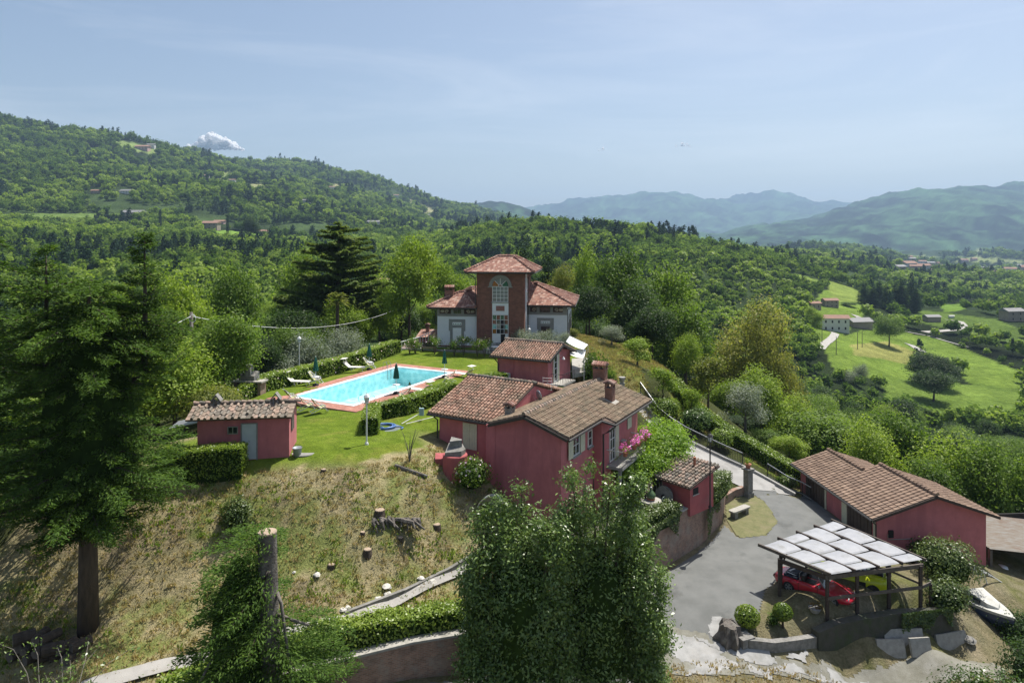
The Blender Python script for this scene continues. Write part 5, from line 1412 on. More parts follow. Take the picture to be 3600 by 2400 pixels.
def deckchair(loc, rz, label, group='striped deck chairs by the pool'):
    """sitter faces +y"""
    o = empty('deck_chair', loc, rz, label, 'deck chair', group)
    for s in (-.29, .29):
        b = MB(); b.beam((s, .62, .03), (s, -.52, 1.0), .03, .045); b.build('side_rail', X['white_paint'], o)
        b = MB(); b.beam((s * .9, -.55, .03), (s * .9, .42, .42), .03, .045); b.build('leg', X['white_paint'], o)
        b = MB(); b.beam((s * 1.1, -.25, .62), (s * 1.1, .38, .52), .05, .03); b.beam((s * 1.1, .34, .52), (s * 1.1, .5, .05), .03, .03); b.build('armrest', X['white_paint'], o)
    b = MB()
    for (y, z) in ((.62, .03), (-.52, 1.0), (-.55, .03), (.42, .42)): b.tube([(-.3, y, z), (.3, y, z)], .018, 5)
    b.build('crossbar', X['white_paint'], o)
    pts = [(-.5, .985), (-.38, .78), (-.2, .52), (0, .34), (.2, .29), (.42, .41)]; vs = []; fs = []
    for y, z in pts: vs += [(-.26, y, z), (.26, y, z)]
    for k in range(5): fs.append((2 * k, 2 * k + 1, 2 * k + 3, 2 * k + 2))
    b = MB(); b.add(vs, fs); b.build('canvas_sling', X['stripe'], o, smooth=True)
    return o
def parasol(loc, label, table=True, h=2.45):
    o = empty('closed_parasol', loc, RD.uniform(0, 3), label, 'parasol', 'closed green parasols round the pool')
    b = MB(); b.lathe([(.02, 0), (.24, .02), (.27, .1), (.2, .2), (.05, .24)], 14); b.build('base', X['black'], o, smooth=True)
    b = MB(); b.tube([(0, 0, .1), (0, 0, h)], .022, 8); b.build('pole', X['white_paint'], o)
    if table: b = MB(); b.lathe([(.3, .74), (.31, .76), (.3, .78)], 16); b.build('side_tray', X['white_paint'], o)
    vs = []; fs = []; n = 16; prof = [(.03, h - .02), (.10, h - .2), (.16, h - .55), (.21, h - .9), (.25, h - 1.15), (.20, h - 1.2)]
    for r_, z in prof:
        for k in range(n): a = 2 * math.pi * k / n; rr = r_ * (1 if k % 2 else .72); vs.append((rr * math.cos(a), rr * math.sin(a), z + (.0 if k % 2 else .03)))
    for i in range(len(prof) - 1):
        for k in range(n): fs.append((i * n + k, i * n + (k + 1) % n, (i + 1) * n + (k + 1) % n, (i + 1) * n + k))
    b = MB(); b.add(vs, fs); b.build('canopy', X['parasol'], o)
    b = MB(); b.lathe([(.02, h - .03), (.03, h), (.01, h + .07)], 8); b.build('finial', X['white_paint'], o)
    return o
R27 = -math.radians(27)
g0 = lambda u, v: G(u, v)
lounger(P(1046, 1354, 0), R27 + .35, 'cream lounger with canopy before the hedge, nearest the stone barbecue')
lounger(P(1245, 1303, 0), R27 + .38, 'cream lounger with canopy on the lawn at the far left of the pool')
lounger(P(1478, 1385, 0), R27 + 2.72 + .3, 'cream lounger with canopy on the near side of the pool, beside the low hedge')
lounger(P(1628, 1327, 0), R27 + 2.72 + .3, 'cream lounger with canopy behind the ridge of the red house')
deckchair(P(1108, 1347, 0), R27 - 1.1, 'striped deck chair under the closed parasol left of the pool')
deckchair(P(1297, 1294, 0), R27 - 1.0, 'striped deck chair with its back to the hedge at the far left corner')
deckchair(P(1423, 1405, 0), R27 + 1.9, 'deck chair by the parasol on the near long side of the pool')
deckchair(P(1582, 1343, 0), R27 + 1.9, 'deck chair at the right far corner of the pool')
deckchair(P(1120, 1447, 0), R27 - .5, 'green striped deck chair on the lawn, right one of the pair by the shed')
deckchair(P(1077, 1440, 0), R27 - .5, 'green striped deck chair on the lawn, left one of the pair by the shed')
deckchair(P(1022, 1412, 0), R27 - .4, 'deck chair half hidden behind the shed roof ridge')
parasol(P(1110, 1357, 0), 'closed green parasol by the left long side of the pool, before the hedge')
parasol(P(1298, 1301, 0), 'closed green parasol at the far left corner near the rose bushes')
parasol(P(1393, 1386, 0), 'closed green parasol standing in front of the pool water')
parasol(P(1563, 1328, 0), 'closed green parasol at the right corner, against the lawn')

def lamp_post(loc, label, h=2.85, m_=None, hoops=False, base_h=0):
    m_ = m_ or X['white_paint']
    o = empty('garden_lamp', loc, 0, label, 'lamp post')
    b = MB(); b.tube([(0, 0, -.3), (0, 0, .5), (0, 0, h - .5)], [.055, .05, .04], 8); b.lathe([(.12, 0), (.1, .1), (.06, .16)], 10); b.build('post', m_, o)
    b = MB(); b.lathe([(.10, h - .42), (.17, h - .12), (.16, h - .1)], 6); b.build('lantern_glass', mat_glass('lantern_glass', (.5, .55, .55), .2), o)
    b = MB(); b.lathe([(.05, h - .5), (.12, h - .45), (.11, h - .42)], 6); b.lathe([(.21, h - .11), (.12, h + .03), (.03, h + .1), (.02, h + .18)], 6)
    for k in range(6): a = 2 * math.pi * k / 6; b.tube([(.1 * math.cos(a), .1 * math.sin(a), h - .42), (.17 * math.cos(a), .17 * math.sin(a), h - .11)], .012, 4)
    b.build('lantern_cage', m_, o)
    if hoops:
        b = MB()
        for s in (-1, 1): b.tube([(s * .04, 0, h - .5)] + [(s * (.28 + .22 * math.sin(a)), 0, h - .45 + .25 * (1 - math.cos(a))) for a in np.linspace(0, 3.3, 9)], .012, 4)
        b.build('hoop', X['black'], o)
    return o
lamp_post(P(1289, 1562, 0), 'white lamp post with a wire-hooped lantern on the open lawn', 2.95, hoops=True)
lamp_post((-20.1, 64.5, -.6), 'white lamp post behind the pool hedge among grey bushes', 3.5)

# barbecue of rough stone
bq = empty('stone_barbecue', P(878, 1385, 0), -.15, 'old stone barbecue with a slab shelf at the end of the pool hedge', 'barbecue')
for x in (-1.0, 0, 1.0): b = MB(); b.box(x - .13, -.4, -.1, x + .13, .45, 1.0); b.build('pier', X['brick_old'], bq)
b = MB(); b.box(-1.25, -.55, 1.003, 1.3, .5, 1.12); b.build('slab', X['pale_stone'], bq)
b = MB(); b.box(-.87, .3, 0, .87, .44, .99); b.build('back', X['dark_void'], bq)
b = MB(); b.prism([(-.75, -.3), (.55, -.3), (.55, .5), (-.75, .5)], 1.123, [1.5, 1.5, 1.75, 1.75]); b.lathe([(.45, 1.45), (.38, 1.9), (.3, 2.2), (.32, 2.3), (.05, 2.36)], 7, (-.1, .1, 0)); b.build('hood', X['stone'], bq)

# bucket, well cover, hose, pole
bk = empty('grey_bucket', P(1045, 1603, 0), 0, 'grey plastic bucket with black handle by the shed corner', 'bucket')
b = MB(); b.lathe([(.20, 0), (.26, .48), (.28, .5), (.25, .5), (.2, .08)], 16); b.build('pail', mat('grey_plastic', (.33, .36, .40), (.29, .32, .36), 3, .5), bk, smooth=True)
b = MB(); b.tube([(.26 * math.cos(a), .05, .48 + .16 * math.sin(a)) for a in np.linspace(0, math.pi, 9)], .012, 5); b.build('handle', X['black'], bk)
b = MB(); b.lathe([(.72, 0), (.74, .05), (.7, .09), (.02, .095)], 26); o = b.build('round_cover', X['concrete'], None, Matrix.Translation(P(1070, 1592, 0))); tag(o, 'flat round concrete cover lying on the lawn beside the bucket', 'cover')
hc = P(1357, 1506, -.05)
b = MB(); b.lathe([(.95, 0), (.97, .05), (.93, .08), (.02, .085)], 26); o = b.build('round_board', mat('grey_board', (.16, .2, .19), (.12, .15, .15), 2, .7), None, Matrix.Translation(hc)); tag(o, 'round grey board on the lawn under the coiled hose', 'cover')
hp = []
for k in range(170):
    a = k * .26; r_ = .42 + .26 * abs(math.sin(k * .037)) + .05 * math.sin(k * .5); hp.append((-.12 + r_ * 1.15 * math.cos(a), r_ * .9 * math.sin(a), .12 + .10 * (k % 41) / 41))
hp += [(.9, .1, .12), (1.15, -.15, .1), (1.05, -.45, .1)]
b = MB(); b.tube(hp, .035, 6); o = b.build('blue_hose', mat('blue_hose', (.12, .24, .52), (.09, .19, .44), 8, .45), None, Matrix.Translation(hc), smooth=True); tag(o, 'blue pool hose coiled on a round board', 'hose')
c0 = Vector(P(1412, 1492, 0)); c1 = Vector(P(1545, 1465, 0)) + Vector((0, 0, .1)); c2 = Vector(P(1480, 1466, .15))
br_ = empty('pool_brush', c0, 0, 'pool brush with a long white handle leaning by the low hedge', 'pool brush')
b = MB(); b.tube([(0, 0, .06), tuple(c2 - c0 + Vector((0, 0, .3)))], .025, 6); b.build('pole', X['white_paint'], br_)
d_ = c2 - c0; b = MB(); b.box(d_.x - .12, d_.y - .1, d_.z + .12, d_.x + .2, d_.y + .06, d_.z + .62); b.build('head', mat('pale_blue_plastic', (.35, .5, .55), None, 3, .5), br_)
b = MB(); b.tube([tuple(c0 + Vector((.3, -.1, .08))), tuple(c1)], .022, 6); tag(b.build('white_pole', X['white_paint']), 'long white pole lying on the grass up to the house wall', 'pole')

# hedges round the lawn
hl1 = [P(u, v, 0)[:2] for u, v in ((812, 1413), (930, 1370), (1050, 1337), (1180, 1300), (1300, 1268), (1393, 1240))]
hedge_line('lawn_hedge', hl1, 1.25, 1.35, 'long clipped hedge with pale blossom running behind the pool', size=.16, dens=75, flowers=(X['flower_pale'], 120))
hl2 = [P(u, v, 0)[:2] for u, v in ((1300, 1530), (1312, 1478), (1420, 1455), (1500, 1425), (1590, 1392))]
hedge_line('low_hedge', hl2, 1.1, 1.05, 'clipped hedge between the pool and the red house', size=.14, dens=100)
hedge_line('short_hedge', [P(1652, 1362, 0)[:2], P(1775, 1345, 0)[:2]], 1.0, .8, 'short dark hedge at the foot of the small red building', size=.13, dens=90)
hl3 = [P(560, 1640, 0)[:2], P(700, 1648, -.15)[:2], P(858, 1652, -.3)[:2]]
hedge_line('shed_hedge', hl3, 1.2, 1.5, 'square clipped hedge in front of the small shed', size=.12, dens=150)
ball_bush('golden_shrub', P(740, 1480, -.3), 2.3, 2.0, 1.15, 'broad yellow-green shrub behind the shed', 'gold', .17, 3200, jitter=.14)
for i, (u, v, s, lb) in enumerate(((960, 1330, 1.0, 'round grey-green bush behind the left end of the pool hedge'), (1100, 1290, 1.35, 'large grey-green bush behind the middle of the pool hedge'), (1225, 1265, 1.15, 'grey-green bush behind the hedge, nearest the villa'), (1010, 1300, 1.1, 'grey bush standing under the white lamp post'))):
    p = Vector(P(u, v, -.2)); p = p + Vector((-1.2, 3.2, 0)); plant('bush_olive', (p.x, p.y, Hs(p.x, p.y)), s, name='grey_bush', label=lb, cat='bush')
# roses along the terrace
rl = ['rose bush on tall stems, leftmost before the terrace wall', 'broad rose bush before the garden bench', 'rose bush under the shuttered window, lower one', 'standard rose with a tall stem before the white wing', 'rose bush at the left edge of the brick tower', 'rose bush before the brick tower, beside the white table', 'rose bush at the terrace edge between two taller ones']
for i, (u, v, s) in enumerate(((1440, 1245, 1.0), (1528, 1245, 1.25), (1597, 1250, .95), (1630, 1248, 1.25), (1678, 1252, 1.1), (1703, 1253, 1.15), (1460, 1243, .8))):
    p = P(u, v, 0)
    o = empty('rose_bush', p, RD.uniform(0, 6), rl[i], 'rose bush', 'roses along the terrace edge')
    b = MB(); rng = np.random.default_rng(i + 50); bl = []
    for k in range(5):
        a = k * 1.3; top = (.35 * s * math.cos(a) * (1 + .4 * rng.random()), .3 * s * math.sin(a), s * (.9 + .5 * rng.random())); b.tube([(0, 0, -.1), (top[0] * .4, top[1] * .4, top[2] * .5), top], .022, 5); bl.append((*top, .34 * s, .34 * s, .3 * s))
    b.build('stems', X['bark'], o)
    link('foliage', leaf_mesh('foliage', blob_leaves(bl, 60, 11, .3, .13, rng, .65, .3), LEAF['broad']), o)
    fl_ = blob_leaves(bl, 12, 2, .2, .13, rng, .9, .9); tag(link('blossom', leaf_mesh('blossom', fl_, X['flower_pale']), o), kind='stuff')
# olive-like shrub before the villa's right wing
for u, v, s, lb in ((1850, 1238, .85, 'grey-leaved shrub between the brick tower and the small red roof'), (1935, 1240, .8, 'grey-leaved shrub before the dark shuttered window'), (1880, 1236, .72, 'low grey shrub behind the small red roof')):
    p = P(u, v, 0); plant('bush_olive', p, s, name='grey_shrub', label=lb, cat='shrub')
# garden table, chairs, bench, rail
tb_ = empty('garden_table', P(1743, 1243, .07), 0, 'round white metal table on the terrace before the brick tower', 'table')
b = MB(); b.lathe([(.5, .72), (.52, .74), (.5, .76)], 20); b.build('tabletop', X['white_paint'], tb_)
for k in range(4): a = k * 1.571; b = MB(); b.tube([(.1 * math.cos(a), .1 * math.sin(a), .72), (.16 * math.cos(a), .16 * math.sin(a), .4), (.42 * math.cos(a), .42 * math.sin(a), 0)], .018, 5); b.build('leg', X['white_paint'], tb_)
def metal_chair(loc, rz, label, m_=None):
    m_ = m_ or X['white_paint']
    o = empty('metal_chair', loc, rz, label, 'chair', 'wire garden chairs')
    b = MB(); b.lathe([(.2, .43), (.22, .45), (.2, .46)], 14); b.build('seat', m_, o)
    for k in range(4): a = k * 1.571 + .78; b = MB(); b.tube([(.15 * math.cos(a), .15 * math.sin(a), .44), (.24 * math.cos(a), .24 * math.sin(a), 0)], .014, 5); b.build('leg', m_, o)
    b = MB(); b.tube([(-.2, .16, .44), (-.2, .22, .8), (-.1, .24, .92), (.1, .24, .92), (.2, .22, .8), (.2, .16, .44)], .014, 5)
    for x in (-.1, 0, .1): b.tube([(x, .18, .46), (x, .235, .9)], .01, 4)
    b.build('backrest', m_, o)
    return o
metal_chair(P(1716, 1243, .07), 1.8, 'white wire chair left of the round terrace table')
metal_chair(P(1738, 1236, .07), .2, 'white wire chair behind the round terrace table')
bn = empty('garden_bench', (-8.9, 73.4, .05), -.05, 'dark wooden bench on the terrace left of the villa', 'bench')
for k in range(3): b = MB(); b.box(-.75, -.2 + k * .15, .42, .75, -.08 + k * .15, .46); b.build('seat_slat', X['dark_wood'], bn)
for k in range(11): b = MB(); b.box(-.7 + k * .135, .28, .5, -.64 + k * .135, .31, .95); b.build('back_slat', X['dark_wood'], bn)
for x in (-.75, .75): b = MB(); b.box(x - .035, -.25, 0, x + .035, .34, .62); b.build('side', X['dark_wood'], bn)
b = MB(); b.box(-.8, .27, .951, .8, .33, 1.03); b.build('top_rail', X['dark_wood'], bn)
b = MB()
ra = [Vector(P(1395, 1238, 0)) + Vector((0, 0, .0)), Vector((-10.3, 76.5, .2)), Vector((-9.2, 80, .4))]
for p, q in zip(ra[:-1], ra[1:]):
    b.tube([p + Vector((0, 0, 1.0)), q + Vector((0, 0, 1.0))], .05, 6)
    for k in range(5): s = p.lerp(q, k / 5); b.tube([s, s + Vector((0, 0, 1.0))], .035, 5)
tag(b.build('white_railing', X['white_paint']), 'white pipe railing at the end of the pool hedge by the terrace', 'railing')
lw = empty('low_tiled_roof', (-9.6, 81.5, -.4), -.1, 'low red tiled outhouse roof at the left of the villa', 'outhouse')
b = MB(); b.box(-1.3, -1, -1, 1.3, 1.2, 1.0); b.build('wall', X['red'], lw)
b = MB(); b.slab([(-1.6, -1.4, .95), (1.6, -1.4, .95), (1.6, 1.5, 1.5), (-1.6, 1.5, 1.5)], .1); pr_ = b.build('roof', X['tile_under'], lw)
tl = Tiles(lw); tl.slope(pr_, (-1.6, -1.4, .97), (1, 0, 0), (0, 2.9, .55), 3.2, 2.95, .26, .36, T_RED); tl.finish(120)
chimney(lw, (-.6, .6, 1.2), .35, .35, 1.1, X['brick'], 'house')
# white sun sails to the right of the upper red building
for (q, lb, z0) in (([(2003, 1181), (2067, 1211), (2052, 1228), (1990, 1200)], 'upper white sun awning behind the small red roof', 2.5), ([(2003, 1228), (2060, 1229), (2053, 1257), (2004, 1245)], 'lower white sun awning beside the small red building', 2.0)):
    pts = [P(u, v, z0 - (.35 if k in (1, 2) else 0)) for k, (u, v) in enumerate(q)]
    o = empty('sun_awning', (0, 0, 0), 0, lb, 'awning')
    b = MB(); cs = [Vector(p) for p in pts]; n = 8; vs = []; fs = []
    for i in range(n + 1):
        for j in range(n + 1):
            s, t_ = i / n, j / n; p = cs[0].lerp(cs[1], s).lerp(cs[3].lerp(cs[2], s), t_); p.z -= .12 * 4 * s * (1 - s) * t_; vs.append(tuple(p))
    for i in range(n):
        for j in range(n): a = i * (n + 1) + j; fs.append((a, a + 1, a + n + 2, a + n + 1))
    b.add(vs, fs); b.build('canvas', X['awning'], o, smooth=True)
    for k in (1, 2): b = MB(); b.tube([tuple(cs[k]), (cs[k].x, cs[k].y, -.4)], .03, 6); b.build('pole', X['white_paint'], o)
    b = MB(); b.tube([tuple(cs[0]), tuple(cs[1])], .03, 6); b.tube([tuple(cs[0]), tuple(cs[3])], .03, 6); b.build('frame', X['grey_metal'], o)
b = MB(); b.prism([P(u, v, 0)[:2] for u, v in ((2010, 1262), (2090, 1258), (2095, 1300), (2012, 1318))], -.3, .06); tag(b.build('patio', X['pale_stone']), kind='structure')
# ---------------------------------------------------------------- driveway, court, path
def ribbon(name, left, right, m, lift=.05, step=.4, kind='structure'):
    """a strip between two lines draped on the ground"""
    def walk(line, n):
        L_ = [Vector((p[0], p[1])) for p in line]; d = [0]
        for a, b in zip(L_[:-1], L_[1:]): d.append(d[-1] + (b - a).length)
        out = []
        for k in range(n):
            s = d[-1] * k / (n - 1); i = max(j for j in range(len(d)) if d[j] <= s + 1e-6); i = min(i, len(L_) - 2)
            out.append(L_[i].lerp(L_[i + 1], (s - d[i]) / max(1e-6, d[i + 1] - d[i])))
        return out
    ln = sum((Vector(b[:2]) - Vector(a[:2])).length for a, b in zip(left[:-1], left[1:]))
    n = max(3, int(ln / step)); A, B = walk(left, n), walk(right, n)
    wmax = max((a - b).length for a, b in zip(A, B)); m_ = max(2, int(wmax / step) + 1)
    xy = np.array([[a.lerp(b, k / (m_ - 1)) for k in range(m_)] for a, b in zip(A, B)]).reshape(-1, 2)
    z = H(xy[:, 0], xy[:, 1]) + lift
    F = grid_faces(m_, n)
    me = np_mesh(name, np.c_[xy, z], F[:, ::-1] if True else F, m, True)
    if me.polygons[0].normal.z < 0: me.flip_normals()
    return tag(link(name, me), kind=kind)

def area(name, poly, m, lift=.06, step=.35, edge=0.0):
    """a patch with an irregular outline draped on the ground"""
    xs = [p[0] for p in poly]; ys = [p[1] for p in poly]
    gx = np.arange(min(xs), max(xs), step); gy = np.arange(min(ys), max(ys), step)
    x, y = np.meshgrid(gx, gy); nx = len(gx); x = x.ravel(); y = y.ravel()
    jx = edge * _fbm(x / .8, y / .8, 77, 4) if edge else 0; jy = edge * _fbm(x / .8 + 9, y / .8, 78, 4) if edge else 0
    ins = in_poly(x + jx, y + jy, poly)
    F = grid_faces(nx, len(gy)); F = F[ins[F].all(1)]
    used = np.unique(F); mp_ = -np.ones(len(x), int); mp_[used] = np.arange(len(used))
    z = H(x[used], y[used]) + lift
    return link(name, np_mesh(name, np.c_[x[used], y[used], z], mp_[F], m, True))

court = [(-12, 22.5), (-7.0, 27.3), (-4.3, 28.6), (-1.9, 29.3), (2.0, 31.4), (5.3, 35.7), (8.9, 40.0), (12.3, 43.5), (14.5, 46.6), (14.9, 44.9), (16.8, 45.4), (18.2, 47.2), (18.4, 50.2), (17.9, 51.6), (19.5, 52.4), (21.6, 51.3), (22.7, 53.3), (23.0, 43.6), (21.2, 42.3), (17.0, 40.6), (14.3, 38.4), (13.2, 36.2), (11.0, 33.6), (6, 32.2), (5.5, 30.4), (4.0, 28.6), (0, 26.0), (-8, 21)]
tag(area('court', court, X['asphalt'], .032, .14), kind='structure')
dl = [(17.9, 51.7), (15.3, 53.4), (12.7, 55.9), (10.7, 58.7), (9.5, 62.0)]
dr_ = [(21.4, 51.8), (19.2, 54.2), (17.3, 55.8), (14.6, 58.7), (12.8, 61.2), (11.7, 64.0)]
ribbon('driveway', dl, dr_, mat('driveway_concrete', (.35, .345, .33), (.28, .275, .265), .8, .95, .2, 30, c3=(.22, .215, .2), s3=.5), .06)
b = MB()
for p, q in zip(dr_[:-1], dr_[1:]): b.beam((p[0] + .1, p[1], Hs(*p) + .08), (q[0] + .1, q[1], Hs(*q) + .08), .22, .3)
tag(b.build('driveway_kerb', X['concrete']), kind='structure')
PW = [P(u, v, z)[:2] for u, v, z in ((1690, 1990, -4.85), (1560, 2050, -4.9), (1400, 2112, -4.9), (1180, 2190, -4.95), (900, 2270, -5.3), (700, 2330, -5.55), (440, 2385, -5.7), (250, 2460, -6.2))]
pl_ = [(p[0] + .18, p[1] + .45) for p in PW]; prr = [(p[0] - .18, p[1] - .45) for p in PW]
ribbon('footpath', pl_, prr, X['cement'], .14, .3)
b = MB(); rng = np.random.default_rng(3)
for p, q in zip(pl_[:3], pl_[1:4]): b.beam((p[0] + .1, p[1] + .1, Hs(*p) + .1), (q[0] + .1, q[1] + .1, Hs(*q) + .1), .18, .32)
tag(b.build('path_kerb', X['stone']), kind='structure')
# cement patches on the court and lower track
def PB(u, v): p = G(u, v); return (p[0], p[1])
tag(area('gravel_track', [PB(*q) for q in ((2235, 2215), (2330, 2190), (2480, 2215), (2560, 2285), (2700, 2302), (2830, 2330), (3100, 2318), (3330, 2300), (3520, 2335), (3560, 2399), (2800, 2399), (2520, 2385), (2350, 2368), (2215, 2290))], mat('pale_gravel', (.24, .235, .20), (.16, .155, .12), 1.6, .98, .5, 22, detail=9, c3=(.31, .305, .28), s3=.6), .037, .1, .6), kind='structure')
pt = ['large pale cement patch spilling across the lower track', 'round pale cement patch beside the tree stump', 'pale cement patch under the shaded bank', 'long pale cement patch along the grass verge', 'grey-white cement patch where the track leaves the court']
for lb, q in zip(pt, ([(2325, 2210), (2400, 2250), (2440, 2240), (2500, 2265), (2560, 2275), (2545, 2320), (2600, 2350), (2550, 2372), (2400, 2375), (2410, 2320), (2350, 2290), (2310, 2265)],
                      [(2490, 2180), (2560, 2165), (2580, 2185), (2565, 2215), (2570, 2245), (2520, 2230), (2485, 2210)],
                      [(2735, 2280), (2830, 2285), (2880, 2300), (2875, 2320), (2800, 2325), (2745, 2310)],
                      [(2600, 2345), (2720, 2335), (2800, 2350), (2830, 2375), (2950, 2370), (3100, 2395), (2700, 2390)],
                      [(2430, 2225), (2530, 2245), (2680, 2270), (2740, 2330), (2640, 2335), (2560, 2300), (2450, 2250)])):
    o = area('cement_patch', [PB(*p) for p in q], X['patch'], .046 + .003 * pt.index(lb), .06, .9); tag(o, lb, 'cement patch')

# ---------------------------------------------------------------- retaining walls
def wall_run(name, line, th, zt_, zb_, m, label, cap=None, parent=None, cat='wall'):
    o = empty(name, (line[0][0], line[0][1], 0), 0, label, cat); x0, y0 = line[0]
    b = MB(); n = len(line); nr = []
    for i in range(n):
        a = Vector(line[max(i - 1, 0)]); c = Vector(line[min(i + 1, n - 1)]); d = (c - a).normalized(); nr.append(Vector((-d.y, d.x)))
    for i in range(n - 1):
        p, q = Vector(line[i]), Vector(line[i + 1]); f = lambda v, k, s: (v.x + nr[k].x * s - x0, v.y + nr[k].y * s - y0)
        A, B_, C_, D = f(p, i, -.13), f(q, i + 1, -.13), f(q, i + 1, th - .13), f(p, i, th - .13)
        b.prism([A, B_, C_, D], [zb_[i], zb_[i + 1], zb_[i + 1], zb_[i]], [zt_[i], zt_[i + 1], zt_[i + 1], zt_[i]])
    b.build('wall_face', m, o)
    if cap:
        c = MB()
        for i in range(n - 1):
            p, q = Vector(line[i]), Vector(line[i + 1]); f = lambda v, k, s: (v.x + nr[k].x * s - x0, v.y + nr[k].y * s - y0)
            c.prism([f(p, i, -.17), f(q, i + 1, -.17), f(q, i + 1, .3), f(p, i, .3)], [zt_[i] + .003, zt_[i + 1] + .003, zt_[i + 1] + .003, zt_[i] + .003], [zt_[i] + .1, zt_[i + 1] + .1, zt_[i + 1] + .1, zt_[i] + .1])
        c.build('coping', cap, o)
    return o
w1 = WALL[:5]
wall_run('brick_wall', w1, .85, [-4.95, -4.85, -4.82, -4.8, -4.8], [-8] * 5, X['brick_old'], 'long low brick retaining wall under the hedge, along the lower road', X['pale_stone'])
w2 = WALL[4:]
wall_run('terrace_wall', w2, .85, [-4.6, -4.55, -4.5, -4.5, -4.9, -5.6], [-8.5] * 6, X['brick_old'], 'tall old brick wall holding up the terrace beside the court', X['pale_stone'])
hedge_line('road_hedge', [(-13.5, 26.0), (-7.3, 28.75), (-4.4, 29.95), (-2.0, 30.6), (1.4, 32.4)], 1.1, 1.05, 'long bright hedge on top of the low brick wall', size=.13, dens=190, wave=.11)
hedge_line('terrace_hedge', [(4.6, 36.6, -4.6), (7.6, 39.9, -4.6), (9.9, 42.0, -4.6)], 1.15, .75, 'ivy-grown hedge on the terrace edge by the stone table', 'ivy', .13, 150, wave=.1)
hedge_line('terrace_ivy', [(12.5, 44.6, -4.75), (13.9, 46.6, -4.8), (14.9, 48.9, -5.3)], 1.5, .95, 'block of ivy hedge between the small hut and the driveway', 'ivy', .13, 170, wave=.1)
# ivy hanging down the wall face
def hang(name, p, q, z0, z1, n, label, leaf='ivy', size=.14):
    p, q = np.array(p), np.array(q); d = (q - p) / np.linalg.norm(q - p); out = np.array([d[1], -d[0], 0])
    t = RG.random(n); w_ = RG.random(n) ** 1.6; f = .55 + .45 * np.sin(t * 9 + 1) * np.cos(t * 4)
    Pn = np.c_[p[0] + (q[0] - p[0]) * t, p[1] + (q[1] - p[1]) * t, z0 - (z0 - z1) * w_ * np.abs(f)] + out * (.22 + .1 * RG.random(n))[:, None]
    N_ = out[None] + RG.normal(size=(n, 3)) * .5 + np.array([0, 0, .3])
    return tag(link(name, leaf_mesh(name, kites(Pn, N_, size, .75), LEAF[leaf])), label, 'ivy')
hang('hanging_ivy', (12.3, 43.85), (15.0, 48.4), -4.3, -7.0, 2600, 'ivy hanging down the brick wall beneath the hut corner')
hang('hanging_ivy', (4.6, 35.3), (9.9, 41.6), -4.2, -6.3, 3200, 'ivy trailing over the brick wall below the terrace hedge')

# ---------------------------------------------------------------- little tiled hut on the terrace corner
hut = empty('terrace_hut', (11.05, 42.35, -4.6), math.radians(40), 'little red hut with a mossy single-pitch tiled roof on the terrace corner', 'hut')
def htw(x, y, z=0): c, s = math.cos(math.radians(40)), math.sin(math.radians(40)); return (11.05 + c * x - s * y, 42.35 + s * x + c * y, -4.6 + z)
b = MB(); extr(b, [(0, -.3), (2.5, -.3), (2.5, 2.15), (0, 1.55)], .0, 2.1); b.v = [p for p in b.v]; b.build('wall', X['red_pale'], hut)
b = MB(); b.slab([(-.35, -.25, 1.56), (2.85, -.25, 2.3), (2.85, 4.2, 2.3), (-.35, 4.2, 1.56)], .09); hr = b.build('roof', X['tile_under'], hut)
tl = Tiles(hut); tl.slope(hr, (-.35, 4.2, 1.58), (0, -1, 0), (3.2, 0, .74), 4.45, 3.28, .25, .36, T_GREY, jit=.02); tl.finish(280)
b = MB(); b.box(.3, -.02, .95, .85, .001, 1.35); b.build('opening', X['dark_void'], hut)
b = MB(); b.box(.24, -.06, .9, .9, -.021, .96); b.build('sill', X['pale_stone'], hut)
b = MB(); b.tube([(1.9, 1.0, 2.0), (1.9, 1.0, 2.75)], .09, 8); b.build('flue_pipe', X['terracotta'], hut)
for (x, y) in ((-.2, 4.0), (2.6, 4.0)): b = MB(); b.box(x - .07, y - .07, -.3, x + .07, y + .07, 1.6 + .23 * (x + .2)); b.build('post', X['dark_wood'], hut)
lamp_post((12.55, 43.25, -4.7), 'dark lamp post with a pale lantern beside the terrace hut', 4.6, X['gutter'])
# terrace furniture
p = Vector(P(2289, 1800, -4.6))
ts = empty('stone_table', p, 0, 'round stone table with a green jar on the terrace', 'table')
b = MB(); b.lathe([(.62, .64), (.66, .68), (.64, .76), (.02, .77)], 20); b.build('tabletop', X['pale_stone'], ts)
b = MB(); b.lathe([(.35, 0), (.28, .1), (.2, .3), (.28, .58), (.3, .64)], 12); b.build('pedestal', X['stone'], ts)
dj = empty('green_demijohn', p + Vector((0, 0, .77)), 0, 'green glass demijohn in a clay holder on the stone table', 'demijohn')
b = MB(); b.lathe([(.18, 0), (.24, .04), (.25, .12)], 14); b.build('holder', X['terracotta'], dj)
b = MB(); b.lathe([(.22, .1), (.29, .25), (.27, .38), (.12, .55), (.05, .62), (.05, .72)], 16); b.build('bottle', mat('green_demijohn_glass', (.10, .16, .07), (.07, .12, .05), 4, .15), dj, smooth=True)
b = MB(); b.lathe([(.04, .72), (.06, .75), (.05, .8), (.01, .82)], 8); b.build('stopper', X['white_paint'], dj)
X['green_metal'] = mat('pale_green_metal', (.30, .38, .36), (.24, .31, .30), 6, .5)
metal_chair(P(2320, 1795, -4.6), -2.2, 'pale green wire chair right of the stone table', X['green_metal'])
metal_chair(P(2258, 1740, -4.6), .6, 'dark green wire chair by the laurel, behind the stone table', X['green_metal'])
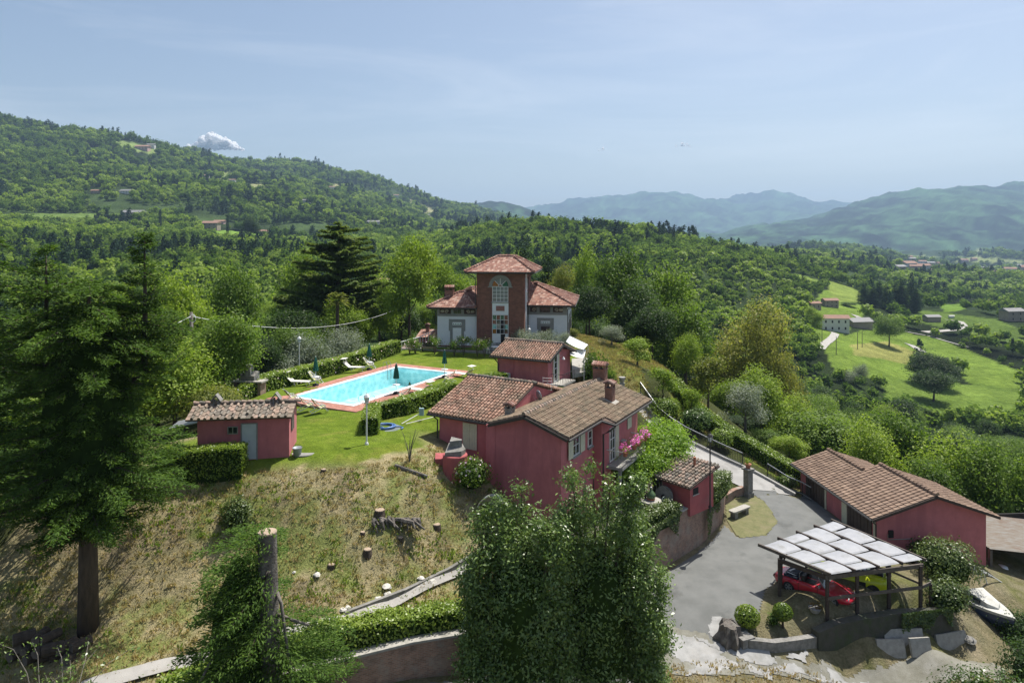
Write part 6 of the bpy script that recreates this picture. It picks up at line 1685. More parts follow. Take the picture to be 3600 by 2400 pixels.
b = MB(); b.box(-.35, -.2, .42, .35, .2, .5); b.box(-.28, -.12, -.1, -.16, .12, .42); b.box(.16, -.12, -.1, .28, .12, .42); o = b.build('stone_stool', X['pale_stone'], None, Matrix.Translation(P(2290, 1832, -4.6)) @ Matrix.Rotation(.5, 4, 'Z')); tag(o, 'small white stone seat half under the terrace hedge', 'seat')
mw = empty('millstone', P(2335, 1775, -4.6), -.7, 'large old millstone standing upright against the hut', 'millstone')
b = MB(); b.lathe([(.1, -.1), (.58, -.1), (.62, 0), (.58, .1), (.1, .1)], 28); b.v = [tuple(Matrix.Rotation(math.radians(82), 4, 'X') @ Vector(q) + Vector((0, 0, .6))) for q in b.v]; b.build('stone_disc', X['stone'], mw)
b = MB(); b.tube([(0, -.16, .58), (0, .16, .62)], .13, 8); b.build('hub', X['dark_void'], mw)
gt = empty('garden_arbor', P(2300, 1745, -4.6), 0, 'dark slatted screen on the terrace behind the stone table', 'screen')
for k in range(9): b = MB(); b.box(-.8 + k * .2, -.03, 0, -.72 + k * .2, .03, 1.0); b.build('slat', X['dark_wood'], gt)
b = MB(); b.box(-.85, -.05, 1.001, .95, .05, 1.08); b.build('top_rail', X['dark_wood'], gt)
# climbing canopy over the terrace and balcony
o = empty('wisteria', rh(6.2, 6.8, -4.6), 0, 'bright green wisteria canopy spilling over the balcony and terrace', 'climber')
rng = np.random.default_rng(77)
bl = []
for (u, v, y, r_) in ((2200, 1640, 44.5, 1.0), (2260, 1620, 45.2, 1.15), (2320, 1575, 46.5, 1.2), (2370, 1560, 47.3, 1.1), (2290, 1545, 47.5, 1.15), (2330, 1510, 49, 1.0), (2240, 1690, 43.8, .8), (2180, 1650, 43.6, .7), (2380, 1610, 46.2, .9), (2310, 1640, 45.2, 1.0), (2355, 1530, 48.5, .9), (2240, 1655, 44.3, 1.0), (2260, 1710, 44.6, .6)):
    q = Vector(PY(u, v, y)) - o.location; bl.append((q.x, q.y, q.z, r_, r_, r_ * .7))
link('foliage', leaf_mesh('foliage', blob_leaves(bl, 1000, 22, .5, .2, rng, .42, .5, .8, .6), X['wist']), o)
b = MB()
for k in range(6): a = rng.random() * 6; b.tube([(0, 0, -.2), (.5 * math.cos(a), .5 * math.sin(a), 1.2), tuple(Vector(bl[k][:3]) - Vector((0, 0, .3)))], [.09, .07, .03], 6)
b.build('stems', X['bark'], o)
for i, (a_, b_) in enumerate(((5.42, 5.6), (5.42, 7.2), (5.42, 8.1), (5.42, 9.3))):
    p = rh(a_, b_, -1.0); o = empty('flower_pot', p, 0, ['pot of pink flowers at the near corner of the balcony rail', 'pot of pink flowers in the middle of the balcony rail', 'pink flowering pot further along the balcony rail', 'pot of pink flowers at the far end of the balcony rail'][i], 'flower pot', 'flower pots on the balcony rail')
    b = MB(); b.lathe([(.12, -.1), (.17, .14), (.19, .16), (.15, .16)], 12); b.build('pot', X['terracotta'], o)
    link('foliage', leaf_mesh('foliage', blob_leaves([(0, 0, .3, .28, .28, .2)], 16, 8, .15, .1, rng, .6), LEAF['light']), o)
    tag(link('blossom', leaf_mesh('blossom', blob_leaves([(0, 0, .42, .34, .34, .24)], 22, 5, .12, .1, rng, .9), X['flower']), o), kind='stuff')
# round red well and shrubs at the foot of the red house
p = P(1600, 1655, -1.15); we = empty('old_well', p, 0, 'round red plastered well with a stone lid by the red house wall', 'well')
b = MB(); b.lathe([(.72, -.5), (.72, .95), (.68, 1.0), (.02, 1.0)], 20); b.build('drum', X['red_pale'], we)
b = MB(); b.prism([(-.55, -.45), (.4, -.5), (.6, .1), (.3, .55), (-.4, .5)], 1.003, [1.2, 1.3, 1.25, 1.55, 1.5]); b.prism([(-.3, -.1), (.4, .0), (.35, .5), (-.25, .5)], 1.4, [1.75, 1.8, 1.7, 1.85]); b.build('stone_lid', X['stone'], we)
b = MB(); b.prism([(-.4, -.35), (.25, -.45), (.45, .1), (.1, .45), (-.45, .3)], -.3, [.4, .45, .35, .5, .55]); o = b.build('red_stone', X['red_pale'], None, Matrix.Translation(P(1556, 1630, -.9))); tag(o, 'reddish stone block beside the round well', 'stone')
ball_bush('rose_shrub', P(1660, 1720, -2.0), 1.0, .9, .85, 'bushy shrub with pale roses at the foot of the red house', 'broad', .13, 1700, flowers=(X['flower_pale'], 45), jitter=.12)
ball_bush('rose_shrub', P(1770, 1740, -2.9), .45, .4, .75, 'slender rose shrub against the red house corner', 'broad', .13, 600, flowers=(X['flower_pale'], 10), jitter=.14)
tp = empty('upturned_dinghy', P(1722, 1800, -2.95), 0.5, 'pale grey upturned plastic dinghy leaning on the bank by the laurels', 'dinghy')
vs = []; fs = []; n = 12; st = 9
for i in range(st):
    t = i / (st - 1); wv = .62 * (math.sin(math.pi * (.12 + .8 * t)) ** .6); hv = .42 * (math.sin(math.pi * (.1 + .82 * t)) ** .5)
    for k in range(n): a = math.pi * k / (n - 1); vs.append((-wv * math.cos(a) if abs(math.cos(a)) < .99 else -wv * 1.08 * math.cos(a), (t - .5) * 2.1, hv * math.sin(a) ** .7 if math.sin(a) > 0 else 0))
for i in range(st - 1):
    for k in range(n - 1): fs.append((i * n + k, i * n + k + 1, (i + 1) * n + k + 1, (i + 1) * n + k))
fs += [tuple(range(n)), tuple(range((st - 1) * n, st * n))[::-1]]
b = MB(); b.add(vs, fs); T_ = Matrix.Translation((0, 0, .25)) @ Matrix.Rotation(-.85, 4, 'X') @ Matrix.Rotation(.5, 4, 'Y'); b.v = [tuple(T_ @ Vector(q)) for q in b.v]
b.build('hull', mat('pale_grey_plastic', (.55, .56, .55), (.45, .46, .45), 1.5, .25), tp, smooth=True)
b = MB(); b.tube([tuple(T_ @ Vector((-.66 * math.sin(math.pi * (.12 + .8 * t)) ** .6, (t - .5) * 2.12, .0))) for t in np.linspace(0, 1, 9)], .035, 6); b.tube([tuple(T_ @ Vector((.66 * math.sin(math.pi * (.12 + .8 * t)) ** .6, (t - .5) * 2.12, .0))) for t in np.linspace(0, 1, 9)], .035, 6); b.build('gunwale', X['white_paint'], tp)

# ---------------------------------------------------------------- garage
GA = math.radians(-4)
gar = empty('garage', (23.3, 43.6, -7.5), -GA, 'long red garage with a brown tiled roof and dark doors beside the court', 'garage')
ga = lambda x, y, z=0: (23.3 + math.cos(-GA) * x - math.sin(-GA) * y, 43.6 + math.sin(-GA) * x + math.cos(-GA) * y, -7.5 + z)
b = MB(); extr(b, [(0, -.4), (7.35, -1.35), (7.35, 2.02), (3.75, 3.28), (0, 2.1)], 0, 5.2); b.build('wall', X['red'], gar)
b = MB(); extr(b, [(.004, -.4), (5.2, -1.3), (5.2, 2.1), (2.5, 2.9), (.004, 2.1)], 5.203, 9.9); b.build('wall', X['red'], gar)
b = MB(); b.box(.03, .03, -4.2, 7.33, .35, -1.36); b.build('basement_wall', X['concrete'], gar)
b = MB(); b.box(-.02, -.06, -1.45, 7.42, -.003, -1.3); b.build('floor_band', X['pale_stone'], gar)
b = MB()
q = [(4.6 + .75 * math.cos(a), -2.9 + .9 * math.sin(a)) for a in np.linspace(0, math.pi, 12)] + [(3.85, -4.2), (5.35, -4.2)]
extr(b, q, -.01, .04); b.build('cellar_arch', X['dark_void'], gar)
b = MB(); sg = .325
b.slab([(-.5, -.4, 2.05), (3.75, -.4, 3.42), (3.75, 5.6, 3.42), (-.5, 5.6, 2.05)][::1], .1)
b.slab([(3.75, -.4, 3.42), (7.95, -.4, 1.98), (7.95, 5.6, 1.98), (3.75, 5.6, 3.42)], .1)
b.slab([(-.5, 5.6, 2.05), (2.5, 5.6, 3.017), (2.5, 10.4, 3.017), (-.5, 10.4, 2.05)], .1)
b.slab([(2.5, 5.6, 3.017), (5.7, 5.6, 2.0), (5.7, 10.4, 2.0), (2.5, 10.4, 3.017)], .1)
gr = b.build('roof', X['tile_under'], gar)
tl = Tiles(gar)
tl.slope(gr, (-.5, 10.4, 2.06), (0, -1, 0), (4.25, 0, 1.37), 10.8, 4.46, .36, .40, T_BROWN, clip=lambda a, u: a > 4.8 or u < 3.13, jit=.006)
tl.slope(gr, (7.95, -.4, 1.99), (0, 1, 0), (-4.2, 0, 1.44), 6.0, 4.43, .36, .40, T_BROWN, jit=.006)
tl.slope(gr, (5.7, 5.6, 2.01), (0, 1, 0), (-3.2, 0, 1.017), 4.8, 3.35, .36, .40, T_BROWN, jit=.006)
tl.row(gr, (3.75, -.45, 3.45), (3.75, 5.6, 3.45), .36, T_RIDGE_B); tl.row(gr, (2.5, 5.6, 3.04), (2.5, 10.4, 3.04), .36, T_RIDGE_B)
tl.finish(298)
b = MB(); b.beam((-.52, -.43, 1.98), (3.75, -.43, 3.36), .05, .16); b.beam((3.75, -.43, 3.36), (7.98, -.43, 1.92), .05, .16); b.build('verge_board', X['dark_wood'], gar)
b = MB(); b.beam((-.52, -.4, 1.98), (-.52, 10.4, 1.98), .05, .14); b.build('fascia', X['cream'], gar)
gutter(gar, (-.6, -.4, 1.98), (-.6, 10.4, 1.98), down=[(-.5, -.3, 1.9), (-.1, -.06, 1.6), (-.1, -.06, -.1)])
for (y0, y1, m_) in ((.5, 3.3, 'door'), (6.2, 9.0, 'door')):
    f = MB(); f.box(-.03, y0, 0, -.002, y1, 2.0); do = f.build('garage_door', X['brown_door'], gar)
    for k in range(7): b = MB(); b.box(-.06, y0 + .03 + k * (y1 - y0) / 7, .03, -.031, y0 + (k + 1) * (y1 - y0) / 7 - .03, 1.97); b.build('plank', X['brown_door'], do)
for y0 in (3.35, 0.12, 6.05): b = MB(); b.box(-.07, y0, 0, -.003, y0 + (.62 if y0 == 3.35 else .16), 2.06); b.build('jamb', X['cream'], gar)
b = MB(); b.box(.75, -.12, .75, 1.05, -.003, 1.2); b.build('meter_box', X['dark_void'], gar)
b = MB(); b.tube([(.72, -.03, .95), (.72, -.03, .6), (2.35, -.03, .62), (2.6, -.03, -.4)], .025, 6); b.build('conduit', X['concrete'], gar)
# lean-to with rusty sheets and a skylight, right of the garage
lt = empty('lean_to_shelter', ga(7.5, 1.2, -2.9), -GA, 'open lean-to with a rusty corrugated roof behind the garage', 'shelter')
n = 80; vs = []; fs = []
for i in range(n + 1):
    x = .2 + 9 * i / n; dz = .035 * math.sin(i * math.pi * .5)
    for (y, z) in ((-1.0, 2.2), (4.6, 3.2)): vs.append((x, y, z + dz))
vs = [];
for i in range(n + 1):
    y = -1.2 + 6.4 * i / n; dz = .04 * (1 if i % 2 else -1)
    for (x, z) in ((.1, 2.75), (8.5, 1.6)): vs.append((x, y, z + dz + .02 * y))
for i in range(n): fs.append((2 * i, 2 * i + 1, 2 * i + 3, 2 * i + 2))
b = MB(); b.add(vs, fs); b.build('roof_sheet', X['corrugated'], lt)
b = MB(); b.slab([(.6, 2.6, 2.86), (2.4, 2.6, 2.6), (2.4, 4.4, 2.66), (.6, 4.4, 2.92)], .04); b.build('skylight', mat_glass('skylight_glass', (.10, .14, .18), .15), lt)
for (x, y) in ((.3, -1.0), (4.2, -1.0), (8.0, -1.0), (.3, 5.0), (8.0, 5.0)): b = MB(); b.box(x - .09, y - .09, -1.5, x + .09, y + .09, 2.6 - .13 * x); b.build('post', X['old_wood'], lt)
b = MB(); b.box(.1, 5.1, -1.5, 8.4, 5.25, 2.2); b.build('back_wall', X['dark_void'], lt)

# ---------------------------------------------------------------- carport with billowing canvas
cp = empty('carport', (18.0, 38.5, -7.5), 0, 'dark timber carport with white canvas panels over two sports cars', 'carport')
cw = lambda x, y, z: (x - 18.0, y - 38.5, z)
posts = [(14.85, 37.9), (16.6, 35.95), (18.4, 36.4), (20.4, 36.95), (22.2, 37.1), (19.9, 41.6), (15.2, 38.6)]
zt_ = 2.2
for x, y in posts: b = MB(); q = cw(x, y, 0); b.box(q[0] - .075, q[1] - .075, -.5, q[0] + .075, q[1] + .075, zt_ - .1); b.build('post', X['dark_wood'], cp)
b = MB()
q = [cw(14.85, 37.9, zt_ - .2), cw(16.6, 35.95, zt_ - .2)]; b.beam(*q, .1, .22); b.build('beam', X['dark_wood'], cp)
b = MB(); b.beam(cw(16.5, 35.9, zt_ - .15), cw(22.4, 37.2, zt_ - .15), .1, .22); b.build('beam', X['old_wood'], cp)
b = MB(); b.beam(cw(22.3, 37.2, zt_ - .15), cw(19.9, 41.7, zt_ - .1), .1, .2); b.build('beam', X['dark_wood'], cp)
b = MB(); b.beam(cw(16.6, 35.88, .95), cw(22.2, 37.03, .95), .06, .16); b.beam(cw(22.2, 37.03, .95), cw(23.0, 37.5, .95), .06, .16); b.build('rail', X['old_wood'], cp)
b = MB(); q = cw(23.0, 37.5, 0); b.box(q[0] - .06, q[1] - .06, -.5, q[0] + .06, q[1] + .06, .9); b.build('short_post', X['dark_wood'], cp)
b = MB(); b.beam(cw(20.4, 37.0, 1.9), cw(22.2, 37.1, 1.1), .06, .1); b.build('brace', X['dark_wood'], cp)
b = MB(); b.beam(cw(14.85, 37.9, 1.5), cw(15.5, 38.5, 2.1), .06, .08); b.build('brace', X['dark_wood'], cp)
Lc, Fc, Rc, Tc = Vector(cw(14.2, 39.0, zt_ + .12)), Vector(cw(16.65, 35.75, zt_ + .08)), Vector(cw(22.6, 37.35, zt_ + .1)), Vector(cw(19.95, 42.4, zt_ + .12))
nb_ = 4
for k in range(nb_ + 1):
    p, q = Lc.lerp(Tc, k / nb_), Fc.lerp(Rc, k / nb_); d = (q - p).normalized()
    if k < nb_: q = q - d * .0
    b = MB(); b.beam(p - d * .15, q + d * .05, .09, .16); b.build('rafter', X['old_wood'] if k in (0, 4) else X['dark_wood'], cp)
for k in range(nb_):
    cuts = [0, .34, .67, 1] if k % 2 == 0 else [0, .18, .52, .84, 1]
    for t0, t1 in zip(cuts[:-1], cuts[1:]):
        vs = []; fs = []; mj = 4; prof = [(0, -.05), (.06, .0), (.3, .07), (.34, .075), (.66, .075), (.70, .07), (.94, .0), (1, -.05)]; ln_ = (t1 - t0) * 3
        for f, sag in prof:
            for s_ in range(mj + 1):
                s = (k + .07 + .86 * s_ / mj) / nb_; p = Lc.lerp(Tc, s).lerp(Fc.lerp(Rc, s), t0 + .01 + (t1 - t0 - .02) * f); vs.append((p.x, p.y, p.z + .02 + sag * ln_ * (.75 if s_ in (0, mj) else 1)))
        for i in range(len(prof) - 1):
            for s_ in range(mj): a = i * (mj + 1) + s_; fs.append((a, a + 1, a + mj + 2, a + mj + 1))
        b = MB(); b.add(vs, fs); b.build('canvas_panel', X['white_tarp'], cp)
for j in (1, 2):
    b = MB(); b.beam(Lc.lerp(Fc, j / 3) - Vector((0, 0, .14)), Tc.lerp(Rc, j / 3) - Vector((0, 0, .14)), .07, .1); b.build('purlin', X['dark_wood'], cp)

# ---------------------------------------------------------------- cars
def loft_body(name, st, m, parent, seg=12):
    """st: stations (x, half width at sill, half width at belt, z sill, z belt, z top, half width at top)"""
    vs = []; fs = []
    for (x, ws, wb, zs, zb, zt, wt) in st:
        prof = [(0, zs), (ws * .9, zs), (ws, zs + .1), (wb, zb - .12), (wb * .97, zb), (wt, zt), (wt * .5, zt + .012), (0, zt + .018)]
        ring_ = [(x, y, z) for y, z in prof] + [(x, -y, z) for y, z in prof[-2:0:-1]]
        vs += ring_
    k = len(vs) // len(st)
    for i in range(len(st) - 1):
        for j in range(k): fs.append((i * k + j, i * k + (j + 1) % k, (i + 1) * k + (j + 1) % k, (i + 1) * k + j))
    fs += [tuple(range(k))[::-1], tuple(range((len(st) - 1) * k, len(st) * k))]
    b = MB(); b.add(vs, fs); o = b.build(name, m, parent, smooth=True)
    o.data.flip_normals() if o.data.polygons[0].normal.length and False else None
    s = o.modifiers.new('round', 'SUBSURF'); s.levels = 1; s.render_levels = 2
    return o
def wheel(parent, x, y, r=.31, w_=.19, rim=None):
    o = None; sg = 1 if y > 0 else -1
    def rot(b): b.v = [(p[0] + x, y + sg * p[2], p[1] + r) for p in b.v]; return b
    b = MB(); b.lathe([(r * .62, -w_ / 2), (r * .95, -w_ / 2), (r, -w_ * .3), (r, w_ * .3), (r * .95, w_ / 2), (r * .62, w_ / 2)], 24); wo = rot(b).build('wheel', X['black'], parent, smooth=True)
    b = MB(); b.lathe([(r * .62, w_ * .2), (r * .62, w_ * .51), (r * .54, w_ * .5), (r * .5, w_ * .3)], 20)
    for k in range(5): a = k * 1.2566; b.beam((.03 * math.cos(a), .03 * math.sin(a), w_ * .42), (r * .56 * math.cos(a), r * .56 * math.sin(a), w_ * .42), .07, .05)
    b.lathe([(.06, w_ * .3), (.06, w_ * .5), (.02, w_ * .52)], 10); rot(b).build('rim', rim or X['grey_metal'], wo)
    b = MB(); b.lathe([(r * .6, -w_ * .1), (r * .6, w_ * .25)], 16); rot(b).build('brake_disc', X['dark_void'], wo)
    return wo
def paint(name, c):
    m, t, b = _mat(name); b.inputs['Base Color'].default_value = (*c, 1); b.inputs['Roughness'].default_value = .3; b.inputs['Coat Weight'].default_value = .7; b.inputs['Coat Roughness'].default_value = .08
    n = _noise(t, 3, 4); r = _ramp(t, n.outputs['Fac'], [(.3, tuple(x * .9 for x in c)), (.7, c)]); t.links.new(r.outputs['Color'], b.inputs['Base Color']); return m
X['car_red'] = paint('red_car_paint', (.50, .012, .035)); X['car_yellow'] = paint('yellow_green_car_paint', (.60, .70, .015))
X['navy'] = mat('navy_canvas', (.03, .045, .075), (.022, .035, .06), 5, .8)
X['leather'] = mat('dark_leather', (.02, .02, .02), (.03, .028, .026), 6, .5)
X['screen'] = mat_glass('windscreen', (.16, .17, .17), .05)
rear = Vector(P(2774, 2080, -7.5)); frnt = Vector(P(2929, 2134, -7.5)); dv = (frnt - rear); ang = math.atan2(dv.y, dv.x)
mid = (rear + frnt) / 2 + Vector((-math.sin(ang), math.cos(ang), 0)) * .66
rc = empty('red_convertible', (mid.x, mid.y, -7.47), ang, 'red open two-seater convertible with folded navy hood under the carport', 'car')
loft_body('body', [(-2.08, .55, .58, .38, .62, .66, .50), (-1.9, .70, .74, .24, .70, .78, .62), (-1.3, .76, .80, .20, .72, .84, .68), (-.75, .77, .81, .18, .72, .80, .70), (.45, .77, .81, .18, .72, .80, .70), (.75, .77, .81, .20, .72, .84, .68), (1.4, .76, .80, .22, .70, .77, .60), (1.85, .68, .72, .26, .58, .64, .48), (2.1, .50, .55, .36, .50, .54, .36)], X['car_red'], rc)
b = MB(); b.box(-.72, -.6, .55, .55, .6, .812); b.build('cockpit', X['leather'], rc)
for s in (-.32, .32):
    b = MB(); b.box(-.35, s - .24, .55, .15, s + .24, .83); b.box(-.55, s - .22, .6, -.36, s + .22, 1.08); b.build('seat', X['leather'], rc)
b = MB(); b.box(-1.5, -.66, .80, -.70, .66, .92); b.box(-1.38, -.60, .92, -.76, .60, 1.0); hd = b.build('folded_hood', X['navy'], rc)
md = hd.modifiers.new('soft', 'BEVEL'); md.width = .05; md.segments = 2
b = MB(); b.slab([(.72, -.62, .83), (.72, .62, .83), (.38, .54, 1.24), (.38, -.54, 1.24)], .012); ws_ = b.build('windscreen', X['screen'], rc)
b = MB(); b.tube([(.74, -.64, .82), (.38, -.56, 1.25), (.38, .56, 1.25), (.74, .64, .82)], .022, 6); b.build('windscreen_frame', X['grey_metal'], rc)
b = MB(); b.tube([(-.62, -.55, .83), (-.66, -.5, 1.14), (-.66, .5, 1.14), (-.62, .55, .83)], .02, 6); b.build('rear_frame', X['grey_metal'], rc)
b = MB(); b.tube([(.4 + .17 * math.cos(a) * .35, .32 + .17 * math.sin(a), .92 + .17 * math.cos(a)) for a in np.linspace(0, 6.28, 14)], .015, 5); b.build('steering_wheel', X['leather'], rc)
for s in (-1, 1):
    for x in (-1.16, 1.16): wheel(rc, x, s * .70)
    b = MB(); b.lathe([(.09, -.02), (.10, .02), (.06, .03)], 14); b.v = [(1.92 + q[2], s * .5 + q[0], .56 + q[1]) for q in b.v]; b.build('headlight', X['white_paint'], rc)
    b = MB(); b.box(.4, s * .80 - .02, .26, .41, s * .80 + .03, .74); b.box(-.62, s * .80 - .02, .26, -.61, s * .80 + .03, .74); b.build('door_gap', X['dark_void'], rc)
    b = MB(); b.box(.46, s * .84 - .06, .86, .56, s * .84 + .06, .96); b.build('mirror', X['grey_metal'], rc)
    b = MB(); b.box(-2.1, s * .45 - .12, .56, -2.05, s * .45 + .12, .66); b.build('tail_light', X['glass_red'], rc)
b = MB(); b.tube([(2.0, -.52, .42), (2.16, -.3, .42), (2.18, 0, .42), (2.16, .3, .42), (2.0, .52, .42)], .035, 6); b.build('bumper', X['black'], rc)
b = MB(); b.tube([(-1.95, -.62, .5), (-2.15, -.4, .5), (-2.17, .4, .5), (-1.95, .62, .5)], .04, 6); b.build('bumper', X['black'], rc)

yr = Vector(P(3063, 2080, -7.5))
ya = math.radians(152)
yc = empty('yellow_sports_car', (yr.x - .95, yr.y + .7, -7.46), ya, 'acid yellow sports car with a black rear wing under the carport', 'car'); yc.scale = (1.06, 1.08, 1.16)
loft_body('body', [(-1.95, .70, .74, .30, .72, .84, .60), (-1.7, .80, .86, .20, .76, .92, .66), (-1.1, .82, .90, .16, .78, .95, .66), (-.5, .80, .86, .14, .72, .92, .64), (.3, .80, .85, .14, .68, .84, .66), (.9, .82, .88, .14, .66, .78, .62), (1.5, .80, .86, .16, .60, .66, .56), (1.85, .70, .74, .20, .50, .54, .46), (2.0, .5, .54, .26, .42, .46, .34)], X['car_yellow'], yc)
loft_body('cabin', [(-1.0, .40, .5, .80, .90, .93, .42), (-.55, .6, .62, .80, .98, 1.08, .46), (-.1, .64, .66, .80, .98, 1.13, .50), (.35, .62, .66, .78, .92, 1.05, .46), (.85, .56, .6, .72, .76, .80, .5)], X['screen'], yc)
b = MB(); b.slab([(-.55, -.44, 1.11), (-.55, .44, 1.11), (.2, .46, 1.13), (.2, -.46, 1.13)][::-1], .03); b.build('roof_panel', X['car_yellow'], yc)
b = MB(); b.slab([(-1.65, -.48, .99), (-1.65, .48, .99), (-1.05, .42, 1.02), (-1.05, -.42, 1.02)][::-1], .05); b.build('engine_vent', X['dark_void'], yc)
b = MB()
b.beam((-1.9, -.72, 1.16), (-1.9, .72, 1.16), .26, .05); b.build('rear_wing', X['black'], yc)
for s in (-.4, .4): b = MB(); b.beam((-1.85, s, .88), (-1.9, s, 1.15), .04, .12); b.build('wing_stay', X['black'], yc)
for s in (-1, 1):
    for x in (-1.18, 1.2): wheel(yc, x, s * .76, .32, .22, X['dark_metal'])
    b = MB(); b.lathe([(.08, 0), (.08, .03), (.05, .04)], 12); b.v = [(-1.96 - q[2], s * .55 + q[0], .66 + q[1]) for q in b.v]; b.build('tail_light', X['glass_red'], yc)
    b = MB(); b.prism([(-.85, s * .86 - .03), (-.4, s * .83 - .03), (-.4, s * .83 + .05), (-.85, s * .86 + .05)], .42, .66); b.build('side_intake', X['dark_void'], yc)
    b = MB(); b.box(.35, s * .95 - .1, .82, .5, s * .95 + .1, .92); b.build('mirror', X['car_yellow'], yc)
b = MB(); b.box(-1.97, -.5, .26, -1.9, .5, .42); b.build('diffuser', X['black'], yc)

# ---------------------------------------------------------------- court edge things
tb2 = empty('topiary_bush', G(2627, 2206), 0, 'ball-clipped bush left of the two below the carport', 'bush')
def topiary(o, r_, hs):
    rng = np.random.default_rng(int(r_ * 1000)); d = rng.normal(size=(1500, 3)); d /= np.linalg.norm(d, axis=1, keepdims=True)
    Pn = d * r_ * np.array([1, 1, .85]) * (.94 + .1 * rng.random(1500))[:, None] + np.array([0, 0, hs + r_ * .8])
    link('foliage', leaf_mesh('foliage', kites(Pn, d + rng.normal(size=d.shape) * .4, .1, .6, rng), LEAF['hedge']), o)
    c = MB(); c.lathe([(.02, hs), (r_ * .7, hs + r_ * .35), (r_ * .82, hs + r_ * .8), (r_ * .6, hs + r_ * 1.3), (.02, hs + r_ * 1.5)], 10); c.build('branch_core', LEAF_CORE, o)  # dark core stands in for shade inside the ball
    c = MB(); c.tube([(0, 0, -.2), (0, 0, hs + .3)], .06, 6); c.build('stem', X['bark'], o)
topiary(tb2, .62, .1)
tb3 = empty('topiary_bush', G(2752, 2206), 0, 'ball-clipped bush on a bare stem, right of the two below the carport', 'bush'); topiary(tb3, .48, .45)
ball_bush('leafy_tuft', G(2722, 2195), .3, .3, .28, 'low leafy tuft beside the ball bush on its stem', 'broad', .12, 260)
st_ = empty('tree_stump', G(2565, 2250), 0, 'jagged grey tree stump beside the low stone wall', 'stump')
b = MB(); rng = np.random.default_rng(8); n = 18; vs = []; fs = []
for z, r_ in ((-.2, .75), (.15, .6), (.45, .5), (.75, .42)):
    for k in range(n): a = 2 * math.pi * k / n; rr = r_ * (1 + .22 * math.sin(k * 2.3) + .12 * rng.normal()); vs.append((rr * math.cos(a), rr * math.sin(a), z * (1 + .25 * rng.random())))
for i in range(3):
    for k in range(n): fs.append((i * n + k, i * n + (k + 1) % n, (i + 1) * n + (k + 1) % n, (i + 1) * n + k))
fs.append(tuple(range(3 * n, 4 * n))); b.add(vs, fs); b.build('wood', X['bark_grey'], st_)
def rock(name, loc, s, label, m_=None, seed=0, flat=.7, cat='stone', group=None):
    rng = np.random.default_rng(seed + 1000); b = MB(); n = 8
    prof = [(.55, -.15), (1.0, .1), (.95, .5), (.6, .85), (.02, .95)]; vs = []; fs = []
    for r_, z in prof:
        for k in range(n): a = 2 * math.pi * k / n; rr = s * r_ * (1 + .2 * rng.normal()); vs.append((rr * math.cos(a), rr * math.sin(a) * (.7 + .3 * rng.random()), s * flat * z))
    for i in range(len(prof) - 1):
        for k in range(n): fs.append((i * n + k, i * n + (k + 1) % n, (i + 1) * n + (k + 1) % n, (i + 1) * n + k))
    b.add(vs, fs); o = b.build(name, m_ or X['stone'], None, Matrix.Translation(loc) @ Matrix.Rotation(seed * 1.7, 4, 'Z')); return tag(o, label, cat, group)
p = G(2618, 2262); b = MB(); b.box(-.35, -.3, -.2, .35, .3, .35); b.box(-.4, -.34, .351, .38, .34, .43); o = b.build('stone_block', X['stone'], None, Matrix.Translation(p) @ Matrix.Rotation(.4, 4, 'Z')); tag(o, 'squared stone block with a flat cap next to the jagged stump', 'stone block')
lw_ = [PB(2630, 2275), PB(2720, 2285), PB(2800, 2275), PB(2880, 2262), PB(2930, 2250)]
wall_run('low_stone_wall', [(x, y) for x, y in lw_], .35, [Hs(*q) + .45 for q in lw_], [Hs(*q) - .6 for q in lw_], X['stone'], 'low mossy stone wall at the foot of the shaded bank', None)
# shaded bank below the carport
bank = []
bl_top = [(15.6, 34.95), (16.9, 35.45), (18.6, 35.9), (20.6, 36.4), (22.4, 36.6), (23.6, 36.9)]
wall_run('bank_wall', bl_top, .5, [-7.75, -7.58, -7.55, -7.55, -7.6, -7.75], [-10.5] * 6, mat('mossy_bank', (.075, .07, .06), (.05, .055, .035), 2.5, 1, .8, 10, c3=(.05, .075, .025), s3=1.2), 'dark mossy retaining bank under the carport', None)
hang('bank_ivy', bl_top[3], bl_top[5], -7.5, -8.9, 1500, 'ivy spilling over the bank at the right of the carport')
sl_ = [(3135, 2300, 1.45, .0, 'pale stone slab leaning at the left of the row by the bank'), (3240, 2295, 1.1, .1, 'squarish pale stone slab leaning between two long ones'), (3350, 2275, 1.9, .22, 'long pale stone slab at the right end of the leaning row'), (3180, 2262, 2.1, .05, 'weathered stone slab standing behind the leaning row')]
for k, (u, v, L_, rz_, lb) in enumerate(sl_):
    p = G(u, v); b = MB(); b.box(-L_ / 2, -.07, -.15, L_ / 2, .09, .72); o = b.build('stone_slab', X['pale_stone'], None, Matrix.Translation(p) @ Matrix.Rotation(rz_, 4, 'Z') @ Matrix.Rotation(-.3, 4, 'X')); tag(o, lb, 'stone slab')
rock('grey_rock', G(3405, 2250), .45, 'flat grey rock at the end of the leaning slabs', seed=3, flat=.4)
ball_bush('bank_shrub', G(3330, 2050), 1.7, 1.5, 1.25, 'large pale-leaved shrub between the carport and the garage gable', 'ivy', .15, 2600, jitter=.16)
ball_bush('bank_shrub', G(3330, 2150), 1.15, 1.0, .85, 'mounded shrub on the bank beside the carport rail', 'ivy', .14, 1500, jitter=.14)
ball_bush('dark_shrub', G(3260, 1975), 1.1, .8, .65, 'dark low shrub under the garage gable wall', 'dark', .14, 1000, jitter=.12)
pp = G(2865, 2150); o = empty('planter', pp, 0, 'small stone planter with reddish leaves before the carport', 'planter')
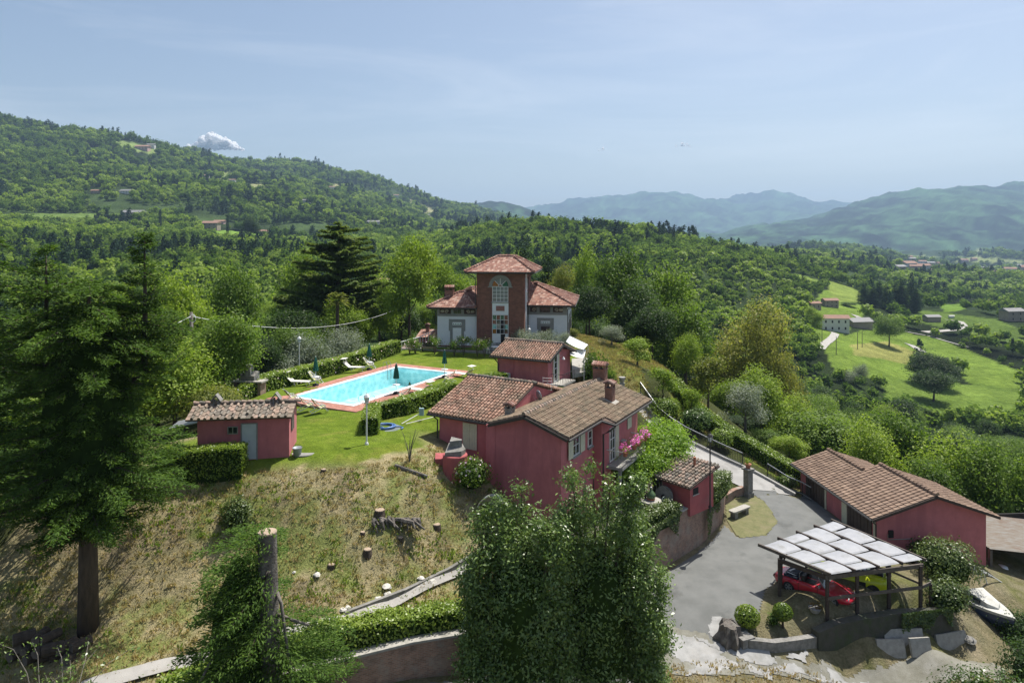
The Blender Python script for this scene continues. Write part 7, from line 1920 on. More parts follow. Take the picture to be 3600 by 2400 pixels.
b = MB(); b.lathe([(.2, 0), (.3, .2), (.33, .22), (.28, .22)], 12); b.build('pot', X['pale_stone'], o); link('foliage', leaf_mesh('foliage', blob_leaves([(0, 0, .35, .28, .28, .25)], 14, 6, .15, .16, RG, .3), LEAF['rust']), o)
# boat on the lower ground
bt = empty('sailing_dinghy', (27.4, 39.9, -9.75), math.radians(-82), 'small old cabin boat with a dark blue hull beached below the garage', 'boat')
st = 11; n = 9
def hull(z_in=0, sc_=1.0, top=True):
    vs = []; fs = []
    for i in range(st):
        t = i / (st - 1); x = -2.3 + 4.6 * t; wv = .95 * sc_ * (1 - max(0, (t - .35) / .65) ** 2.2) * (.86 + .14 * min(1, t / .3)); wv = max(wv, .03); sh = .95 + .25 * t ** 2; kz = .15 + .35 * max(0, (t - .6) / .4) ** 2
        for k in range(n): a = math.pi * (k / (n - 1)); vs.append((x, -wv * math.cos(a), sh - (sh - kz) * math.sin(a) ** .6 + z_in))
    for i in range(st - 1):
        for k in range(n - 1): fs.append((i * n + k, (i + 1) * n + k, (i + 1) * n + k + 1, i * n + k + 1))
    fs.append(tuple(range(n))); return vs, fs
b = MB(); b.add(*hull()); b.build('hull', mat('navy_hull', (.035, .055, .12), (.05, .07, .13), 3, .4), bt, smooth=False)
vs = []; fs = []
for i in range(st):
    t = i / (st - 1); x = -2.3 + 4.6 * t; wv = max(.03, .97 * (1 - max(0, (t - .35) / .65) ** 2.2) * (.86 + .14 * min(1, t / .3))); sh = .95 + .25 * t ** 2
    vs += [(x, -wv, sh), (x, -wv * 1.02, sh - .14), (x, wv, sh), (x, wv * 1.02, sh - .14)]
for i in range(st - 1): a = i * 4; fs += [(a, a + 4, a + 5, a + 1), (a + 2, a + 3, a + 7, a + 6)]
X['boat_white'] = mat('weathered_gelcoat', (.50, .50, .46), (.38, .38, .34), 2, .5, c3=(.26, .25, .2), s3=1)
b = MB(); b.add(vs, fs); b.build('white_strake', X['boat_white'], bt)
b = MB()
for i in range(3, st - 1):
    t = i / (st - 1); t2 = (i + 1) / (st - 1); f = lambda t: (-2.3 + 4.6 * t, max(.03, .95 * (1 - max(0, (t - .35) / .65) ** 2.2)), .94 + .25 * t ** 2)
    p, q = f(t), f(t2); b.add([(p[0], -p[1], p[2]), (p[0], p[1], p[2]), (q[0], q[1], q[2]), (q[0], -q[1], q[2])], [(0, 3, 2, 1)])
b.build('deck', X['boat_white'], bt)
b = MB(); b.prism([(-.5, -.6), (.9, -.42), (1.25, 0), (.9, .42), (-.5, .6)], .95, [1.45, 1.3, 1.15, 1.3, 1.45]); cb = b.build('cabin', X['boat_white'], bt); md = cb.modifiers.new('soft', 'BEVEL'); md.width = .05; md.segments = 2
for s in (-1, 1): b = MB(); b.box(-.2, s * .56 - .015, 1.12, .5, s * .50 + .02, 1.28); b.build('cabin_window', X['glass'], bt)
b = MB(); b.box(-2.1, -.75, .6, -.52, .75, .66); b.build('cockpit_floor', X['boat_white'], bt)
b = MB(); b.box(-1.9, -.8, .66, -.6, -.5, .85); b.box(-1.9, .5, .66, -.6, .8, .85); b.build('bench', X['boat_white'], bt)
b = MB(); b.tube([(-2.2, -.8, .95), (-1.7, -.75, 1.55), (-1.7, .75, 1.55), (-2.2, .8, .95)], .03, 6); b.build('sprayhood_bow', X['grey_metal'], bt)
b = MB(); b.tube([(-1.4, .5, .9), (-1.0, .1, 1.0), (-1.2, -.3, .92), (-1.6, 0, .92), (-1.3, .4, .95)], .03, 5); b.build('green_rope', mat('green_rope', (.08, .4, .15), None, 4, .8), bt)
tf = empty('tubular_stand', (28.9, 41.6, -9.7), .3, 'folded white tubular metal frame standing behind the boat', 'frame')
for s in (0, .5): b = MB(); b.tube([(-.9, s, 0), (-.3, s, 1.9), (1.5, s + .2, .8), (1.9, s + .2, -.2)], .035, 6); b.tube([(-.3, s, 1.9), (.5, s, 0)], .03, 6); b.tube([(1.5, s + .2, .8), (1.0, s, 0)], .03, 6); b.build('tube', X['white_paint'], tf)
dw = empty('white_drum', (32.3, 45.0, -10.2), 0, 'white and blue plastic drum under the lean-to', 'drum')
b = MB(); b.lathe([(.32, 0), (.36, .15), (.36, .8), (.3, .95), (.02, .96)], 16); b.build('barrel', X['white_paint'], dw, smooth=True)
b = MB(); b.lathe([(.365, .3), (.37, .32), (.37, .55), (.365, .57)], 16); b.build('blue_band', mat('blue_band', (.15, .25, .45), None, 3, .5), dw)
o = empty('dark_crate', (30.0, 43.3, -9.5), .2, 'dark crate with a pale lid beside the boat', 'crate'); b = MB(); b.box(-.6, -.4, -.5, .6, .4, .5); b.build('box', X['dark_metal'], o); b = MB(); b.box(-.55, -.35, .501, .55, .35, .56); b.build('lid', X['grey_metal'], o)
# stone bench, gate pillar, railings, long hedge
sb = empty('stone_bench', G(2600, 1812), .62, 'rounded pale stone bench on the grass island by the driveway', 'bench')
b = MB(); b.prism([(-.95, -.2), (-.8, -.27), (.8, -.27), (.95, -.2), (.95, .2), (.8, .27), (-.8, .27), (-.95, .2)], .42, .53); b.build('seat', X['pale_stone'], sb)
for x in (-.6, .6): b = MB(); b.prism([(x - .16, -.2), (x + .16, -.2), (x + .16, .2), (x - .16, .2)], -.1, .419); b.build('foot', X['stone'], sb)
gp = empty('gate_pillar', G(2630, 1745), .5, 'stone gate pillar with a potted plant on top, beside the driveway', 'pillar')
b = MB(); b.box(-.24, -.24, -.3, .24, .24, 2.0); b.box(-.3, -.3, -.3, .3, .3, .35); b.build('shaft', X['stone'], gp); b = MB(); b.box(-.34, -.34, 2.001, .34, .34, 2.12); b.build('cap', X['stone'], gp)
po = empty('potted_plant', gp.location + Vector((0, 0, 2.12)), 0, 'terracotta pot with a small plant on top of the gate pillar', 'potted plant')
b = MB(); b.lathe([(.15, 0), (.22, .3), (.25, .32), (.2, .32)], 12); b.build('pot', X['terracotta'], po); link('foliage', leaf_mesh('foliage', blob_leaves([(0, 0, .5, .2, .2, .2)], 14, 6, .12, .12, RG, .5), LEAF['light']), po)
pi = Vector(gp.location); wall_run('island_wall', [(15.4, 49.5), (16.4, 50.5), (17.3, 51.0)], .35, [-6.3, -6.25, -6.2], [-8] * 3, X['brick_old'], 'low brick garden wall between the ivy block and the gate pillar', None)
tag(area('grass_island', [(14.7, 47.0), (14.85, 44.7), (16.9, 45.2), (18.4, 47.0), (18.6, 50.2), (17.9, 51.3), (16.3, 50.3), (15.3, 49.2)], mat('dry_grass', (.19, .18, .085), (.12, .13, .05), 3, 1, .6, 30, c3=(.24, .2, .12), s3=1.5), .045, .13), kind='structure')
def railing(name, line, label, h=1.0, sp=.13):
    L_ = [Vector((p[0], p[1], Hs(p[0], p[1]) + .1)) for p in line]; o = empty(name, L_[0], 0, label, 'railing'); b = MB(); c = MB(); q0 = L_[0]
    top = [p + Vector((0, 0, h)) - q0 for p in L_]; b.tube(top, .04, 6); b.tube([p + Vector((0, 0, .12)) - q0 for p in L_], .022, 5)
    for p, q in zip(L_[:-1], L_[1:]):
        n = max(1, int((q - p).length / sp))
        for k in range(n): s = p.lerp(q, k / n) - q0; c.tube([s, s + Vector((0, 0, h))], .017, 4, caps=False)
    b.build('handrail', X['grey_metal'], o); c.build('bars', X['dark_metal'], o)
    for p in L_[::2]: d = MB(); s = p - q0; d.box(s.x - .03, s.y - .03, s.z - .2, s.x + .03, s.y + .03, s.z + h); d.build('post', X['dark_metal'], o)
    return o
rlx = [(p[0] + .35, p[1] + .1) for p in dr_]
railing('iron_railing', [rlx[5], rlx[4], (14.0, 60.0), rlx[3], (16.4, 57.2), rlx[2], (18.6, 55.1)], 'upper iron railing along the outer edge of the driveway')
railing('iron_railing', [(20.2, 54.0), (21.4, 53.0), (22.1, 52.0), (22.3, 50.9)], 'lower curved iron railing at the foot of the driveway')
hedge_line('long_hedge', [(15.9, 66.8), (17.0, 63.2), (18.6, 60.4), (20.3, 57.9), (21.9, 55.9), (23.4, 54.6), (24.3, 53.6)], 1.3, 1.25, 'long straight clipped hedge beside the driveway railing', size=.15, dens=95)
for i, (u, v, rx, rz_, lb) in enumerate(((2440, 1530, 1.5, 1.0, 'bright rounded shrub behind the driveway railing, upper one'), (2500, 1600, .95, .8, 'rounded shrub hard behind the railing above the lamp post'), (2725, 1700, .7, .45, 'low clipped bush inside the curved lower railing'), (2340, 1415, 1.5, .85, 'square dark clipped bush on the garden slope'), (2355, 1440, .6, .6, 'small round bush below the square clipped one'))):
    p = [(16.2, 60.4), (17.7, 57.9), (21.6, 53.6), P(u, v, -2.6), P(u, v, -3.2)][i]; ball_bush('garden_bush', (p[0], p[1], Hs(p[0], p[1])), rx, rx * .85, rz_, lb, 'hedge' if i else 'laurel', .15, 1600, jitter=.09)
# steps behind the house, with pale edging
b = MB()
for k in range(7): q = (10.1 - .1 * k, 57.2 - .5 * k); b.box(q[0] - .5, q[1] - .28, -4.5, q[0] + .7, q[1] + .28, -3.1 + .16 * k)
o = b.build('garden_steps', X['pale_stone']); tag(o, 'pale stone steps rising behind the red house from the driveway', 'steps')
ps_ = empty('urn_pillar', P(2187, 1385, -1.4), 0, 'terracotta urn on a pillar behind the red house chimneys', 'urn'); b = MB(); b.box(-.2, -.2, -.4, .2, .2, 1.0); b.build('pillar', X['concrete'], ps_); b = MB(); b.lathe([(.14, 1.0), (.26, 1.3), (.3, 1.5), (.26, 1.5)], 14); b.build('urn', X['concrete'], ps_)
# ---------------------------------------------------------------- near trees
fir_base = P(310, 2180, -4.9)
fir_base = (fir_base[0], fir_base[1], Hs(fir_base[0], fir_base[1]))
wide = lambda t: (.86 + .2 * math.sin(t * 9)) * min(1, .55 + t * 2.2) * (1 if t < .8 else 1 - (t - .8) * 2.0)
FIR = fronds_tree('fir_tree', fir_base, 15.6, .36, 34, 'huge dark fir with drooping branches filling the left of the garden', 'spruce', 'tree', 4, spray=.19, droop=.15, top_taper=.16, rmax=4.9, rmin=2.2, z0=4.4, dens=2.9, bent=wide, asp=.3)
for (dx, dy, h, r_, lb) in ((-1.6, -.5, 17.0, 1.5, 'bare-tipped side leader rising from the left of the big fir'), (2.1, .8, 17.6, 1.25, 'leaning side leader rising from the right of the big fir')):
    fronds_tree('fir_leader', (fir_base[0] + dx, fir_base[1] + dy, fir_base[2]), h, .16, 12, lb, 'spruce', 'tree', int(h * 10), FIR, spray=.18, droop=.1, top_taper=.9, rmax=r_ * 1.7, rmin=.35, z0=11.5, dens=1.8, up_tips=.5)
fb = (-26.6, 33.5); fronds_tree('fir_tree', (*fb, Hs(*fb)), 17.5, .3, 24, 'second dark fir at the left edge behind the huge one', 'spruce', 'tree', 6, spray=.34, droop=.3, top_taper=.45, rmax=4.6, rmin=.6, z0=3.0, dens=.9)

b = MB(); b.lathe([(.1, 4.6), (1.5, 5.0), (2.0, 7.0), (1.8, 10.0), (1.4, 12.5), (.1, 14.5)], 11); b.build('crown_shade_core', LEAF_CORE, FIR)  # dark solid added to block light showing through the fir
cs = (-8.9, 25.0); cz = Hs(*cs)
cut = fronds_tree('cut_spruce', (*cs, cz), 8.0, .05, 30, 'topped spruce with a bare grey trunk and branches only on its left', 'spruce', 'tree', 9, spray=.16, droop=.24, top_taper=.35, rmax=3.4, rmin=1.9, z0=.6, dens=2.8, asp=.3,
                  sector=lambda a, t: (math.cos(a) < .05 and t < .98) or (t < .55 and math.cos(a) > .5))
b = MB(); n = 14; hh = 1.66 - cz; vs = []; fs = []
for i in range(13):
    t = i / 12
    for k in range(n): a = 2 * math.pi * k / n; r_ = (.40 - .07 * t) * (1 + .06 * math.sin(3 * a + t * 9) + RD.uniform(-.04, .04)); vs.append((r_ * math.cos(a) + .06 * math.sin(t * 5), r_ * math.sin(a), -.6 + (hh + .6) * t))
for i in range(12):
    for k in range(n): fs.append((i * n + k, i * n + (k + 1) % n, (i + 1) * n + (k + 1) % n, (i + 1) * n + k))
b.add(vs, fs); b.build('bare_trunk', X['bark_grey'], cut, smooth=True); b = MB(); b.lathe([(.1, .3), (1.1, .8), (1.0, 3.0), (.8, 5.5), (.1, 7.0)], 9, (-1.1, -.1, 0)); b.build('crown_shade_core', LEAF_CORE, cut)  # dark solid added as painted shade inside the spruce crown
b = MB(); b.lathe([(.34, hh - .02), (.33, hh + .03), (.02, hh + .05)], 14, (-.06, 0, 0)); b.build('sawn_top', X['cut_wood'], cut)
for k, (z0, pts) in enumerate(((hh * .72, [(.3, 0, 0), (.55, -.3, -.25), (.9, -.5, -2.2), (1.0, -.5, -4.2)]), (hh * .62, [(.3, 0, 0), (.9, -.2, -.1), (1.5, -.1, -.35)]), (hh * .4, [(-.3, -.2, 0), (-1.0, -.9, -.5), (-1.5, -1.2, -1.1)]), (hh * .25, [(.3, -.1, 0), (.9, -.4, .1)]), (hh * .52, [(-.3, -.2, 0), (-1.4, -1.3, .2), (-1.9, -1.6, -.9)]), (hh * .84, [(.1, -.3, 0), (-.1, -.5, -.5), (.05, -.45, -1.0)]))):
    b = MB(); b.tube([(x, y, z0 + z) for x, y, z in pts], [.075, .06, .045, .03][:len(pts)], 6); b.build('dead_branch', X['bark_grey'], cut, smooth=True)

def laurel(x, y, tops, label, seed):
    z = Hs(x, y); o = empty('laurel_tree', (x, y, z), 0, label, 'tree'); rng = np.random.default_rng(seed); bl = []
    for (u, v, r_) in tops:
        yy = y + rng.uniform(-.9, .9); p = PY(u, v, yy); zt_ = p[2] - z - r_ * 1.1; dx = p[0] - x
        bl.append((dx, yy - y, zt_, r_, r_, r_ * 1.3))
        for k in range(4):
            f = .85 - .2 * k; bl.append((dx * (.9 + .1 * k * .3) + rng.normal() * .2, (yy - y) * f + rng.normal() * .3, max(1.0, zt_ * f - .2), r_ * (1.05 + .1 * k), r_ * (1.05 + .1 * k), .9))
    for k in range(34):
        q = bl[rng.integers(0, len(bl))]; a = rng.random() * 6.28; bl.append((q[0] + q[3] * .8 * math.cos(a), q[1] + q[4] * .8 * math.sin(a), q[2] + q[5] * (.5 + .5 * rng.random()), .2, .2, .42 + .3 * rng.random()))
    bl.append((0, 0, 4.0, 1.5, 1.4, 2.8)); bl.append((0, 0, 2.0, 1.4, 1.3, 1.8))
    V = blob_leaves(bl, 1750, 34, .40, .165, rng, .42, .74, .5, .8)
    link('crown', leaf_mesh('crown', V, LEAF['laurel']), o)
    b = MB()
    for k in range(9):
        q = bl[(k * 5) % (len(bl) - 2)]; b.tube([(rng.normal() * .2, rng.normal() * .2, -.5), (q[0] * .3, q[1] * .3, q[2] * .5), (q[0], q[1], q[2])], [.09, .07, .02], 6)
    b.build('trunk', X['bark'], o)
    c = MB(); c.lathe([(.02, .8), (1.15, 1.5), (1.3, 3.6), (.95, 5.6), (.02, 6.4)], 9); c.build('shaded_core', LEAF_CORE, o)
    return o
laurel(.3, 28.2, [(1770, 1765, .5), (1690, 1800, .45), (1835, 1700, .26), (1880, 1800, .5), (1940, 1880, .5), (1700, 1900, .6), (1990, 1960, .5), (1660, 2000, .45), (1800, 1860, .6)], 'bushy glossy laurel tree in front of the red house, left one of the two', 21)
laurel(3.7, 29.3, [(2085, 1625, .22), (2010, 1665, .28), (2145, 1680, .3), (2215, 1720, .4), (2050, 1760, .5), (2160, 1800, .55), (2240, 1840, .5), (2290, 1920, .5), (1975, 1800, .4), (2310, 2060, .45), (2270, 2180, .4)], 'taller glossy laurel tree in front of the red house, right one of the two', 22)

# pale bare twigs and foliage at the lower left corner
tw = (-14.4, 20.5); o = empty('twiggy_shrub', (*tw, Hs(*tw)), 0, 'half-bare shrub with pale arching twigs at the lower left corner', 'shrub')
b = MB(); rng = np.random.default_rng(15); ps = []
for k in range(38):
    a = rng.uniform(-2.4, 2.6); h = rng.uniform(2.0, 6.8); r_ = rng.uniform(.8, 3.2); cu = rng.uniform(.5, 1.6)
    pts = [(r_ * t ** cu * math.cos(a + t * .7), r_ * t ** cu * math.sin(a + t * .7), h * (1.9 * t - .95 * t * t)) for t in (.05, .2, .4, .6, .8, 1.0)]
    b.tube(pts, [.03, .024, .018, .013, .009, .004], 4, caps=False)
    for t in rng.random(16): i = 2 + int(t * 2.99); s = t * 2.99 - int(t * 2.99); ps.append(np.array(pts[i]) * (1 - s) + np.array(pts[i + 1]) * s + rng.normal(size=3) * .12)
b.build('twigs', mat('pale_twig', (.30, .27, .22), (.2, .18, .15), 5, .9), o)
ps = np.array(ps); link('foliage', leaf_mesh('foliage', kites(np.repeat(ps, 3, 0) + rng.normal(size=(len(ps) * 3, 3)) * .07, rng.normal(size=(len(ps) * 3, 3)) + [0, 0, .8], .12, .45, rng), LEAF['laurel']), o)
for (x, y, rx, rz_, lf, lb) in ((-15.6, 20.2, 1.7, 1.7, 'laurel', 'leafy shrub at the bottom left corner beneath the pale twigs'), (-11.6, 19.8, 1.5, 1.0, 'olive', 'pale grey-green shrub on the lower edge, left of the topped spruce'), (18.7, 29.3, 1.7, .7, 'laurel', 'low bright shrub in the bottom right corner of the track'), (21.6, 30.4, 2.3, 1.15, 'laurel', 'large bright shrub at the lower right beneath the boat'), (25.5, 33.0, 1.5, 1.15, 'dark', 'dark leafy shrub in front of the boat at the right edge'), (28.3, 38.0, 1.0, .6, 'dark', 'dark sprawling shrub under the bow of the boat')):
    ball_bush('corner_shrub', (x, y, Hs(x, y)), rx, rx, rz_, lb, lf, .14, 3000, jitter=.2)
# ---------------------------------------------------------------- slope: stumps, logs, rocks
for k, (u, v, r_, h, lb) in enumerate(((1137, 1655, .22, .22, 'small pale sawn stump at the upper edge of the slope'), (1335, 1805, .42, .5, 'largest sawn stump, above the torn roots on the slope'), (1292, 1940, .33, .36, 'dark sawn stump below the torn roots'), (1408, 1895, .22, .25, 'small sawn stump right below the torn roots'), (1166, 1985, .3, .12, 'flat pale stump low on the bare slope'), (1535, 1845, .32, .12, 'flat grey stump on the slope left of the dinghy'), (1275, 1875, .2, .2, 'little dark stump at the left end of the torn roots'), (1642, 1825, .09, .3, 'thin dark stake left of the upturned dinghy'))):
    g = G(u, v); r_ *= .6; h *= .42; o = empty('tree_stump', g, k, lb, 'stump'); b = MB(); b.lathe([(r_ * 1.45, -.25), (r_ * 1.1, .05), (r_, h)], 14); b.build('bark_ring', X['bark'], o); b = MB(); b.lathe([(r_ * .99, h), (r_ * .9, h + .025), (.01, h + .03)], 14); b.build('sawn_face', X['cut_wood'], o)
g = G(1390, 1850); o = empty('torn_roots', g, 0, 'gnarled torn-out tree roots lying across the middle of the slope', 'roots')
for k in range(15):
    b = MB(); x = -1.2 + k * .17; y = RD.uniform(-.2, .3); b.tube([(x, y, .3 + RD.uniform(-.1, .15)), (x + RD.uniform(-.1, .5), y - .15, .35), (x + RD.uniform(0, .7), y - RD.uniform(.2, .7), RD.uniform(-.2, .2))], [.13, .1, .04], 6); b.build('root', X['bark_grey'], o)
p0, p1 = Vector(G(1388, 1642)), Vector(G(1502, 1682)); b = MB(); b.tube([p0 + Vector((0, 0, .1)), p1 + Vector((0, 0, .12))], [.12, .10], 8); tag(b.build('fallen_log', X['bark_grey']), 'pale fallen log on the upper slope near the red house', 'log')
g = Vector(G(150, 2320))
for k in range(15):
    row, i = divmod(k, 6) if k < 12 else (2, k - 12); x = (i - 2.5) * .5 + row * .2 + RD.uniform(-.1, .1); r_ = RD.uniform(.17, .28)
    o = empty('cut_log', (g.x + x, g.y + RD.uniform(-.25, .3) + row * .12, g.z + .2 + row * .36), RD.uniform(-.6, .6) - .5, 'sawn log in the shady pile under the big fir', 'log', 'logs piled under the big fir')
    b = MB(); b.tube([(0, -.4, 0), (0, .4, 0)], r_, 11, caps=False); b.build('bark_sleeve', X['bark'], o); b = MB(); b.tube([(0, -.41, 0), (0, .41, 0)], r_ * .93, 11); b.build('heartwood', X['old_wood'], o)  # dark wood colour on the ends stands in for the pile's shade
for k, (u, v, s) in enumerate(((1205, 2145, .17), (1222, 2135, .15), (1238, 2150, .18), (1216, 2158, .16), (1150, 2182, .22), (1360, 2065, .26), (1362, 2090, .2), (1335, 2110, .24), (1372, 2112, .22), (1480, 2035, .2), (1520, 2045, .22), (1470, 2065, .18), (1115, 2020, .2), (1034, 2012, .1), (1275, 2130, .1))):
    rock('pale_rock', G(u, v), s, 'pale loose rock on the bare slope beside the footpath', X['white_stone'], k, group='loose rocks beside the footpath')
ball_bush('ivy_stump', P(832, 1880, -2.75), .78, .75, .95, 'rounded ivy-grown stump on the slope above the topped spruce', 'ivy', .12, 1500)
g = G(1440, 1622); o = empty('bare_sapling', g, 0, 'leafless sapling at the edge of the lawn', 'sapling'); b = MB()
for k in range(8): a = k * .8; h = RD.uniform(1.1, 2.0); b.tube([(0, 0, -.1), (.12 * math.cos(a), .12 * math.sin(a), h * .45), (.5 * math.cos(a), .4 * math.sin(a), h)], [.03, .02, .006], 5)
b.build('branches', X['bark_grey'], o)
# weeds over the mown slope and the court's verge, too many to count
def tufts(name, n, region, label, hgt, leaf, seed, dens=None):
    rng = np.random.default_rng(seed); P2 = []
    while sum(map(len, P2)) < n:
        x = rng.uniform(region[0], region[2], 4 * n); y = rng.uniform(region[1], region[3], 4 * n); P2.append(np.c_[x, y][dens(x, y)])
    q = np.concatenate(P2)[:n]; z = H(q[:, 0], q[:, 1]); k = 7; j = np.repeat(np.arange(n), k); m = len(j)
    s = hgt * (.5 + rng.random(n))[j]; base = np.c_[q, z][j] + rng.normal(size=(m, 3)) * np.array([.09, .09, 0]); tip = rng.normal(size=(m, 3)) * .45 + np.array([0, 0, 1.0]); tip /= np.linalg.norm(tip, axis=1, keepdims=True)
    nn = np.cross(tip, rng.normal(size=(m, 3)))
    return tag(link(name, leaf_mesh(name, kites(base + tip * (s * .4)[:, None], nn, s, .3, rng, .05, tip), LEAF[leaf])), label, kind='stuff')
pos = lambda x, y, f, t: _fbm(x / f, y / f, 61) > t
tufts('weeds', 2100, (-24, 26, 1, 42), 'weeds and grass tufts on the mown slope', .17, 'hedge', 31, lambda x, y: ~in_poly(x, y, B_POLY) & (H(x, y) < -.6) & pos(x, y, 2.2, .0))
tufts('dry_grass', 6500, (-24, 26, 1, 42), 'short dry grass on the mown slope', .15, 'grass', 32, lambda x, y: ~in_poly(x, y, B_POLY) & (H(x, y) < -.35))
tufts('verge_grass', 2600, (3, 25, 27, 36), 'dry grass along the lower track', .16, 'grass', 33, lambda x, y: in_poly(x, y, B_POLY) & ~in_poly(x, y, court) & (y < 33.5 + .0 * x) & ((y < 28.2) | (y > 31.0)))
tufts('garden_grass', 6000, (6, 50, 26, 84), 'rough grass in the garden right of the driveway', .2, 'grass', 34, lambda x, y: in_poly(x, y, GARDEN_POLY))

# ---------------------------------------------------------------- pole and cable
po = empty('cable_pole', (-28.2, 60, Hs(-28.2, 60)), 0, 'wooden utility pole carrying a white cable behind the garden', 'utility pole')
h = 5.8 - po.location.z; b = MB(); b.tube([(.25, 0, -.5), (0, 0, h)], [.2, .14], 9); b.build('post', X['bark_grey'], po, smooth=True)
b = MB(); b.tube([(.15 + .3 * math.cos(a), -.1, h - .55 + .35 * math.sin(a)) for a in np.linspace(0, 6.28, 13)], .03, 5); b.build('cable_coil', X['white_paint'], po)
p, q, e = Vector((-28.2, 60, 5.45)), Vector(PY(1415, 1078, 96)), Vector(PY(625, 1135, 56)); pts = [e] + [p.lerp(q, t) - Vector((0, 0, 4 * 1.9 * t * (1 - t))) for t in np.linspace(0, 1, 24)]
b = MB(); b.tube(pts, .027, 5); tag(b.build('white_cable', X['white_paint']), 'white twisted cable sagging from the wooden pole to the trees by the villa', 'cable')

# ---------------------------------------------------------------- trees round the garden
TAKEN = []
def tree_at(kind, u, vtop, y, wpx, label, name='tree', cat='tree', group=None, crown_mat=None):
    x = (u - 1800) * y / FPX; zb = Hs(x, y); ph, pr = {'broad_a': (9, 3.9), 'broad_b': (8, 3.9), 'broad_c': (9.5, 3.7), 'broad_d': (7.5, 3.2), 'broad_e': (10, 3.5), 'broad_f': (8.5, 4.3), 'olive': (4.6, 2.6), 'fir': (13, 2.9), 'cypress': (9, .9), 'fruit': (4.2, 1.8), 'bush': (2.2, 1.5), 'bush_dark': (2.4, 1.6), 'bush_olive': (3, 2.2)}[kind]
    hgt = max(1.0, CAMZ - (vtop - 829) * y / FPX - zb); s = wpx * y / FPX / (2 * pr); TAKEN.append((x, y, s * pr))
    return plant(kind, (x, y, zb), s, name=name, label=label, cat=cat, group=group, sz=hgt / ph, crown_mat=crown_mat)
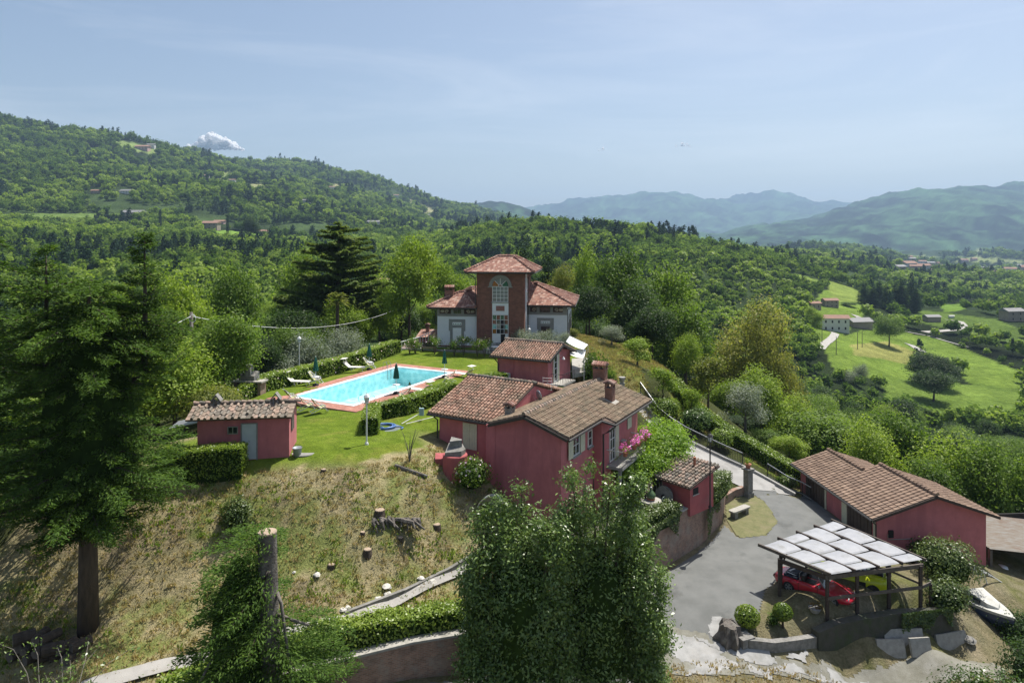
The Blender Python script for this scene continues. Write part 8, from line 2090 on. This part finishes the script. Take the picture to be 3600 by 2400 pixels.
for a in (('broad_c', 815, 880, 78, 240, 'round dense dark tree behind the pool hedge, left of the cedar', 'round_tree', 'tree', None, 'broad'), ('broad_a', 1060, 880, 99, 210, 'dense leafy tree touching the left side of the cedar', 'broadleaf_tree'),
          ('broad_b', 1440, 858, 88, 240, 'airy light green tree between the cedar and the villa', 'light_tree'), ('broad_e', 1335, 940, 99, 150, 'bright narrow tree just right of the cedar', 'light_tree'), ('broad_b', 1560, 930, 104, 170, 'yellow-green tree behind the villa chimney', 'light_tree'), ('broad_e', 1640, 960, 112, 130, 'light tree close behind the left of the tower', 'light_tree'),
          ('fir', 1845, 828, 99, 150, 'dark conifer rising behind the right side of the brick tower', 'dark_conifer'), ('fir', 1925, 850, 101, 120, 'slimmer dark conifer behind the villa, second from the tower', 'dark_conifer'),
          ('broad_f', 1968, 945, 98, 140, 'rust-tinged tree behind the right wing of the villa', 'rust_tree'), ('broad_e', 2060, 845, 110, 150, 'tall bright green tree right of the rust-tinged one', 'light_tree'), ('broad_a', 2170, 872, 97, 230, 'leafy tree behind the garden, right of the tall bright one', 'broadleaf_tree'),
          ('broad_c', 2075, 985, 90, 160, 'dark shaded tree beside the right wall of the villa', 'dark_tree'), ('broad_c', 2240, 960, 91, 220, 'dark dense tree at the top of the garden slope', 'dark_tree'), ('broad_d', 2335, 915, 98, 270, 'large rounded tree on the skyline of the garden wood', 'broadleaf_tree'), ('broad_d', 2410, 1050, 86, 230, 'broad bushy tree on the slope above the driveway', 'broadleaf_tree'), ('broad_c', 2290, 1060, 82, 170, 'dark green tree behind the flowering shrub', 'dark_tree'),
          ('broad_f', 2620, 1085, 100, 350, 'great yellow-tipped tree, largest on the right-hand slope', 'golden_tree'), ('broad_f', 2735, 1190, 94, 210, 'yellow-tipped tree leaning on the right of the great one', 'golden_tree'),
          ('fruit', 2490, 1262, 67, 150, 'small yellow-green tree standing before the great golden tree', 'small_tree', 'tree', None, 'gold'), ('fruit', 2240, 1195, 70, 120, 'small airy garden tree above the red house chimney', 'small_tree'), ('fruit', 2330, 1300, 64, 120, 'small fruit tree on the garden slope by the dark hedge', 'small_tree'), ('fruit', 2430, 1370, 62, 90, 'slender young tree beside the square clipped bush', 'small_tree'),
          ('olive', 2620, 1362, 68, 190, 'silvery olive tree below the great golden tree', 'olive_tree'), ('olive', 1985, 1175, 70, 60, 'little silvery shrub at the villa corner', 'olive_shrub', 'shrub'), ('bush', 2092, 1215, 63, 110, 'glossy flowering shrub right of the small red building', 'camellia', 'shrub'), ('bush', 2135, 1275, 60, 80, 'dark glossy shrub behind the house chimneys', 'camellia', 'shrub'), ('bush', 2010, 1150, 82, 55, 'round golden clipped shrub right of the villa', 'golden_ball', 'bush', None, 'gold'), ('olive', 2150, 1150, 78, 110, 'pale shrub above the yellow hedge', 'pale_shrub', 'shrub'),
          ('broad_d', 2900, 1440, 70, 330, 'massive bright bushy tree behind the garage', 'bushy_tree'), ('broad_a', 3120, 1430, 68, 300, 'leafy tree behind the garage ridge', 'broadleaf_tree'), ('broad_e', 3330, 1500, 60, 280, 'bright leafy tree beyond the garage gable', 'bushy_tree'), ('broad_a', 3520, 1560, 56, 300, 'bright tree at the right edge above the lean-to', 'broadleaf_tree'), ('broad_b', 2775, 1535, 62, 150, 'light bushy tree above the long hedge', 'bushy_tree'), ('broad_d', 2690, 1505, 66, 130, 'leafy shrub-like tree beside the silvery olive', 'bushy_tree'), ('broad_c', 2595, 1520, 73, 110, 'dark shrubby tree hard behind the long hedge', 'dark_tree'),
          ('broad_b', 610, 1000, 70, 300, 'bright yellow-green tree behind the fir and the pole', 'bright_tree'), ('broad_b', 720, 1080, 84, 200, 'bright yellow-green tree just right of the pole', 'bright_tree'), ('broad_c', 900, 1160, 84, 190, 'dark shrubby tree in the hollow behind the grey bushes', 'dark_tree'), ('broad_d', 960, 1120, 92, 200, 'mid-green tree in the hollow left of the cedar', 'broadleaf_tree'), ('bush', 770, 1290, 62, 130, 'leafy bush behind the golden shrub', 'bush', 'bush'), ('broad_c', 690, 1240, 72, 200, 'dark leafy tree behind the pole base', 'dark_tree'), ('broad_b', 430, 1050, 60, 260, 'bright tree seen through the branches of the big fir', 'bright_tree')):
    tree_at(*a)
fronds_tree('cedar', ((1190 - 1800) * 95 / 2400, 95, -3.2), 17.2, .45, 15, 'tall cedar with flat layered branches behind the pool', 'cedar', 'tree', 12, spray=.7, droop=.06, top_taper=.6, rmax=8.2, rmin=1.4, z0=4.5, dens=1.7, up_tips=.1, asp=.4)
TAKEN.append((-24.1, 95, 5))
o = empty('palm', PY(1186, 1120, 84), 0, 'yellowish fan palm standing in front of the cedar', 'palm'); b = MB(); b.tube([(0, 0, -8), (0, 0, 2.2)], .22, 8); b.build('trunk', X['bark'], o); rng = np.random.default_rng(5); ps = []; ns = []; ro = []
for k in range(46):
    a = rng.random() * 6.28; e = rng.uniform(-.5, 1.2); d = np.array([math.cos(a) * math.cos(e), math.sin(a) * math.cos(e), math.sin(e)])
    for t in np.linspace(.25, 1, 7): ps.append(d * 1.5 * t + [0, 0, 2.3 - .45 * t * t]); ns.append(np.cross(d, [0, 0, 1]) * rng.normal() + [0, 0, 1]); ro.append(d + rng.normal(size=3) * .35)
link('fronds', leaf_mesh('fronds', kites(np.array(ps), np.array(ns), .7, .22, rng, .05, np.array(ro)), LEAF['gold']), o)
hedge_line('golden_hedge', [(14.0, 84), (14.9, 79), (14.6, 75.5)], 1.5, .7, 'low golden clipped hedge running down beside the villa', 'gold', .2, 45)
# woods on the slopes round the garden: single trees, alike and too many to tell apart
HEDGE_R = [(15.9, 66.8), (18.6, 60.4), (21.9, 55.9), (24.3, 53.6)]; rng = np.random.default_rng(42); wood = 0
WL = {'l': 'leafy tree in the wood on the slope left of the garden', 'b': 'leafy tree in the wood behind the villa', 'r': 'leafy tree in the wood on the slope right of the garden'}
KS = ['broad_a', 'broad_b', 'broad_c', 'broad_d', 'broad_e', 'broad_a', 'broad_c']
for _ in range(9000):
    y = math.exp(rng.uniform(math.log(44), math.log(205))); u = rng.uniform(-150, 3780); x = (u - 1800) * y / FPX
    if -21 < x < 17.5 and y < 90: continue
    if dist_line(x, y, HEDGE_R) < 5.5: continue
    if x > 10 and (y < 55 + max(0, 24.5 - x) * 2.2 or (x < 19 and y < 84)): continue
    if x > 19 and x < 33 and y < 58: continue
    if x < -20 and y < 44 + (x + 46) * .2: continue
    z = Hs(x, y)
    if field_mask(np.array([x]), np.array([y]), np.array([z]))[0]: continue
    hgt = rng.uniform(6.5, 10.5) * (1 if y > 80 else .8)
    vt = 829 + FPX * (CAMZ - z - hgt) / y
    if vt < (1010 if u < 1500 else 930 if u < 2200 else 1030 + max(0, min(1, (u - 2800) / 500)) * 390) + (0 if y < 150 else 40): continue
    s = hgt / 9.0; r_ = 2.5 * s + .012 * y
    if any((x - a) ** 2 + (y - b_) ** 2 < (r_ + c * .72) ** 2 for a, b_, c in TAKEN): continue
    TAKEN.append((x, y, r_)); key = 'l' if x < -20 else 'b' if u < 2200 else 'r'
    plant(KS[wood % 7], (x, y, z - .2), s * rng.uniform(.9, 1.25), name='woodland_tree', label=WL[key], group=WL[key].replace('leafy tree in', 'trees of'), sz=s)
    wood += 1
    if wood >= 285: break
print('woodland trees', wood)

# ---------------------------------------------------------------- far woods as one mass per kind of country
def far_proto(name, seed, kind, leafm):
    rng = np.random.default_rng(seed)
    if kind == 'round':
        bl = [(0, 0, 4.6, 2.5, 2.5, 3.0)] + [(2.0 * math.cos(a) * rng.random() ** .5, 2.0 * math.sin(a), 3.0 + 3.6 * rng.random(), 1.7, 1.7, 1.5) for a in rng.random(5) * 6.28]; V = blob_leaves(bl, 70, 4, 1.1, 1.35, rng, .75, .75, .6, .9)
    else:
        bl = [(0, 0, 1.2 + 8.8 * t, 2.2 * (1 - t) ** .8 + .3, 2.2 * (1 - t) ** .8 + .3, .9) for t in np.linspace(0, 1, 8)]; V = blob_leaves(bl, 60, 4, .9, 1.2, rng, .6, .6, .5, .8)
    return leaf_mesh(name, V, LEAF[leafm])
LEAF['far_a'] = mat_leaf('far_leaf', [S(40, 62, 22), S(64, 90, 30), S(92, 120, 42), S(122, 144, 58)], .36, .9, .05, obj=.6)
LEAF['far_p'] = mat_leaf('far_needle', [S(22, 38, 24), S(34, 54, 32), S(48, 70, 42), S(66, 88, 54)], .15, .9, .05, obj=.5)
FP = [far_proto('far_crown', 1, 'round', 'far_a'), far_proto('far_crown', 2, 'round', 'far_a'), far_proto('far_crown', 3, 'round', 'light'), far_proto('far_spire', 4, 'cone', 'far_p')]

def forest(name, y0, y1, space, label, seed, lim=None):
    rng = np.random.default_rng(seed); XS = []; ly = math.log(y0)
    while ly < math.log(y1):
        y = math.exp(ly); sp = space(y); n = int(2.12 * y / sp); u = (np.arange(n) + rng.random(n) * .95) / n * 5100 - 700; yy = y * np.exp((rng.random(n) - .5) * sp / y); XS.append(np.c_[(u - 1800) / FPX * yy, yy]); ly += sp * .92 / y
    q = np.concatenate(XS); z = H(q[:, 0], q[:, 1]); u = q[:, 0] / q[:, 1] * FPX + 1800; v = 829 + FPX * (CAMZ - z) / q[:, 1]
    keep = ~field_mask(q[:, 0], q[:, 1], z)
    gap = (_fbm(q[:, 0] / 130.0, q[:, 1] / 170.0, 55) > .33) & (q[:, 1] > 420); keep &= ~gap
    town = (u > 3080) & (q[:, 1] > 1050) & (q[:, 1] < 2300) & (v > 915); keep &= ~(town & (rng.random(len(q)) < .82))
    orch = (u > 2900) & (q[:, 1] < 760) & (v > 1050) & (v < 1300); keep &= ~(orch & (rng.random(len(q)) < .75))
    orch = (u > 2850) & (q[:, 1] > 205) & (q[:, 1] < 330) & (v > 1110) & (v < 1460) ; keep &= ~(orch & (rng.random(len(q)) < .5) & (u < 3600) & (q[:, 1] < 300))
    for hu, hy, hw_ in HOUSES: keep &= ~((np.abs(u - hu) < hw_ * .62 + 5) & (q[:, 1] < hy * 1.03 + 8) & (q[:, 1] > hy * .95 - 8))
    q = q[keep]; z = z[keep]; n = len(q); pine = _fbm(q[:, 0] / 55.0, q[:, 1] / 55.0, 66) + .5 * rng.random(n)
    idx = np.where(pine > .58, 3, np.clip(np.round(1 + 2.2 * _fbm(q[:, 0] / 75.0, q[:, 1] / 75.0, 68) + rng.normal(size=n) * .55), 0, 2)).astype(np.int32); sp = np.array([space(y) for y in q[:, 1]])
    sc = (.45 + .85 * rng.random(n) ** 1.4) * sp / 6.2 * np.where(idx == 3, 1.05, 1.0); low = _fbm(q[:, 0] / 60.0, q[:, 1] / 60.0, 67); sc *= np.where(low > .3, .6, 1.0)
    me = bpy.data.meshes.new(name); me.vertices.add(n); me.vertices.foreach_set('co', np.c_[q, z - .4].astype(np.float32).ravel())
    for nm, ty, dat in (('idx', 'INT', idx), ('sc', 'FLOAT', sc.astype(np.float32)), ('rz', 'FLOAT', (rng.random(n) * 6.28).astype(np.float32))):
        at = me.attributes.new(nm, ty, 'POINT'); at.data.foreach_set('value', dat)
    o = link(name, me); ng = bpy.data.node_groups.new(name, 'GeometryNodeTree'); ng.interface.new_socket('Geometry', in_out='INPUT', socket_type='NodeSocketGeometry'); ng.interface.new_socket('Geometry', in_out='OUTPUT', socket_type='NodeSocketGeometry')
    N = ng.nodes.new; Lk = ng.links.new; gi, go = N('NodeGroupInput'), N('NodeGroupOutput'); iop = N('GeometryNodeInstanceOnPoints'); j = N('GeometryNodeJoinGeometry')
    for pm in reversed(FP):
        po_ = bpy.data.objects.get('proto_' + pm.name) or bpy.data.objects.new('proto_' + pm.name, pm)
        oi = N('GeometryNodeObjectInfo'); oi.inputs['Object'].default_value = po_; ti = N('GeometryNodeGeometryToInstance'); Lk(oi.outputs['Geometry'], ti.inputs[0]); Lk(ti.outputs[0], j.inputs[0])
    def na(nm, ty):
        a = N('GeometryNodeInputNamedAttribute'); a.data_type = ty; a.inputs['Name'].default_value = nm; return [s for s in a.outputs if s.enabled and s.name == 'Attribute'][0]
    cb = N('ShaderNodeCombineXYZ'); Lk(na('rz', 'FLOAT'), cb.inputs[2]); iop.inputs['Pick Instance'].default_value = True
    Lk(gi.outputs[0], iop.inputs['Points']); Lk(j.outputs[0], iop.inputs['Instance']); Lk(na('idx', 'INT'), iop.inputs['Instance Index']); Lk(cb.outputs[0], iop.inputs['Rotation'])
    c3 = N('ShaderNodeCombineXYZ'); s_ = na('sc', 'FLOAT'); [Lk(s_, c3.inputs[k]) for k in range(3)]; Lk(c3.outputs[0], iop.inputs['Scale']); Lk(iop.outputs[0], go.inputs[0])
    md = o.modifiers.new('trees', 'NODES'); md.node_group = ng
    print(name, n); return tag(o, label, kind='stuff')

# ---------------------------------------------------------------- single far trees
for u, vt, y, w_, k in ((3040, 985, 440, 55, 'fir'), (3068, 1000, 436, 48, 'fir'), (3092, 978, 446, 50, 'fir'), (3118, 992, 434, 46, 'fir'), (3146, 985, 442, 50, 'fir'), (3172, 972, 438, 55, 'fir'), (3205, 975, 444, 60, 'fir'), (3222, 1000, 430, 48, 'fir')):
    tree_at(k, u, vt, y, w_, 'tall dark conifer in the grove above the terraced fields', 'grove_conifer', 'tree', 'dark conifers of the grove')
for a in (('broad_c', 3255, 1225, 262, 130, 'round dark tree in the left of the clump on the green field', 'field_tree'), ('broad_c', 3310, 1245, 258, 130, 'round dark tree in the right of the clump on the green field', 'field_tree'), ('broad_c', 3280, 1290, 240, 150, 'lower dark tree in front of the clump on the green field', 'field_tree'), ('broad_a', 3125, 1108, 330, 110, 'broad tree right of the barn on the farm slope', 'farm_tree'), ('broad_b', 2860, 1085, 320, 80, 'light tree left of the white farmhouse', 'farm_tree'), ('broad_a', 2985, 1062, 420, 60, 'round tree between the stone houses and the grove', 'farm_tree'), ('bush_olive', 3020, 1275, 250, 70, 'silver shrub row on the field bank', 'silver_shrub', 'shrub'), ('bush_olive', 2985, 1300, 245, 70, 'silver shrub at the lower end of the field bank', 'silver_shrub', 'shrub'),
          ('cypress', 563, 733, 690, 9, 'single dark cypress right of the long grey house', 'cypress'), ('cypress', 800, 752, 680, 8, 'dark cypress right of the stone house on the hill', 'cypress'), ('cypress', 3560, 1185, 330, 10, 'small dark cypress at the edge of the terraces', 'cypress'), ('broad_c', 880, 745, 640, 70, 'big round tree above the bright hill meadow', 'hill_tree'), ('fir', 640, 800, 430, 60, 'dark conifer standing tall in the woods above the round tree', 'hill_conifer'), ('fir', 610, 850, 400, 50, 'dark conifer left of the tallest one in the woods', 'hill_conifer'), ('fir', 3085, 895, 900, 12, 'pointed conifer on the wooded rise before the town', 'hill_conifer')):
    tree_at(*a)
# ---------------------------------------------------------------- far houses
X['far_roof'] = mat('far_tiled_roof', (.30, .17, .12), (.24, .15, .11), .4, .9); X['grey_roof'] = mat('grey_sheet_roof', (.20, .20, .20), (.16, .16, .16), .3, .7); X['far_stone'] = mat('far_stone_wall', (.34, .28, .22), (.27, .22, .17), .5, .95)
X['far_white'] = mat('far_white_wall', (.66, .66, .62), (.58, .58, .55), .3, .9); X['far_pink'] = mat('far_pink_wall', (.52, .36, .32), (.46, .32, .28), .3, .9); X['far_dark'] = X['dark_void']
HOUSES = []
def far_house(u, v, wpx, hpx, label, wall='far_white', roof='far_roof', rz=0.0, win=0, storeys=2, name='far_house', cat='house', group=None, dep=.55, y=None):
    if y is None: p = G(u, v)
    else: p = ((u - 1800) * y / FPX, y, Hs((u - 1800) * y / FPX, y))
    HOUSES.append((u, p[1], wpx)); k = p[1] / FPX; W, Hh = wpx * k, hpx * k; D = W * dep; o = empty(name, p, rz, label, cat, group)
    b = MB(); b.box(-W / 2, 0, -4, W / 2, D, Hh); b.build('wall', X[wall], o)
    b = MB(); e = W * .04 + .15; extx(b, [(-e, Hh), (D + e, Hh), (D / 2, Hh + D * .26)], -W / 2 - e, W / 2 + e); b.build('roof', X[roof], o)
    for s in range(storeys if win else 0):
        for i in range(win):
            x = -W / 2 + W * (i + .6) / (win + .2); z = Hh * (s + .3) / storeys; b = MB(); b.box(x - W * .028, -.08, z, x + W * .028, .05, z + Hh * .38 / storeys); b.build('window', X['far_dark'], o)
    return o
far_house(2938, 1165, 92, 46, 'long white farmhouse on the slope above the fields', win=4, rz=-.12, dep=.45)
far_house(3035, 1155, 78, 24, 'low barn with a grey sheet roof beside the white farmhouse', 'far_stone', 'grey_roof', .2, name='barn', cat='barn', dep=.6)
far_house(2870, 1088, 42, 22, 'left stone house of the pair above the white farmhouse', 'far_stone', rz=.3, win=2, storeys=1); far_house(2925, 1080, 50, 24, 'right stone house of the pair above the white farmhouse', 'far_stone', rz=.1, win=3, storeys=2)
far_house(3285, 1132, 50, 18, 'dark wooden hut among the terraces', 'far_stone', 'grey_roof', .1, name='hut', cat='hut'); far_house(3575, 1130, 70, 36, 'grey flat-roofed house at the right edge', 'far_stone', 'grey_roof', .2, win=2); far_house(3470, 1068, 22, 12, 'small ochre house among the trees at the terraces', 'far_pink', rz=.1, name='hut', cat='hut')
o = far_house(3347, 1118, 18, 8, 'small white and turquoise caravan parked on the terrace track', 'far_white', 'far_white', .05, name='caravan', cat='caravan', dep=.4)
far_house(3420, 1012, 52, 12, 'house with a long red roof before the town', 'far_pink', rz=.1)
for u, v, w_, h_, lb, wl_, rf, nw in ((496, 527, 44, 12, 'long pink house high on the left hill', 'far_pink', 'far_roof', 4), (529, 520, 26, 12, 'white house next to the long pink one high on the hill', 'far_white', 'grey_roof', 2), (726, 628, 16, 12, 'white tower-like house halfway up the hill', 'far_white', 'far_roof', 1), (816, 642, 20, 10, 'white house in the clearing halfway up the hill', 'far_white', 'far_roof', 2), (907, 668, 12, 7, 'tiny house by the pale hill clearing', 'far_pink', 'far_roof', 0), (440, 682, 44, 11, 'long white house among the trees on the left hill', 'far_white', 'grey_roof', 4), (332, 680, 28, 10, 'grey house left of the long white one on the hill', 'far_stone', 'far_roof', 2), (463, 764, 66, 17, 'long grey two-part house at the edge of the left meadow', 'far_stone', 'grey_roof', 5), (736, 806, 54, 22, 'stone house with a red roof above the bright meadow', 'far_stone', 'far_roof', 3), (768, 786, 36, 8, 'low red-roofed house behind the stone one', 'far_pink', 'far_roof', 2), (1168, 664, 20, 7, 'small house on the pale ridge clearing', 'far_white', 'far_roof', 0), (1075, 712, 28, 8, 'small flat house low on the wooded ridge', 'far_white', 'grey_roof', 2), (1392, 692, 18, 6, 'tiny house near the end of the ridge', 'far_white', 'far_roof', 0), (1506, 762, 18, 7, 'tiny white house in the lower clearing', 'far_white', 'grey_roof', 0), (1312, 788, 40, 8, 'row of low buildings at the foot of the ridge', 'far_white', 'grey_roof', 3), (915, 820, 40, 7, 'low pink farm building right of the bright meadow', 'far_pink', 'far_roof', 2), (1345, 1000, 46, 16, 'pink-roofed house glimpsed right of the cedar', 'far_pink', 'far_roof', 2)):
    far_house(u, v, w_, h_, lb, wl_, rf, RD.uniform(-.15, .15), nw, 2 if h_ > 10 else 1)
rng = np.random.default_rng(99); T0 = []
while len(T0) < 58:
    u = rng.uniform(3120, 3640); y = math.exp(rng.uniform(math.log(1000), math.log(2100)))
    if any(abs(u - a) < 13 and abs(math.log(y / b_)) < .035 for a, b_ in T0): continue
    T0.append((u, y)); W = rng.uniform(13, 24) * FPX / y
    far_house(u, 0, W, W * rng.uniform(.32, .5), 'pale house with a tiled roof in the town on the valley floor', ['far_white', 'far_pink', 'far_stone'][len(T0) % 3], ['far_roof', 'far_roof', 'grey_roof'][len(T0) % 3 if len(T0) % 4 else 0], rng.uniform(-.5, .5), 2, 2, 'town_house', 'house', 'houses of the valley town', .6, y)
forest('hillside_forest', 200, 2600, lambda y: max(5.2, min(14, 3.9 + y * .0058)), 'mixed forest covering the hills and the valley', 8)
# farm tracks
for nm, L_, w_ in (('farm_track', [(2885, 1225), (2905, 1205), (2930, 1185), (2938, 1172), (2915, 1165)], 1.3), ('farm_track', [(3005, 1108), (3025, 1120), (3035, 1135)], 1.6), ('field_road', [(3195, 1210), (3215, 1220), (3240, 1236)], 1.6), ('field_road', [(3330, 1125), (3375, 1130), (3390, 1145), (3360, 1160), (3250, 1168)], 1.4), ('field_road', [(3180, 1165), (3260, 1180), (3400, 1220)], 1.0)):
    pts = [G(u, v) for u, v in L_]; ribbon(nm, [(p[0] - w_, p[1] + w_) for p in pts], [(p[0] + w_, p[1] - w_) for p in pts], X['cement'], .25, 2.0)
for k, (u, v, y) in enumerate(((3015, 1195, 300), (2940, 1235, 280), (3031, 1190, 310), (2890, 1180, 300))):
    x = (u - 1800) * y / FPX; b = MB(); b.tube([(0, 0, -.5), (0, 0, 7.5)], [.16, .1], 6); o = b.build('electric_pole', X['bark_grey'], None, Matrix.Translation((x, y, Hs(x, y)))); tag(o, ['wooden electric pole before the barn', 'wooden electric pole low on the farm slope', 'second electric pole close before the barn', 'electric pole by the farm track'][k], 'electric pole')
# ---------------------------------------------------------------- clouds and haze
m, t, bs = _mat('cloud'); bs.inputs['Base Color'].default_value = (.98, .98, .98, 1); bs.inputs['Roughness'].default_value = 1; bs.inputs['Specular IOR Level'].default_value = 0
tr = t.nodes.new('ShaderNodeBsdfTranslucent'); tr.inputs['Color'].default_value = (1, 1, 1, 1); ms = t.nodes.new('ShaderNodeMixShader'); ms.inputs['Fac'].default_value = .5; t.links.new(bs.outputs[0], ms.inputs[1]); t.links.new(tr.outputs[0], ms.inputs[2]); t.links.new(ms.outputs[0], t.nodes['Material Output'].inputs['Surface'])
def cloud(u, v, wpx, hpx, label, seed, nb=26):
    y = 15500; k = y / FPX; rng = np.random.default_rng(seed); b = MB(); W, Hh = wpx * k, hpx * k; n = 18
    for q in range(nb * 4):
        tiny = q >= nb; x = rng.uniform(-.55, .55); top = (1 - (2 * abs(x + .05)) ** 1.6); r_ = Hh * rng.uniform(.2, .42) * (.4 + .6 * top); c = (x * W, rng.normal() * W * .12, Hh * max(0, top) * rng.uniform(.05, .75))
        if tiny: r_ = Hh * rng.uniform(.03, .10); c = (x * W, rng.normal() * W * .06, Hh * max(.02, top) * rng.choice([.98, .9, 1.05, .1, .0]) + rng.normal() * Hh * .05)
        vs = []; fs = []
        for i in range(10):
            th = math.pi * i / 9
            for j in range(n): a = 2 * math.pi * j / n; d = 1 + .18 * math.sin(3 * a + q) * math.sin(2 * th + q) + .08 * math.sin(7 * a + 3 * th); z = r_ * d * math.cos(th); vs.append((c[0] + r_ * d * math.sin(th) * math.cos(a), c[1] + r_ * d * math.sin(th) * math.sin(a), c[2] + (z if z > 0 else z * .35)))
        for i in range(9):
            for j in range(n): fs.append((i * n + j, (i + 1) * n + j, (i + 1) * n + (j + 1) % n, i * n + (j + 1) % n))
        b.add(vs, fs)
    return tag(b.build('cloud', m, None, Matrix.Translation(PY(u, v, y)), smooth=True), label, 'cloud')
cloud(760, 525, 175, 52, 'small white cumulus cloud above the left ridge', 3, 60); cloud(2403, 515, 52, 13, 'tiny cloud wisp over the middle of the mountains', 5, 8); cloud(2117, 530, 24, 16, 'faintest tiny cloud left of the other wisp', 6, 5)
hz = MB(); hz.box(-15000, -250, -190, 15000, 12900, 800); m = bpy.data.materials.new('haze'); m.use_nodes = True; t = m.node_tree; t.nodes.clear(); pv = t.nodes.new('ShaderNodeVolumePrincipled'); ou = t.nodes.new('ShaderNodeOutputMaterial')
pv.inputs['Color'].default_value = (.50, .72, 1.0, 1); pv.inputs['Density'].default_value = 0.000112; pv.inputs['Anisotropy'].default_value = .2; t.links.new(pv.outputs[0], ou.inputs['Volume']); tag(hz.build('haze', m), kind='stuff')
